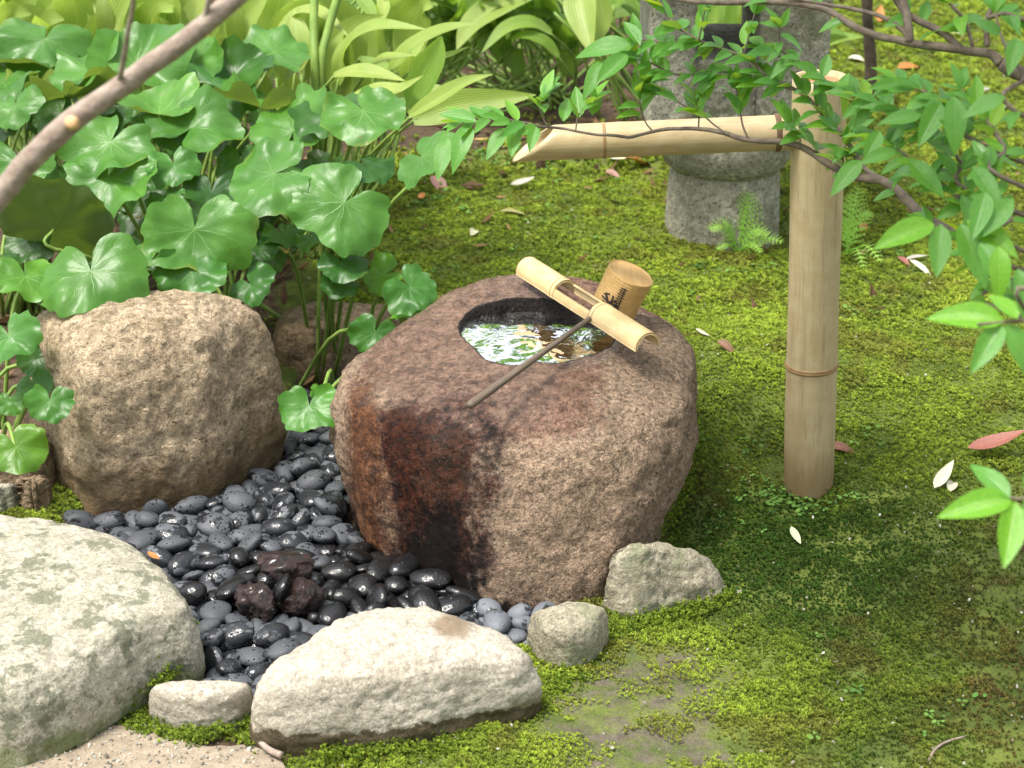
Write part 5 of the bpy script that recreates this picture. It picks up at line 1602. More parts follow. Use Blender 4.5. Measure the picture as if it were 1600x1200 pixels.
# ------------------------------------------------------------------ the bed of black pebbles (resting places worked out beforehand by letting them fall)
PEBBLES = """
5 -0.3379 2.4258 0.0389 1.06 0.05 -1.66 0.0431;1 -0.3478 2.8432 0.0237 0.37 -0.14 -2.38 0.0472;2 -0.4394 2.7166 0.0234 -0.1 -0.16 2.81 0.0482;0 -0.2901 2.7127 0.0206 0.33 0.42 0.99 0.0512;5 -0.1221 2.4825 0.0206 -0.02 -0.06 -0.14 0.0479;0 -0.4167 2.4554 0.0205 -0.43 0.18 1.43 0.0516
5 -0.3198 2.2872 0.0204 -0.26 0.01 0.93 0.0467;0 -0.345 2.3295 0.0192 0.2 0.07 -2.38 0.0493;0 -0.1263 2.4115 0.0186 0.0 0.23 -1.34 0.0486;1 -0.5068 2.4323 0.0171 0.29 -0.04 1.8 0.0476;3 -0.1606 2.5284 0.017 -0.19 0.01 -2.15 0.0519;2 -0.0215 2.3644 0.0161 -0.05 0.12 1.42 0.0493
3 -0.4346 2.3225 0.016 0.03 0.4 2.87 0.0462;0 -0.3993 2.3341 0.0144 -0.22 0.39 -3.04 0.0492;0 -0.3261 2.8068 0.0142 -0.02 -0.12 0.59 0.0516;5 -0.4702 2.6575 0.0141 0.11 0.11 -0.26 0.0511;1 -0.1544 2.3751 0.0141 0.16 0.56 2.76 0.0483;3 -0.3015 2.9751 0.0135 -0.05 -0.07 -2.6 0.0496
0 -0.1987 2.4375 0.0133 1.02 -0.33 -1.22 0.051;5 -0.2974 2.9046 0.0131 -0.31 -0.12 -1.99 0.0514;3 -0.2631 2.3922 0.0126 0.06 -0.16 1.04 0.0474;5 -0.5254 2.6017 0.0125 0.33 -0.02 -2.67 0.0488;1 -0.4173 2.5633 0.0123 -0.41 -0.25 -1.67 0.0465;5 -0.4795 2.738 0.0121 -0.28 -0.01 1.08 0.0341
4 -0.4508 2.7605 0.0121 -0.11 -0.05 2.16 0.048;1 -0.3252 3.1653 0.0118 0.24 -0.12 1.66 0.0473;1 -0.7072 2.6213 0.0114 -0.81 -0.02 -1.46 0.0415;2 -0.5827 2.683 0.0108 0.11 -0.01 2.78 0.0405;3 -0.361 2.5022 0.0108 0.15 -0.07 0.3 0.0429;6 -0.5173 2.7304 0.0107 -0.38 -0.05 0.52 0.0508
3 -0.4096 2.6038 0.0105 -0.04 -0.62 0.31 0.04;1 -0.4717 2.3827 0.0102 -0.03 0.14 1.81 0.0462;2 -0.4769 2.4551 0.0102 0.2 -0.42 0.02 0.0498;1 -0.3782 2.8485 0.0101 -0.31 0.01 -1.66 0.0475;5 -0.3288 2.7521 0.0101 -0.17 -0.17 -1.25 0.0477;4 -0.1965 2.5289 0.0099 0.39 0.01 1.12 0.0509
2 -0.5031 2.5474 0.0095 0.34 -0.02 0.86 0.0451;2 -0.2441 2.4456 0.0094 -0.6 -0.2 -2.8 0.0399;0 -0.5363 2.6416 0.0091 0.02 0.09 -0.22 0.0491;5 -0.2935 2.3118 0.0091 -0.3 -0.23 2.02 0.0486;0 -0.4085 2.8212 0.009 0.25 0.48 0.56 0.0508;4 -0.4359 2.5118 0.009 0.6 -0.07 0.96 0.0392
6 -0.0694 2.4512 0.0089 -0.47 0.36 -0.12 0.0437;2 -0.5457 2.5664 0.0088 -0.21 0.1 -0.53 0.0518;6 -0.3908 2.7829 0.0088 0.18 -0.23 -0.35 0.049;3 -0.4342 2.4052 0.0085 0.11 -0.08 1.2 0.0517;0 -0.225 2.4838 0.0084 -0.29 0.02 1.91 0.0502;1 -0.3743 2.5546 0.0084 -0.05 -0.07 -2.06 0.039
4 -0.4596 2.5524 0.0084 0.29 0.09 -2.93 0.0453;2 0.0486 2.3998 0.0083 0.15 -0.1 1.45 0.0465;3 -0.3391 3.0257 0.0082 0.37 -0.12 2.06 0.0494;6 -0.3291 2.5714 0.0081 -0.2 0.0 -0.22 0.041;2 -0.5433 2.6795 0.0081 -0.26 0.06 2.55 0.0451;1 -0.3718 2.7448 0.0079 -0.39 -0.01 1.24 0.0465
0 -0.3502 2.9742 0.0078 -0.34 -0.01 0.62 0.0387;2 -0.403 2.7542 0.0077 -0.35 0.03 -0.95 0.041;4 -0.0921 2.4222 0.0076 -0.13 0.28 -2.85 0.0477;2 -0.1334 2.4492 0.0076 -0.04 0.05 2.29 0.0492;6 -0.3871 2.9511 0.0075 0.45 0.29 -1.44 0.0505;2 -0.6401 2.6039 0.0075 -0.22 0.14 -2.04 0.0452
6 -0.3961 2.2662 0.0075 -0.07 -0.33 -1.92 0.0443;4 -0.2917 2.794 0.0075 0.12 -0.2 -1.04 0.0408;6 -0.4499 2.3523 0.0075 -0.21 0.36 -2.6 0.0459;1 -0.6106 2.5845 0.0074 0.25 0.07 -2.59 0.0489;1 -0.3711 2.6627 0.0074 0.06 -0.01 -0.3 0.047;1 -0.4079 2.492 0.0074 0.2 -0.25 -0.2 0.0446
0 -0.2971 2.6388 0.0073 -0.14 -0.21 -1.09 0.0414;5 -0.1742 2.4888 0.0073 -0.14 -0.02 -1.52 0.0364;5 -0.3666 2.2923 0.0073 -0.1 0.06 2.52 0.0396;4 -0.0636 2.3395 0.0072 0.49 -0.31 -0.18 0.0411;6 -0.2228 2.4207 0.0072 -0.47 0.07 -1.27 0.0393;0 -0.3044 2.8565 0.0072 0.49 -0.06 1.89 0.0442
2 -0.4036 2.7079 0.0071 -0.21 0.11 -1.54 0.0386;4 -0.202 2.3984 0.007 1.05 -0.67 0.84 0.0382;3 -0.2922 2.7509 0.007 0.24 0.2 -1.59 0.042;4 -0.3779 3.002 0.007 0.77 0.2 -0.74 0.0449;0 -0.4361 2.6834 0.0068 0.08 -0.16 0.71 0.0431;3 -0.4762 2.5879 0.0068 0.01 -0.1 -0.57 0.0466
4 -0.5527 2.5091 0.0068 -0.19 -0.72 -0.53 0.0419;4 -0.0335 2.4191 0.0066 0.29 0.29 -0.55 0.0384;5 -0.5804 2.6228 0.0062 -0.09 0.06 -2.32 0.0489;0 -0.1724 2.4038 0.0062 0.25 0.46 2.67 0.0308;5 -0.5777 2.5361 0.006 0.65 -0.06 0.07 0.0511;6 -0.0656 2.3791 0.006 0.02 0.1 -0.01 0.0371
6 -0.325 2.4991 0.006 -0.02 -0.31 1.03 0.0461;5 -0.3436 2.6227 0.006 -0.22 -0.08 -3.04 0.0449;3 -0.4553 2.6157 0.0059 -0.06 -0.03 2.28 0.0441;1 -0.3717 2.9054 0.0058 0.17 0.29 3.11 0.036;6 -0.15 2.4217 0.0057 0.17 -0.36 2.4 0.0399;2 -0.4245 2.6319 0.0053 0.42 0.01 3.0 0.0428
3 -0.0202 2.3334 0.0052 -0.49 -0.56 -0.83 0.0408;6 -0.2633 2.5283 0.0052 0.15 -0.04 -0.08 0.0506;5 -0.3231 2.37 0.0049 0.33 0.21 -1.91 0.0384;2 -0.3178 2.3373 0.0048 0.25 -0.1 0.57 0.0341;1 -0.2942 2.6826 0.0048 -0.26 0.05 0.15 0.0436;1 -0.4325 2.7938 0.0047 -0.48 -0.11 -1.35 0.0456
0 -0.2945 2.5584 0.0047 0.02 0.27 1.83 0.0371;0 -0.1386 2.5034 0.0046 0.14 0.14 -1.76 0.039;3 -0.3995 2.3863 0.0046 -0.22 0.03 -0.85 0.0428;5 -0.4618 2.713 0.0045 0.02 0.06 2.16 0.043;3 -0.3086 2.7124 0.0043 0.29 0.28 1.05 0.0417;3 -0.3707 2.7027 0.0043 3.13 -0.47 0.36 0.0462
1 -0.3373 2.6928 0.0043 0.68 -0.41 0.79 0.035;0 -0.2338 2.5743 0.0042 0.1 0.49 0.36 0.0368;0 -0.3795 2.61 0.004 0.34 0.0 2.44 0.039;1 0.0195 2.3819 0.004 -0.15 0.43 0.33 0.0374;4 -0.3311 2.9185 0.0037 0.12 0.13 0.13 0.0498;5 -0.0998 2.3895 0.0037 -0.59 0.16 -0.48 0.0353
6 -0.3772 2.8055 0.0036 0.62 0.27 -1.24 0.0358;6 -0.4179 2.2225 0.0035 -0.02 -0.15 0.21 0.042;0 -0.5754 2.7216 0.0033 -1.11 -0.95 -0.57 0.0454;4 -0.4396 2.4562 0.0029 0.53 0.03 1.8 0.0336;4 -0.3416 2.3021 0.0029 0.36 0.05 -1.04 0.0344;5 -0.3543 3.1462 0.0027 -0.2 -0.07 -0.46 0.0402
1 -0.4345 2.7281 0.0026 -0.18 0.02 2.53 0.031;6 -0.4862 2.4156 0.0024 -0.53 0.1 0.69 0.036;2 0.0102 2.4094 0.0022 -0.32 0.61 3.1 0.0415;3 -0.3368 2.7241 0.0019 -0.19 0.41 -0.1 0.0363;4 -0.314 2.2781 0.0016 -0.1 -0.24 -1.1 0.0429;3 -0.3343 2.8723 0.0014 -1.78 0.85 -1.25 0.0513
5 -0.2715 2.3526 0.0013 -0.09 -0.05 -0.61 0.0472;2 -0.6557 2.6372 0.0008 -0.44 0.34 -0.62 0.0439;3 -0.4929 2.6253 0.0008 0.09 0.05 -2.36 0.0355;4 -0.3931 2.6391 0.0002 0.08 -0.09 -0.47 0.0269;2 -0.2703 2.4714 0.0001 0.09 0.01 -1.09 0.0306;6 -0.413 2.6623 -0.0 0.21 0.04 0.48 0.0403
5 -0.3159 2.9959 -0.0 0.05 -0.15 -0.04 0.0346;0 -0.279 2.8288 -0.0003 0.66 -0.19 -3.0 0.0435;2 -0.5127 2.6645 -0.0003 0.66 -0.18 -1.3 0.0363;5 -0.4251 2.2925 -0.0004 -0.98 0.55 2.69 0.0469;4 -0.6879 2.681 -0.0004 -0.26 -0.33 -1.96 0.051;5 -0.225 2.5485 -0.0004 -0.32 0.01 0.43 0.0299
2 -0.3629 2.3379 -0.0009 0.35 0.15 1.2 0.0344;5 -0.1003 2.481 -0.0015 0.44 0.16 2.77 0.046;5 -0.3369 2.1782 -0.0015 -0.18 -0.09 1.31 0.0418;4 -0.4056 2.534 -0.0019 0.11 0.6 2.47 0.0513;1 -0.3367 2.2382 -0.0022 -0.07 0.34 -3.1 0.0456;3 -0.0184 2.3917 -0.0027 0.91 0.69 -0.05 0.0439
4 -0.3785 3.1707 -0.0035 -0.47 -0.24 -2.05 0.0425;5 -0.35 2.788 -0.0036 -0.99 -0.93 -1.15 0.0389;1 -0.4856 2.6973 -0.0036 0.05 0.95 0.48 0.0383;1 -0.6191 2.6294 -0.0046 -0.1 -0.13 1.76 0.0488;1 -0.2423 2.6045 -0.0047 0.6 0.17 -2.63 0.0501;2 -0.5293 2.4974 -0.0047 -0.07 -0.11 -0.85 0.0397
1 0.0273 2.3436 -0.0047 -0.44 0.33 0.42 0.0281;3 -0.2853 2.4074 -0.0051 0.12 0.8 1.19 0.0388;1 -0.352 2.9418 -0.0051 -0.36 -1.1 -2.81 0.0332;1 -0.3665 2.3697 -0.0056 0.53 0.52 -1.16 0.0422;2 -0.0007 2.3597 -0.0057 -0.07 0.46 1.96 0.0486;5 -0.3206 2.5925 -0.0057 -2.8 -0.45 1.27 0.0458
5 -0.2642 2.6601 -0.006 0.41 0.31 0.66 0.0479;2 -0.3913 2.582 -0.0061 0.17 0.05 2.7 0.0511;2 -0.267 2.4322 -0.0063 -0.51 -0.14 -1.0 0.0489;1 -0.0692 2.403 -0.0063 0.22 0.39 -2.55 0.0439;2 -0.2429 2.636 -0.0064 0.59 -0.71 -2.91 0.0352;4 -0.3216 2.7761 -0.0064 0.24 -0.97 0.52 0.0332
1 -0.3008 2.5198 -0.0065 0.39 -0.25 -1.67 0.0459;0 -0.5723 2.6626 -0.0065 -0.16 -0.38 -1.29 0.046;1 -0.0425 2.3618 -0.0065 0.01 0.16 1.22 0.0472;2 -0.6036 2.7044 -0.0065 -0.05 0.17 -1.05 0.05;1 -0.3496 2.2705 -0.0065 0.18 -0.19 -2.63 0.0471;0 -0.3169 3.2318 -0.0067 0.3 -0.41 -0.08 0.0438
2 -0.3807 2.2421 -0.0069 -0.14 0.34 -0.03 0.0475;1 -0.65 2.7064 -0.0069 -0.08 -0.24 -0.09 0.0486;5 -0.3322 2.4562 -0.0069 0.04 0.37 -0.47 0.0493;1 -0.4521 2.5234 -0.007 -0.7 -0.05 -2.95 0.0475;1 -0.3431 2.3919 -0.0071 0.39 0.26 -2.03 0.0436;4 -0.49 2.4798 -0.0071 0.49 0.04 -0.18 0.0496
2 -0.2376 2.401 -0.0072 -0.14 -0.13 -0.46 0.0478;6 -0.1471 2.5352 -0.0072 -0.13 -0.12 2.16 0.0476;4 -0.3684 2.2035 -0.0074 0.13 -0.01 -2.38 0.0511;4 -0.3339 2.9669 -0.0075 0.46 -0.29 -1.11 0.0459;0 -0.3271 2.6623 -0.0075 -0.11 0.07 0.63 0.0518;0 -0.5218 2.699 -0.0075 -0.31 -0.02 -2.84 0.0486
2 -0.195 2.4743 -0.0077 0.27 0.08 0.47 0.0455;1 -0.487 2.6606 -0.0077 0.08 -0.01 1.46 0.045;6 -0.3931 2.351 -0.0077 0.08 -0.18 2.46 0.0517;3 -0.5519 2.7255 -0.0077 0.98 -0.56 -0.93 0.0346;2 -0.4121 2.4619 -0.0078 0.27 0.08 2.32 0.0453;1 -0.415 2.2518 -0.0079 0.41 -0.02 1.27 0.0422
4 -0.1758 2.4353 -0.0079 0.11 0.04 -1.07 0.0512;5 -0.4889 2.5337 -0.0079 -0.55 -0.65 -0.42 0.0369;4 -0.3967 2.306 -0.008 0.11 0.06 -1.84 0.0507;3 -0.2541 2.5606 -0.008 0.32 0.16 1.09 0.0469;3 -0.3082 2.3879 -0.0082 -0.03 0.14 2.27 0.0477;2 -0.358 2.8181 -0.0084 0.11 -0.15 -0.11 0.0431
2 -0.05 2.4332 -0.0085 -0.02 0.23 -2.66 0.0408;3 -0.4274 2.7491 -0.0085 -0.29 -0.12 2.31 0.0462;2 -0.3842 2.5061 -0.0085 0.12 -0.05 3.11 0.0428;2 -0.6551 2.6712 -0.0086 0.37 -0.16 -1.6 0.0372;2 -0.3188 2.5526 -0.0087 0.09 -0.13 -1.6 0.0421;0 -0.4896 2.7342 -0.0088 -0.09 0.07 -1.81 0.0471
4 -0.1685 2.5076 -0.0088 -0.11 -0.04 2.17 0.0483;6 -0.5175 2.6007 -0.0089 0.32 0.25 -3.12 0.0449;5 -0.6988 2.7192 -0.009 -0.07 0.17 -0.3 0.0429;6 -0.4286 2.3735 -0.0091 -0.05 0.02 0.88 0.0499;6 -0.3461 2.7506 -0.0091 -0.28 0.03 -1.9 0.0483;3 -0.1623 2.4695 -0.0091 0.54 0.49 -1.72 0.0341
3 -0.432 2.5947 -0.0092 0.48 -0.19 -3.14 0.0411;4 -0.4489 2.6518 -0.0092 -0.11 -0.08 -2.51 0.0465;2 -0.2751 2.4991 -0.0092 0.27 0.08 -2.05 0.0407;2 -0.3557 2.483 -0.0092 0.27 0.08 -1.56 0.0407;2 -0.3939 2.726 -0.0093 -0.41 -0.12 2.33 0.0401;4 -0.4484 2.4865 -0.0093 0.24 0.1 -0.67 0.0446
5 -0.5247 2.5346 -0.0094 0.22 0.04 1.05 0.0466;5 -0.0888 2.4465 -0.0095 -0.1 -0.19 2.34 0.0492;1 -0.4021 2.4116 -0.0095 -0.06 -0.22 2.62 0.0398;4 -0.2887 2.773 -0.0096 -0.04 0.15 -2.99 0.0443;4 -0.3193 2.8041 -0.0097 -0.13 0.18 -2.66 0.043;3 -0.4267 2.7091 -0.0098 -0.22 0.04 0.72 0.0425
6 -0.4331 2.5658 -0.0098 0.02 0.14 -0.13 0.0467;5 -0.4335 2.3288 -0.0098 0.04 -0.15 0.2 0.0496;6 -0.6175 2.6706 -0.01 -0.04 -0.0 -0.26 0.0463;4 -0.2969 2.6212 -0.01 0.09 -0.18 -0.8 0.0419;2 -0.4017 2.6171 -0.0101 -0.15 -0.13 -2.61 0.0379;4 -0.2101 2.5057 -0.0101 0.1 0.02 -2.38 0.0434
3 -0.2831 2.7337 -0.0102 0.43 -0.04 -1.82 0.0393;1 -0.3516 2.5976 -0.0102 -0.1 -0.25 -2.88 0.0374;5 -0.37 2.4477 -0.0103 -0.2 -0.3 2.22 0.044;5 -0.495 2.5689 -0.0103 -0.08 -0.15 2.64 0.0474;6 0.0331 2.367 -0.0104 0.08 0.28 -2.86 0.0372;1 -0.2511 2.46 -0.0105 -0.05 -0.24 -0.12 0.0362
0 -0.3591 2.8514 -0.0105 -0.07 -0.0 2.93 0.0403;5 -0.3716 2.9679 -0.0107 -0.11 -0.07 -1.84 0.0453;4 -0.2243 2.4399 -0.0107 0.01 0.04 1.07 0.041;3 -0.4004 2.6918 -0.0107 -0.03 0.16 1.5 0.0384;4 -0.2103 2.5927 -0.0107 0.03 0.14 1.99 0.0398;5 -0.3626 2.6344 -0.0108 -0.08 -0.15 2.49 0.0453
3 -0.4041 2.9525 -0.0108 -0.44 -0.13 -2.38 0.0348;1 -0.5496 2.6299 -0.0109 0.12 -0.02 2.24 0.0343;6 -0.4323 2.431 -0.0109 0.04 0.02 1.38 0.0427;2 -0.4604 2.4222 -0.0109 -0.05 0.27 -2.28 0.0345;3 -0.0201 2.4202 -0.011 0.2 0.23 -1.12 0.0357;5 -0.2473 2.4871 -0.0111 0.39 -0.36 1.08 0.0351
0 -0.4594 2.4537 -0.0111 -0.06 -0.0 -2.94 0.0381;1 -0.0409 2.4036 -0.0114 0.01 0.03 -1.78 0.0325;6 -0.4972 2.5098 -0.0114 0.06 0.07 3.12 0.0407;3 -0.3198 2.7033 -0.0115 -0.21 -0.12 -1.33 0.0353;1 -0.3776 2.2806 -0.0116 0.25 -0.06 0.72 0.0314;3 -0.2847 2.554 -0.0117 -0.24 0.05 1.35 0.0355
5 -0.5163 2.6356 -0.0117 -0.03 -0.15 -2.28 0.0411;3 -0.2906 2.6586 -0.0117 -0.22 0.05 -1.65 0.0356;3 -0.2664 2.6247 -0.0118 -0.03 0.18 1.23 0.0341;4 -0.2445 2.5148 -0.0119 0.12 -0.12 0.42 0.0355;1 -0.2945 2.5781 -0.0127 -0.1 -0.25 -2.65 0.0288;5 -0.5278 2.7313 -0.0128 0.04 -0.15 -0.19 0.0367
6 -0.2334 2.5417 -0.0135 0.02 0.16 0.62 0.0314;0 -0.2751 2.5947 -0.0142 -0.1 0.07 -0.91 0.0265;6 -0.225 2.4738 -0.0149 0.02 0.08 0.15 0.0262;1 -0.3092 3.0404 0.0222 -0.03 -0.06 0.11 0.0468;4 -0.0663 2.2923 0.0193 0.13 0.01 -1.36 0.0398;4 -0.2009 3.0645 0.0178 -0.14 -0.05 1.96 0.0453
3 -0.1498 2.952 0.0157 0.38 0.03 1.86 0.0491;4 -0.2156 2.8753 0.0153 0.19 0.06 -0.04 0.0338;6 -0.2767 2.8626 0.0148 -0.49 -0.13 1.71 0.0451;2 -0.0949 2.3602 0.0139 -0.04 0.09 -0.53 0.0392;3 -0.2115 2.3021 0.0128 0.12 -0.09 -2.21 0.0502;5 -0.3931 2.1985 0.0118 0.16 -0.23 -2.28 0.0467
3 -0.4714 2.9875 0.011 0.3 0.11 -0.49 0.0349;0 -0.2542 2.3109 0.0109 -0.0 0.09 -0.66 0.0416;3 -0.2748 2.2743 0.0104 0.06 -0.18 2.62 0.0425;6 -0.0444 2.3185 0.0101 -0.68 0.13 0.13 0.0293;0 -0.2153 2.3692 0.0095 -0.27 -0.15 -0.44 0.0408;2 -0.1598 2.3289 0.0088 0.28 0.76 2.11 0.0372
2 -0.2408 2.2782 0.0082 -0.08 -0.27 -1.9 0.035;1 -0.1327 2.3521 0.0075 0.04 0.19 -2.75 0.0418;3 -0.2313 2.3403 0.0074 0.18 -0.46 -2.99 0.0488;5 -0.2915 2.2423 0.0073 -0.0 -0.08 -2.74 0.0461;5 -0.1011 2.3334 0.0065 0.47 0.42 2.44 0.0452;3 -0.3206 3.0576 0.0065 0.04 0.58 -1.49 0.0432
5 -0.5646 2.4759 0.0064 0.18 -0.06 -2.98 0.0463;0 -0.2985 2.9393 0.0049 -0.11 0.15 -1.59 0.0324;5 -0.2781 3.0754 0.0046 0.13 -0.12 -1.16 0.0508;6 -0.3712 3.0661 0.0044 0.22 0.05 0.53 0.0416;6 -0.1924 2.3394 0.0042 0.1 0.29 2.03 0.051;0 -0.4186 3.0183 0.0039 -0.03 0.26 -0.31 0.0512
1 -0.4211 2.9704 0.0038 0.11 -0.04 -2.74 0.0488;3 -0.3346 2.8376 0.0036 -0.2 -0.03 0.31 0.0376;6 -0.2584 2.8492 0.0032 -0.33 0.61 2.57 0.0369;6 -0.6398 2.516 0.0026 0.06 0.08 0.69 0.0517;5 -0.3437 3.1124 0.002 -0.05 0.18 1.86 0.0353;0 0.0534 2.3499 0.0011 -0.3 -0.06 1.38 0.0346
0 -0.1867 2.3769 0.0011 0.49 -0.2 1.96 0.0274;3 -0.6028 2.5097 0.0005 -0.23 0.08 2.01 0.0392;6 -0.3683 3.0924 0.0002 0.26 0.1 -0.01 0.0361;2 -0.3263 2.2109 -0.0008 0.23 -0.43 -0.62 0.0329;1 -0.5178 2.4604 -0.0011 0.02 0.4 -0.94 0.0464;2 -0.2742 2.97 -0.0012 0.3 -0.22 -1.12 0.0353
5 -0.2743 2.9324 -0.0022 0.5 0.26 -2.0 0.0446;6 -0.5896 2.5599 -0.0028 0.13 -0.2 3.07 0.0425;3 -0.5126 2.4236 -0.0033 0.57 -0.18 2.5 0.0355;2 -0.295 3.0303 -0.0038 0.02 0.14 -2.49 0.0515;0 -0.2743 2.8757 -0.0046 0.55 0.33 -1.96 0.0343;6 -0.4011 3.0545 -0.0053 -0.44 0.31 -1.18 0.0496
6 -0.4043 2.1865 -0.0056 -0.23 -0.19 -1.36 0.042;4 -0.3028 3.1421 -0.0058 -0.39 0.19 2.02 0.0506;3 -0.3084 3.1901 -0.0066 0.1 0.04 1.73 0.0444;1 -0.2867 2.9978 -0.0067 0.27 0.17 -2.49 0.0356
"""
def pebble_geo(seed):
    q = np.random.default_rng(seed)
    bm = bmesh.new(); bmesh.ops.create_icosphere(bm, subdivisions=3, radius=1)
    V = np.array([v.co[:] for v in bm.verts]); F = [[v.index for v in f.verts] for f in bm.faces]; bm.free()
    V = V * (1 + .16 * fbm(V, .9, 2, .5, seed)[:, None])
    V[:, 0] *= 1 + .12 * q.uniform(-1, 1) * V[:, 1]
    V = V * np.array([.5, .5 * q.uniform(.66, .86), .5 * q.uniform(.46, .62)])
    return V, F
peb_me = {}
for k in range(7):
    for kind in ('pebble', 'pebble_wet', 'pebble_dry'):
        V, F = pebble_geo(100 + k)
        me = bpy.data.meshes.new('pebble'); me.from_pydata(V.tolist(), [], F)
        me.polygons.foreach_set('use_smooth', [True] * len(me.polygons)); me.materials.append(MAT[kind])
        peb_me[k, kind] = me
pr_ = np.random.default_rng(4)
n_peb = 0
for row in PEBBLES.replace('\n', ';').split(';'):
    if not row.strip(): continue
    k, x, y, z, ex, ey, ez, s = [float(t) for t in row.split()]
    d = Vector((x, y, z)) - CAMP
    f = d.dot(FWD); u = 800 + FPX * d.dot(RIGHT) / f; v = 600 - FPX * d.dot(UPV) / f
    if u > 738 and v > 930: kind = 'pebble_dry'
    else:
        wetness = math.exp(-((u - 500) / 190) ** 2 - ((v - 915) / 50) ** 2) + math.exp(-((u - 640) / 90) ** 2 - ((v - 900) / 50) ** 2)
        kind = 'pebble_wet' if wetness + pr_.normal() * .12 > .42 else 'pebble'
    o = bpy.data.objects.new('pebble', peb_me[int(k), kind])
    o.location = (x, y, z); o.rotation_euler = (ex, ey, ez); s *= 1.14; o.scale = (s * pr_.uniform(.92, 1.22), s * pr_.uniform(.88, 1.06), s * pr_.uniform(.85, 1.1))
    COL.objects.link(o)
    if kind == 'pebble_dry': lab, grp = 'pale grey dry pebble between the basin foot and the cream stepping stone', 'dry grey pebbles at the basin foot'
    elif kind == 'pebble_wet':
        if u > 520: lab, grp = 'glossy wet black pebble between the lava stones and the dark foot of the basin', 'wet pebbles at the basin foot'
        else: lab, grp = 'glossy wet black pebble close round the dark red lava stones', 'wet pebbles round the lava stones'
    elif v > 940: lab, grp = 'dark grey pebble in the narrow pocket between the two large stepping stones', 'pebbles in the pocket between the stepping stones'
    elif u > 380 and v < 790: lab, grp = 'drop-speckled black pebble in the gap between the tan boulder and the basin', 'pebbles between boulder and basin'
    elif v < 850 and u < 380: lab, grp = 'drop-speckled black pebble along the foot of the tan boulder', 'pebbles along the tan boulder'
    else: lab, grp = 'drop-speckled black pebble in the middle of the bed behind the lava stones', 'pebbles in the middle of the bed'
    tag(o, lab, 'pebble', grp)
    n_peb += 1
# ------------------------------------------------------------------ the leafy shrub reaching in from the right
sr = np.random.default_rng(23)
SB = Vector((1.30, 2.15, float(terrain(np.array([1.30]), np.array([2.15]))[0])))
shrub = empty('leafy_shrub', SB)
tag(shrub, 'leafy shrub with small glossy leaves whose branches reach in from the right', 'shrub')

def branch(pts, r0, r1, name='branch', parent=None, mat='bark_brown', n=None, wob=.004):
    """pts: (u, v, y) picture points at a depth, or Vectors"""
    P = [tuple(p) if isinstance(p, Vector) else tuple(at_y(*p)) for p in pts]
    n = n or max(8, len(P) * 5)
    S = open_spline(np.array(P), n)
    S = S + np.stack([fbm(S, 14, 3, .6, 71), fbm(S, 14, 3, .6, 72), fbm(S, 14, 3, .6, 73)], 1) * wob
    rad = np.linspace(r0, r1, n) * (1 + .10 * fbm(S, 30, 2, .6, 5))
    V, F, UV = tube_geo(S, rad, 9 if r0 > .004 else 6)
    o = mesh_obj(name, V, F, MAT[mat], parent or shrub, uv=UV)
    return S, o

# trunk and main limbs, standing just outside the frame
trunk = branch([SB + Vector((0, 0, -.05)), SB + Vector((-.01, .02, .25)), SB + Vector((-.06, .04, .55)), SB + Vector((-.14, .06, .78)), SB + Vector((-.20, .08, 1.05))], .024, .014, 'trunk', n=20)[0]
knot = at_y(1590, 105, 2.25)
A1, _ = branch([SB + Vector((-.10, .05, .68)), at_y(1700, 150, 2.22), at_y(1600, 117, 2.25), at_y(1562, 98, 2.26)], .010, .0085)
A2, _ = branch([(1562, 98, 2.26), (1545, 84, 2.27), (1500, 79, 2.28), (1425, 70, 2.30), (1355, 52, 2.33), (1313, 27, 2.36), (1285, 11, 2.38), (1215, 3, 2.41), (1130, 3, 2.44), (1030, -6, 2.48)], .0066, .0028)
A3, _ = branch([(1421, 68, 2.30), (1418, 40, 2.31), (1413, 10, 2.33), (1400, -40, 2.36)], .006, .005)
A4, _ = branch([(1500, 78, 2.28), (1470, 52, 2.30), (1435, 33, 2.32), (1410, 15, 2.34), (1388, -20, 2.36)], .005, .004)
A5, _ = branch([(1421, 62, 2.30), (1395, 38, 2.32), (1350, 18, 2.35), (1300, 6, 2.38), (1230, -4, 2.4)], .0035, .002)
A6, _ = branch([(1540, 74, 2.26), (1541, 40, 2.27), (1550, 10, 2.28), (1562, -30, 2.3)], .0038, .003)
A7, _ = branch([(1545, 28, 2.27), (1570, 22, 2.26), (1600, 30, 2.25), (1660, 40, 2.24)], .0028, .0024)
A8, _ = branch([(1518, 74, 2.28), (1508, 35, 2.3), (1490, 12, 2.3), (1465, -15, 2.32)], .003, .002)
# the long low branch in front of the bamboo pipe
C0 = SB + Vector((-.04, .03, .45))
L1, _ = branch([C0, (1640, 470, 2.2), (1520, 380, 2.3), (1450, 345, 2.36), (1418, 312, 2.40), (1385, 285, 2.43), (1330, 274, 2.47), (1300, 258, 2.49), (1267, 238, 2.51), (1229, 224, 2.53), (1173, 219, 2.55), (1130, 209, 2.57), (1090, 202, 2.58), (1040, 203, 2.60), (983, 216, 2.62)], .0085, .0022, n=70)
L2, _ = branch([(983, 216, 2.62), (930, 210, 2.63), (871, 200, 2.65), (820, 191, 2.66), (770, 186, 2.67), (722, 196, 2.68)], .0022, .0012, n=24)
U1, _ = branch([(1385, 285, 2.43), (1350, 262, 2.46), (1322, 215, 2.49), (1292, 185, 2.51), (1257, 150, 2.53), (1197, 119, 2.56), (1169, 94, 2.58), (1106, 68, 2.60), (1060, 40, 2.62), (1030, 5, 2.64)], .0036, .0018, n=40)
U2, _ = branch([(1330, 160, 2.48), (1299, 133, 2.51), (1257, 99, 2.54), (1222, 80, 2.56), (1190, 74, 2.58)], .0022, .0014)
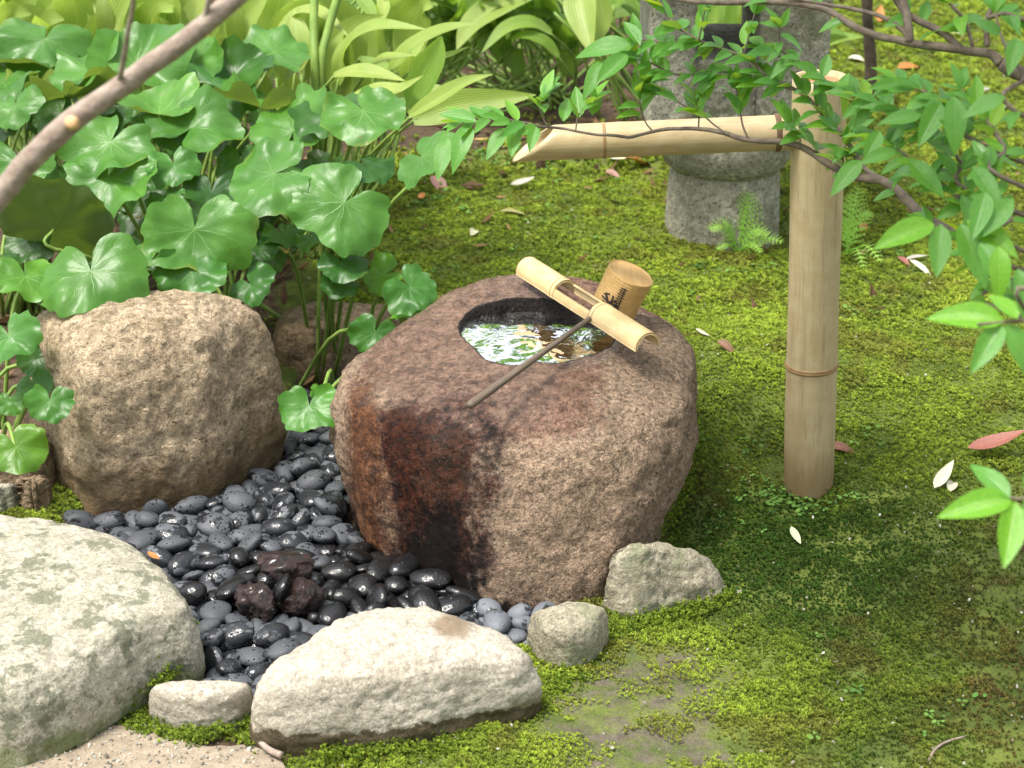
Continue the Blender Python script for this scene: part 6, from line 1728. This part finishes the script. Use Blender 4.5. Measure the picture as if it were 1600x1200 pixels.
U3, _ = branch([(1217, 88, 2.56), (1216, 62, 2.56), (1217, 42, 2.56)], .0018, .0012)
U4, _ = branch([(1235, 140, 2.54), (1190, 128, 2.57), (1120, 112, 2.6), (1060, 118, 2.62), (1010, 96, 2.64), (985, 88, 2.65)], .0018, .0012)
U5, _ = branch([(1120, 72, 2.6), (1085, 66, 2.62), (1040, 66, 2.63), (995, 64, 2.65)], .0016, .001)
U6, _ = branch([(1160, 88, 2.58), (1168, 60, 2.58), (1178, 22, 2.58)], .0015, .001)
U7, _ = branch([(1093, 62, 2.6), (1098, 38, 2.6), (1106, 8, 2.6)], .0015, .001)
T1, _ = branch([(1168, 218, 2.55), (1160, 195, 2.56), (1155, 170, 2.57), (1150, 140, 2.58)], .0016, .001)
T2, _ = branch([(1137, 212, 2.56), (1115, 196, 2.58), (1096, 180, 2.6), (1040, 150, 2.62)], .0014, .001)
T3, _ = branch([(1092, 203, 2.58), (1092, 180, 2.59), (1090, 160, 2.6), (1100, 135, 2.6)], .0014, .001)
T4, _ = branch([(1020, 208, 2.6), (1008, 190, 2.62), (1000, 160, 2.63), (1005, 130, 2.63)], .0014, .001)
T5, _ = branch([(900, 205, 2.64), (905, 180, 2.65), (925, 160, 2.65)], .0012, .001)
T6, _ = branch([(860, 200, 2.65), (845, 170, 2.66), (850, 150, 2.66)], .0012, .001)
T7, _ = branch([(1290, 250, 2.5), (1260, 215, 2.52), (1235, 195, 2.53)], .0014, .001)
T8, _ = branch([(1320, 272, 2.47), (1318, 240, 2.48), (1330, 215, 2.48)], .0016, .001)
# the dense leafy middle on the right, nearer
D = []
for pts in ([C0 + Vector((0, 0, .05)), (1580, 330, 2.18), (1500, 250, 2.24), (1440, 200, 2.28), (1390, 170, 2.32), (1340, 150, 2.36)],
            [C0 + Vector((0, 0, .1)), (1590, 250, 2.15), (1520, 190, 2.2), (1460, 150, 2.24), (1400, 128, 2.28)],
            [C0, (1590, 420, 2.1), (1520, 330, 2.16), (1460, 280, 2.22), (1410, 240, 2.28), (1360, 215, 2.33)],
            [C0, (1600, 460, 2.05), (1540, 400, 2.1), (1490, 370, 2.14), (1450, 352, 2.18)],
            [C0 + Vector((0, 0, -.02)), (1610, 500, 1.98), (1560, 440, 2.02), (1520, 400, 2.06)],
            [C0 + Vector((0, 0, .1)), (1620, 300, 2.05), (1570, 230, 2.1), (1530, 170, 2.15), (1500, 140, 2.18)],
            [C0 + Vector((0, 0, .15)), (1640, 200, 2.05), (1600, 120, 2.1), (1570, 70, 2.12), (1555, 20, 2.14)],
            [C0, (1620, 400, 2.0), (1580, 340, 2.03), (1550, 290, 2.05)]):
    D.append(branch(pts, .0036, .0011, wob=.002)[0])
E1, _ = branch([C0 + Vector((0, -.1, -.05)), (1680, 470, 1.72), (1610, 500, 1.70), (1570, 503, 1.69), (1530, 506, 1.68)], .003, .0014)
E2, _ = branch([C0 + Vector((0, -.15, -.15)), (1700, 760, 1.60), (1640, 775, 1.58), (1600, 782, 1.57), (1580, 780, 1.57)], .003, .0014)

# leaves: a few meshes shared by every leaf
def shrub_leaf_geo(seed, fold, curl):
    V, UV = [], []
    nl, nx = 9, 5
    for i in range(nl):
        t = i / (nl - 1)
        w = .5 * .46 * (math.sin(math.pi * min(1, t ** .85)) ** .8) * (1 - .25 * t) + (.006 if t in (0, 1) else 0)
        if i == nl - 1: w = .004
        zc = -curl * t * t + .05 * t
        for k in range(nx):
            q = k / (nx - 1) * 2 - 1
            V.append((q * w, t, zc + fold * abs(q) * w)); UV.append((k / (nx - 1), t))
    return V, grid_faces(nl, nx, False), UV
leaf_me = []
for k in range(7):
    V, F, UV = shrub_leaf_geo(k, [.3, .5, .15, .6, .4, .25, .5][k], [.1, .25, .35, .05, .2, .5, .15][k])
    me = bpy.data.meshes.new('leaf'); me.from_pydata(V, [], F)
    me.polygons.foreach_set('use_smooth', [True] * len(me.polygons))
    Lr = me.uv_layers.new(name='UVMap'); idx = np.empty(len(me.loops), dtype=np.int32); me.loops.foreach_get('vertex_index', idx)
    Lr.data.foreach_set('uv', np.asarray(UV)[idx].ravel())
    me.materials.append(MAT['shrub_leaf']); leaf_me.append(me)
N_LEAF = [0]
SPARE = []
def add_shrub_leaf(P, d, n, L, col, me=None):
    d = Vector(d).normalized(); n = Vector(n)
    n = (n - d * n.dot(d)).normalized(); x = d.cross(n)
    M = Matrix(((x.x, d.x, n.x, P[0]), (x.y, d.y, n.y, P[1]), (x.z, d.z, n.z, P[2]), (0, 0, 0, 1)))
    S = Matrix.Diagonal((L, L, L, 1))
    SPARE.append((M @ S, me or leaf_me[sr.integers(0, 7)], (*col, 1), L / max(.3, (Vector(P) - CAMP).length), Vector(P)))
def px_leaf(u, v, y, ang, Lpx, tilt=.6, lean=0.0, col=(1, 1, 1), toward=0.0):
    P = at_y(u, v, y)
    n = Vector((lean, -tilt, 1)).normalized()
    a, x, n2 = leaf_frame(n, ang)
    dep = (P - CAMP).dot(FWD)
    # true length so that the leaf looks Lpx long
    vis = math.sqrt(max(.08, 1 - a.dot(FWD) ** 2))
    add_shrub_leaf(P, a, n2, Lpx / FPX * dep / vis, col)
def leafy(S, i0, i1, count, Lr=(.030, .046), spread=55, colf=None, droop=.25, tipn=3):
    i0 = int(i0 * (len(S) - 1)); i1 = int(i1 * (len(S) - 1))
    for k in range(count):
        f = i0 + (i1 - i0) * (k + sr.uniform(-.3, .3)) / max(1, count - 1)
        i = int(np.clip(round(f), 0, len(S) - 1))
        T = Vector(S[min(i + 1, len(S) - 1)] - S[max(i - 1, 0)]).normalized()
        side = T.cross(Vector((0, 0, 1))).normalized() * (1 if k % 2 else -1)
        d = T * sr.uniform(.3, 1.0) + side * sr.uniform(.4, 1.1) + Vector((0, 0, sr.uniform(-.5, .6) - droop * .5)) + Vector((0, -.25, 0))
        n = Vector((sr.normal() * .35, -.35 + sr.normal() * .35, 1))
        r = sr.random()
        col = (1, 1, 1) if r < .55 else ((1.45, 1.25, .7) if r < .72 else ((.7, .82, .85) if r < .93 else (2.0, 1.35, .35)))
        add_shrub_leaf(S[i], d, n, sr.uniform(*Lr) * .98, col)
    if i1 >= len(S) - 2:
        T = Vector(S[-1] - S[-3]).normalized()
        for k in range(tipn):
            d = T + Vector(sr.normal(size=3)) * .45
            add_shrub_leaf(S[-1], d, Vector((sr.normal() * .3, -.3, 1)), sr.uniform(*Lr) * .95, (1.3, 1.2, .7))
leafy(L2, .55, 1, 13, (.034, .050), droop=-.1)
leafy(L1, .2, .5, 6, (.026, .04))
leafy(U1, .12, 1, 48, (.032, .048))
leafy(U2, .1, 1, 18, (.034, .048))
leafy(U3, .5, 1, 3, (.03, .04)); leafy(U4, .05, 1, 28, (.032, .048)); leafy(U5, .1, 1, 14, (.036, .05)); leafy(U6, .4, 1, 5); leafy(U7, .3, 1, 5)
leafy(T1, .55, 1, 7, droop=-.4); leafy(T2, .55, 1, 9, (.034, .048), droop=-.4); leafy(T3, .5, 1, 7, droop=-.4); leafy(T4, .45, 1, 8, (.036, .05), droop=-.4); leafy(T5, .4, 1, 5, droop=-.4); leafy(T6, .5, 1, 6, droop=-.4); leafy(T7, .2, 1, 12); leafy(T8, .2, 1, 11)
leafy(A2, .55, .9, 4)
leafy(D[0], .2, 1, 54, (.034, .046)); leafy(D[1], .2, 1, 54, (.034, .046)); leafy(D[2], .2, 1, 50, (.032, .045)); leafy(D[3], .2, 1, 15, (.030, .042))
leafy(D[4], .2, 1, 8, (.030, .042)); leafy(D[5], .15, 1, 28, (.030, .042)); leafy(D[6], .35, 1, 6, (.030, .042)); leafy(D[7], .2, 1, 14, (.028, .04))
leafy(A7, .2, .9, 5); leafy(A8, .3, 1, 4, (.03, .04))
leafy(U2, .0, .6, 12); leafy(A8, .2, 1, 6, (.03, .045)); leafy(A7, .2, 1, 8); leafy(A4, .3, .9, 5)
# leaves one can single out: the big ones left of the pipe's mouth and the blurred near sprays
for q in [(745, 190, 2.66, 165, 62, .7), (735, 195, 2.66, 245, 66, .6), (700, 215, 2.66, 255, 60, .6), (790, 200, 2.66, 235, 52, .6), (806, 200, 2.66, 262, 48, .7), (838, 198, 2.65, 255, 42, .7),
          (770, 186, 2.67, 110, 40, .4), (880, 190, 2.65, 80, 46, .8), (905, 185, 2.65, 95, 55, 1.0), (925, 180, 2.65, 75, 50, 1.0),
          (985, 70, 2.62, 180, 85, .9), (945, 95, 2.62, 235, 60, .7), (1000, 70, 2.62, 120, 48, .6), (980, 85, 2.6, 225, 70, .8)]:
    px_leaf(*q)
yl = (1.5, 1.3, .7)
for q in [(1570, 503, 1.69, 172, 118, .75, 0, yl), (1565, 505, 1.69, 235, 90, 1.0), (1572, 506, 1.69, 300, 92, 1.0), (1590, 498, 1.68, 120, 62, .5, 0, yl), (1600, 502, 1.68, 350, 70, .6),
          (1582, 782, 1.57, 188, 118, .7, 0, yl), (1578, 778, 1.57, 128, 80, .7), (1586, 784, 1.57, 255, 105, 1.0, 0, yl), (1600, 780, 1.56, 300, 90, .9), (1605, 775, 1.56, 60, 70, .6),
          (1460, 350, 2.0, 200, 105, .7, 0, yl), (1470, 350, 2.0, 262, 85, 1.1), (1500, 350, 2.0, 290, 105, 1.0), (1510, 345, 2.0, 320, 95, .8, 0, yl), (1530, 380, 1.95, 300, 85, .9), (1560, 385, 1.9, 270, 80, 1.0, 0, yl),
          (1345, 250, 2.3, 225, 68, .8), (1400, 235, 2.2, 200, 62, .7), (1420, 250, 2.2, 310, 78, .9), (1375, 205, 2.25, 240, 58, .8), (1440, 180, 2.2, 190, 68, .7), (1490, 150, 2.15, 270, 85, 1.0), (1470, 160, 2.2, 240, 80, .9),
          (1540, 300, 2.0, 250, 80, .9), (1580, 310, 2.0, 230, 78, .8), (1520, 260, 2.05, 300, 75, .9), (1570, 150, 2.05, 200, 70, .7), (1590, 60, 2.1, 250, 60, .7), (1590, 420, 1.9, 280, 75, .9)]:
    px_leaf(*q)
def seen(p):
    d = p - CAMP; f = d.dot(FWD)
    return f > 0 and -40 < 800 + FPX * d.dot(RIGHT) / f < 1640 and -40 < 600 - FPX * d.dot(UPV) / f < 1240
SPARE.sort(key=lambda q: (not seen(q[4]), -q[3]))
for M, me, col, _, _ in SPARE[:300]:
    o = bpy.data.objects.new('leaf', me)
    o.parent = shrub
    o.matrix_local = Matrix.Translation(-SB) @ M
    o.color = col
    COL.objects.link(o)
g = Geo()
for M, me, col, _, _ in SPARE[300:]:
    uvs = [(0, 0)] * len(me.vertices)
    for lp in me.loops: uvs[lp.vertex_index] = tuple(me.uv_layers[0].data[lp.index].uv)
    g.add([M @ v.co for v in me.vertices], [tuple(p.vertices) for p in me.polygons], uvs)
if g.V:
    rest_leaves = g.build('foliage', MAT['shrub_leaf'], shrub); rest_leaves['kind'] = 'stuff'
print('shrub leaves', len(SPARE))

# ------------------------------------------------------------------ bare branch across the upper left, on its own small tree off the left edge
TB = Vector((-.95, 1.55, 0.0))
tree = empty('bare_tree', TB)
tag(tree, 'bare grey-brown branch with a pale pruned stub crossing the upper left corner', 'tree branch')
yb = 1.75
tr0 = [TB + Vector((0, 0, -.05)), TB + Vector((.02, .05, .35)), TB + Vector((.10, .12, .62)), at_y(-160, 480, yb - .03)]
branch(tr0, .019, .0135, 'trunk', tree, 'bark_grey', n=26)
S, _ = branch([at_y(-160, 480, yb - .03), (0, 306, yb), (55, 240, yb), (110, 190, yb + .005), (200, 130, yb + .01), (240, 100, yb + .01), (300, 55, yb + .015), (372, -10, yb + .02), (450, -75, yb + .03)], .0125, .0088, 'branch', tree, 'bark_grey', n=60, wob=.003)
S, _ = branch([(186, 132, yb + .01), (193, 100, yb - .01), (200, 60, yb - .03), (206, 25, yb - .04), (212, -20, yb - .06)], .0032, .0022, 'twig', tree, 'bark_grey', n=16, wob=.002)
S, _ = branch([(315, 40, yb + .015), (322, 18, yb + .01), (330, -20, yb)], .0035, .0025, 'twig', tree, 'bark_grey', n=10, wob=.001)
c = at_y(113, 192, yb - .008)
nrm = (Vector((.05, -.9, .35))).normalized()
V, F, UV, n_ = pipe_geo(c - nrm * .002, c + nrm * .0085, [(0, .0068), (.75, .0064), (.9, .0058), (1.0, .005), (1.01, .0004)], 20)
g = Geo(); g.add(V, F, UV); g.build('pruned_stub', MAT['cut_wood'], tree)

# slender trunk behind the shrub, right of the lantern
p0 = on_ground(1362, 168); p0 = Vector((p0.x, p0.y, float(terrain(np.array([p0.x]), np.array([p0.y]))[0])))
sap = empty('sapling', p0)
tag(sap, 'slender dark trunk standing on the moss to the right of the stone lantern', 'young tree')
branch([p0 + Vector((0, 0, -.05)), at_y(1360, 110, p0.y), at_y(1357, 50, p0.y - .01), at_y(1355, -40, p0.y - .02), at_y(1350, -420, p0.y)], .0165, .012, 'trunk', sap, 'bark_dark', n=30, wob=.004)
top = at_y(1350, -420, p0.y)
for k in range(5):
    a = k * 1.3
    e = top + Vector((.35 * math.cos(a), .35 * math.sin(a), .25))
    branch([top - Vector((0, 0, .1 + .05 * k)), (top + e) / 2 + Vector((0, 0, .05)), e], .006, .002, 'limb', sap, 'bark_dark', n=10)

# ------------------------------------------------------------------ ferns
def frond_geo(P0, P1, sag, w, npin=9, seed=0):
    q = np.random.default_rng(seed)
    P0, P1 = Vector(P0), Vector(P1)
    mid = (P0 + P1) / 2 + Vector((0, 0, sag))
    S = open_spline([tuple(P0), tuple(mid), tuple(P1)], npin + 4)
    V, F, UV = [], [], []
    A, B, C_ = tube_geo(S, np.linspace(.0014, .0005, len(S)), 5)
    V += [tuple(v) for v in A]; F += [tuple(f) for f in B]; UV += C_
    for i in range(2, len(S) - 1):
        T = Vector(S[i] - S[i - 1]).normalized()
        sd = T.cross(Vector((0, -.5, 1))).normalized(); up = sd.cross(T)
        t = i / len(S)
        ln = 1.25 * w * (1 - t) ** .75 * (1 if t > .25 else .8)
        for s in (-1, 1):
            d = (sd * s + T * .55 + up * q.uniform(-.1, .15)).normalized()
            m = d.cross(up).normalized()
            nn = 5
            for j in range(nn):           # leaflets of each pinna
                a = Vector(S[i]) + d * (ln * j / nn)
                ll = ln * .19 * (1 - .75 * j / nn) + .0014
                for s2 in (-1, 1):
                    e = a + (m * s2 + d * .7).normalized() * ll
                    o = len(V)
                    V += [tuple(a), tuple(a + d * ll * .55), tuple(e), ]
                    F.append((o, o + 1, o + 2)); UV += [(.3, .1), (.6, .3), (.4, .8)]
            o = len(V)
            V += [tuple(Vector(S[i]) - T * .0008), tuple(Vector(S[i]) + T * .0008), tuple(Vector(S[i]) + d * ln)]
            F.append((o, o + 1, o + 2)); UV += [(.3, 0), (.6, 0), (.5, 1)]
    return V, F, UV
def fern(label, u, v, dy, fronds):
    b = on_ground(u, v); b = b + Vector((0, dy, 0)); b.z = float(terrain(np.array([b.x]), np.array([b.y]))[0])
    o = empty('fern', b)
    tag(o, label, 'fern')
    for k, (tu, tv, tdy, sag, wpx) in enumerate(fronds):
        P1 = at_y(tu, tv, b.y + tdy)
        V, F, UV = frond_geo(b, P1, sag, wpx / FPX * 4.0, seed=k)
        f = mesh_obj('frond', V, F, MAT['fern'], o, uv=UV, smooth=False)
        f.color = (1.7, 1.6, 1.3, 1)
    return o
fern('feathery fern growing against the foot of the lantern pillar', 1152, 392, -.01, [(1172, 298, .0, .01, 42), (1108, 358, -.03, .03, 26), (1128, 345, -.02, .02, 22), (1200, 368, -.04, .03, 26), (1225, 378, -.05, .02, 26), (1190, 395, -.08, .02, 20), (1120, 390, -.06, .015, 18)])
fern('pale green fern just right of the bamboo post', 1322, 400, .0, [(1342, 290, .1, .02, 34), (1362, 330, .05, .03, 26), (1325, 345, .0, .02, 22), (1330, 300, .08, .02, 24), (1378, 410, -.12, .03, 24), (1350, 420, -.1, .03, 22)])

# ------------------------------------------------------------------ fallen leaves
fl_me = []
for k in range(4):
    V, F, UV = shrub_leaf_geo(k, [.5, .2, .7, .3][k], [.18, -.25, .35, .1][k])
    V = [(x * [1, .8, 1.1, .7][k], y - .5, z + .02 + [0, .1, 0, .05][k]) for x, y, z in V]
    me = bpy.data.meshes.new('fallen_leaf'); me.from_pydata(V, [], F); me.polygons.foreach_set('use_smooth', [True] * len(me.polygons))
    Lr = me.uv_layers.new(name='UVMap'); idx = np.empty(len(me.loops), dtype=np.int32); me.loops.foreach_get('vertex_index', idx)
    Lr.data.foreach_set('uv', np.asarray(UV)[idx].ravel()); me.materials.append(MAT['litter']); fl_me.append(me)
RED = (.34, .12, .085); BRN = (.22, .11, .06); YEL = (.62, .42, .12); CRM = (.66, .62, .46); ORG = (.55, .20, .05); OLV = (.28, .26, .08); PNK = (.42, .22, .18); GRN = (.2, .28, .08); GRY = (.45, .43, .36)
FL = [(687, 291, 42, 315, PNK, 0, 'dusky pink fallen leaf lying on the moss below the aspidistra blades'), (663, 313, 22, 300, ORG, 1, 'small orange fallen leaf on the moss beside the round leaf with a notch'),
      (800, 332, 40, 355, OLV, 0, 'olive and orange fallen leaf lying flat in the middle of the moss bank'), (815, 290, 36, 10, GRY, 1, 'grey-green fallen leaf on the moss under the slant-cut pipe end'),
      (965, 253, 34, 330, CRM, 1, 'cream curled leaf under the bamboo pipe, left one of the pair'), (1000, 252, 46, 15, ORG, 2, 'tan-orange curled leaf under the bamboo pipe, right one of the pair'),
      (958, 272, 26, 340, PNK, 0, 'small reddish leaf on the moss just below the pair under the pipe'), (741, 361, 20, 60, CRM, 2, 'small cream curled leaf on the open moss right of the round leaves'),
      (1314, 700, 40, 350, (.30, .12, .07), 2, 'red-brown and green leaf half hidden behind the foot of the bamboo post'), (1553, 705, 90, 5, RED, 1, 'large red fallen leaf at the right edge level with the post foot'),
      (1472, 752, 46, 35, CRM, 1, 'cream fallen leaf beside the blurred near spray, larger of the pair'), (1488, 757, 28, 50, CRM, 2, 'small cream leaf touching the larger cream one'),
      (1240, 843, 34, 295, (.60, .66, .42), 1, 'single pale green leaf on the dark moss below the bamboo post'),
      (1438, 422, 42, 330, CRM, 3, 'long curled yellow leaf on the moss right of the ferns'), (1432, 404, 36, 0, GRY, 3, 'grey curled leaf just above the long curled yellow one'), (1412, 408, 20, 320, RED, 0, 'small red leaf at the left of the two curled pale ones'),
      (1095, 524, 26, 340, CRM, 1, 'cream leaf on the bright moss right of the basin rim'), (1135, 541, 30, 335, BRN, 2, 'brown leaf on the bright moss between basin and post'),
      (1448, 20, 34, 10, GRY, 2, 'pale dry leaf behind the shrub at the top right'), (1372, 32, 22, 70, ORG, 1, 'orange leaf beside the slender dark trunk'), (1340, 92, 30, 350, CRM, 2, 'cream leaf on the moss left of the slender dark trunk'),
      (1535, 142, 30, 20, GRY, 3, 'curved pale leaf on the moss behind the shrub, upper right'), (1570, 165, 30, 25, GRY, 2, 'pale leaf on the moss near the right edge behind the shrub'), (1500, 52, 34, 15, GRY, 1, 'grey leaf behind the forked limb of the shrub'),
      (1420, 105, 40, 10, ORG, 0, 'rusty leaf on the moss behind the shrub leaves'), (453, 395, 30, 280, YEL, 1, 'yellow fallen leaf caught among the stalks of the round leaves'), (220, 348, 34, 340, YEL, 1, 'yellow leaf caught between two round leaves'),
      (240, 874, 26, 330, ORG, 1, 'orange leaf wedged between the large stepping stone and the pebbles'), (1349, 356, 18, 280, ORG, 2, 'tiny orange leaf beside the pale fern'), (1560, 390, 30, 300, CRM, 1, 'pale leaf on the moss under the shrub leaves at the right'),
      (880, 92, 34, 20, (.35, .22, .12), 2, 'tan leaf hanging in the shade of the back plants'), (862, 125, 50, 350, OLV, 0, 'large olive dead leaf on the ground in front of the back plants'), (750, 222, 22, 0, YEL, 1, 'yellow scrap of leaf on the moss by the tip of the long low branch')]
for (u, v, Lpx, ang, col, k, lab) in FL:
    P = on_ground(u, v, .007)
    if v in (395, 348): P = at_y(u, v, 3.08)
    dep = (P - CAMP).dot(FWD)
    sx = RIGHT * math.cos(R_(ang)) + Vector((0, 1, 0)) * math.sin(R_(ang)) * 2.0
    n = Vector((sr.normal() * .2, -.25 + sr.normal() * .15, 1)).normalized()
    d = (sx - n * sx.dot(n)).normalized(); x = d.cross(n)
    vis = math.hypot(d.dot(RIGHT), d.dot(UPV))
    Lw = Lpx / FPX * dep / max(.45, vis)
    if v == 874: P = at_z(u, v, .042)
    o = bpy.data.objects.new('fallen_leaf', fl_me[k])
    M = Matrix(((x.x, d.x, n.x, P.x), (x.y, d.y, n.y, P.y), (x.z, d.z, n.z, P.z), (0, 0, 0, 1)))
    o.matrix_world = M @ Matrix.Diagonal((Lw, Lw, Lw, 1))
    o.color = (*col, 1)
    COL.objects.link(o)
    tag(o, lab.replace('aspidistra', 'long yellow-green'), 'fallen leaf')
# a bent twig at the foot of the cream stone
P = open_spline([tuple(at_z(u, v, .008)) for u, v in [(398, 1120), (402, 1150), (418, 1170), (440, 1180)]], 12)
V, F, UV = tube_geo(P, np.linspace(.0035, .005, 12), 7)
tag(mesh_obj('twig', V, F, MAT['bark_grey'], None, uv=UV, loc=tuple(P[5])), 'short bent grey twig at the left foot of the cream stepping stone', 'twig')
P = open_spline([tuple(on_ground(u, v, .004)) for u, v in [(1452, 1188), (1462, 1170), (1482, 1158), (1510, 1150)]], 12)
V, F, UV = tube_geo(P, np.linspace(.0022, .0014, 12), 7)
tag(mesh_obj('twig', V, F, MAT['bark_grey'], None, uv=UV, loc=tuple(P[5])), 'thin curved root on the brown moss at the bottom right', 'twig')
# ------------------------------------------------------------------ garden trees outside the frame: one leans its crown over the right of the scene, others stand behind and show in the water
tr = np.random.default_rng(77)
def crown(name, root, blobs, n, leaf, seed):
    q = np.random.default_rng(seed)
    V, F = [], []
    for (c, r, w) in blobs:
        for k in range(int(n * w)):
            d = q.normal(size=3); d /= np.linalg.norm(d)
            p = np.array(c) + d * np.array(r) * q.uniform(.15, 1) ** .5
            a = Vector(q.normal(size=3)).normalized(); b = a.cross(Vector(q.normal(size=3))).normalized()
            L_ = leaf * q.uniform(.7, 1.3)
            o = len(V)
            for (s, t) in ((0, -1), (.42, -.2), (.3, .5), (0, 1), (-.3, .5), (-.42, -.2)):
                V.append(tuple(Vector(p) + a * (t * L_ * .5) + b * (s * L_ * .5)))
            F.append((o, o + 1, o + 2, o + 3, o + 4, o + 5))
    ob = mesh_obj(name, V, F, MAT['shrub_leaf'], root, smooth=False, uv=[(.3, .5)] * len(V))
    ob['kind'] = 'stuff'
    return ob
def garden_tree(label, base, limbs, blobs, n, leaf, seed, r0=.07):
    b = Vector((base[0], base[1], float(terrain(np.array([base[0]]), np.array([min(base[1], 7.0)]))[0])))
    o = empty('garden_tree', b); tag(o, label, 'tree')
    for k, pts in enumerate(limbs):
        P = [Vector(p) for p in pts]
        branch(P, r0 if k == 0 else r0 * .45, r0 * .5 if k == 0 else r0 * .12, 'trunk' if k == 0 else 'limb', o, 'bark_dark', n=24, wob=.02)
    crown('crown', o, blobs, n, leaf, seed)
    return o
garden_tree('garden tree off to the right with its crown spread over the basin and near moss', (2.3, 3.3),
            [[(2.3, 3.3, -.05), (2.25, 3.25, 1.0), (2.1, 3.15, 1.9), (1.8, 3.0, 2.5)], [(1.9, 3.05, 2.35), (1.2, 2.6, 2.5), (.4, 2.2, 2.45), (-.3, 1.9, 2.3)], [(1.2, 2.6, 2.5), (.6, 2.0, 2.5), (.1, 1.7, 2.4)], [(1.8, 3.0, 2.5), (1.5, 3.2, 3.0), (1.2, 3.4, 3.3)]],
            [((-.21, 1.85, 2.3), (.23, .22, .12), .22), ((.09, 2.10, 2.35), (.28, .25, .12), .30), ((-.26, 2.27, 2.3), (.18, .17, .1), .16), ((.16, 1.75, 2.4), (.27, .25, .12), .26), ((.38, 2.35, 2.5), (.22, .2, .12), .1)], 1000, .075, 5)
for k, (x, y, s) in enumerate([(-1.6, 8.2, 1), (.6, 9.0, 1.1), (2.6, 8.4, 1)]):
    lab = ['tree behind the garden on the left, seen only as a reflection in the water', 'tree behind the garden in the middle, seen only as a reflection in the water', 'tree behind the garden on the right, seen only as a reflection in the water'][k]
    garden_tree(lab, (x, y), [[(x, y, 0), (x + .05, y, 1.4), (x - .05, y + .1, 2.6), (x, y, 3.6)], [(x, y, 2.0), (x + .6, y - .1, 2.7), (x + 1.1, y, 3.3)], [(x, y, 2.3), (x - .6, y - .2, 3.0), (x - 1.0, y, 3.6)]],
                [((x + tr.normal() * .7, y + tr.normal() * .3, 2.4 + q * .35), (.45, .4, .28), .12) for q in range(9)], 1300, .16, 60 + k, .09)
garden_tree('unseen evergreen tree added behind the viewer to darken the reflections in the wet stones', (-.6, -2.6), [[(-.6, -2.6, -.05), (-.6, -2.6, .8), (-.5, -2.7, 1.8), (-.5, -2.6, 3.0)], [(-.55, -2.65, 1.2), (.4, -2.6, 1.6), (1.3, -2.7, 2.0)], [(-.55, -2.65, 1.3), (-1.3, -2.6, 1.8), (-2.0, -2.7, 2.1)]],
            [((-2.3 + .52 * q, -2.6 + .2 * (q % 2), .9 + .75 * (q % 4)), (.6, .4, .5), .1) for q in range(10)], 4200, .27, 91, .09)  # unseen tree, added to block sky behind the camera and darken wet stone
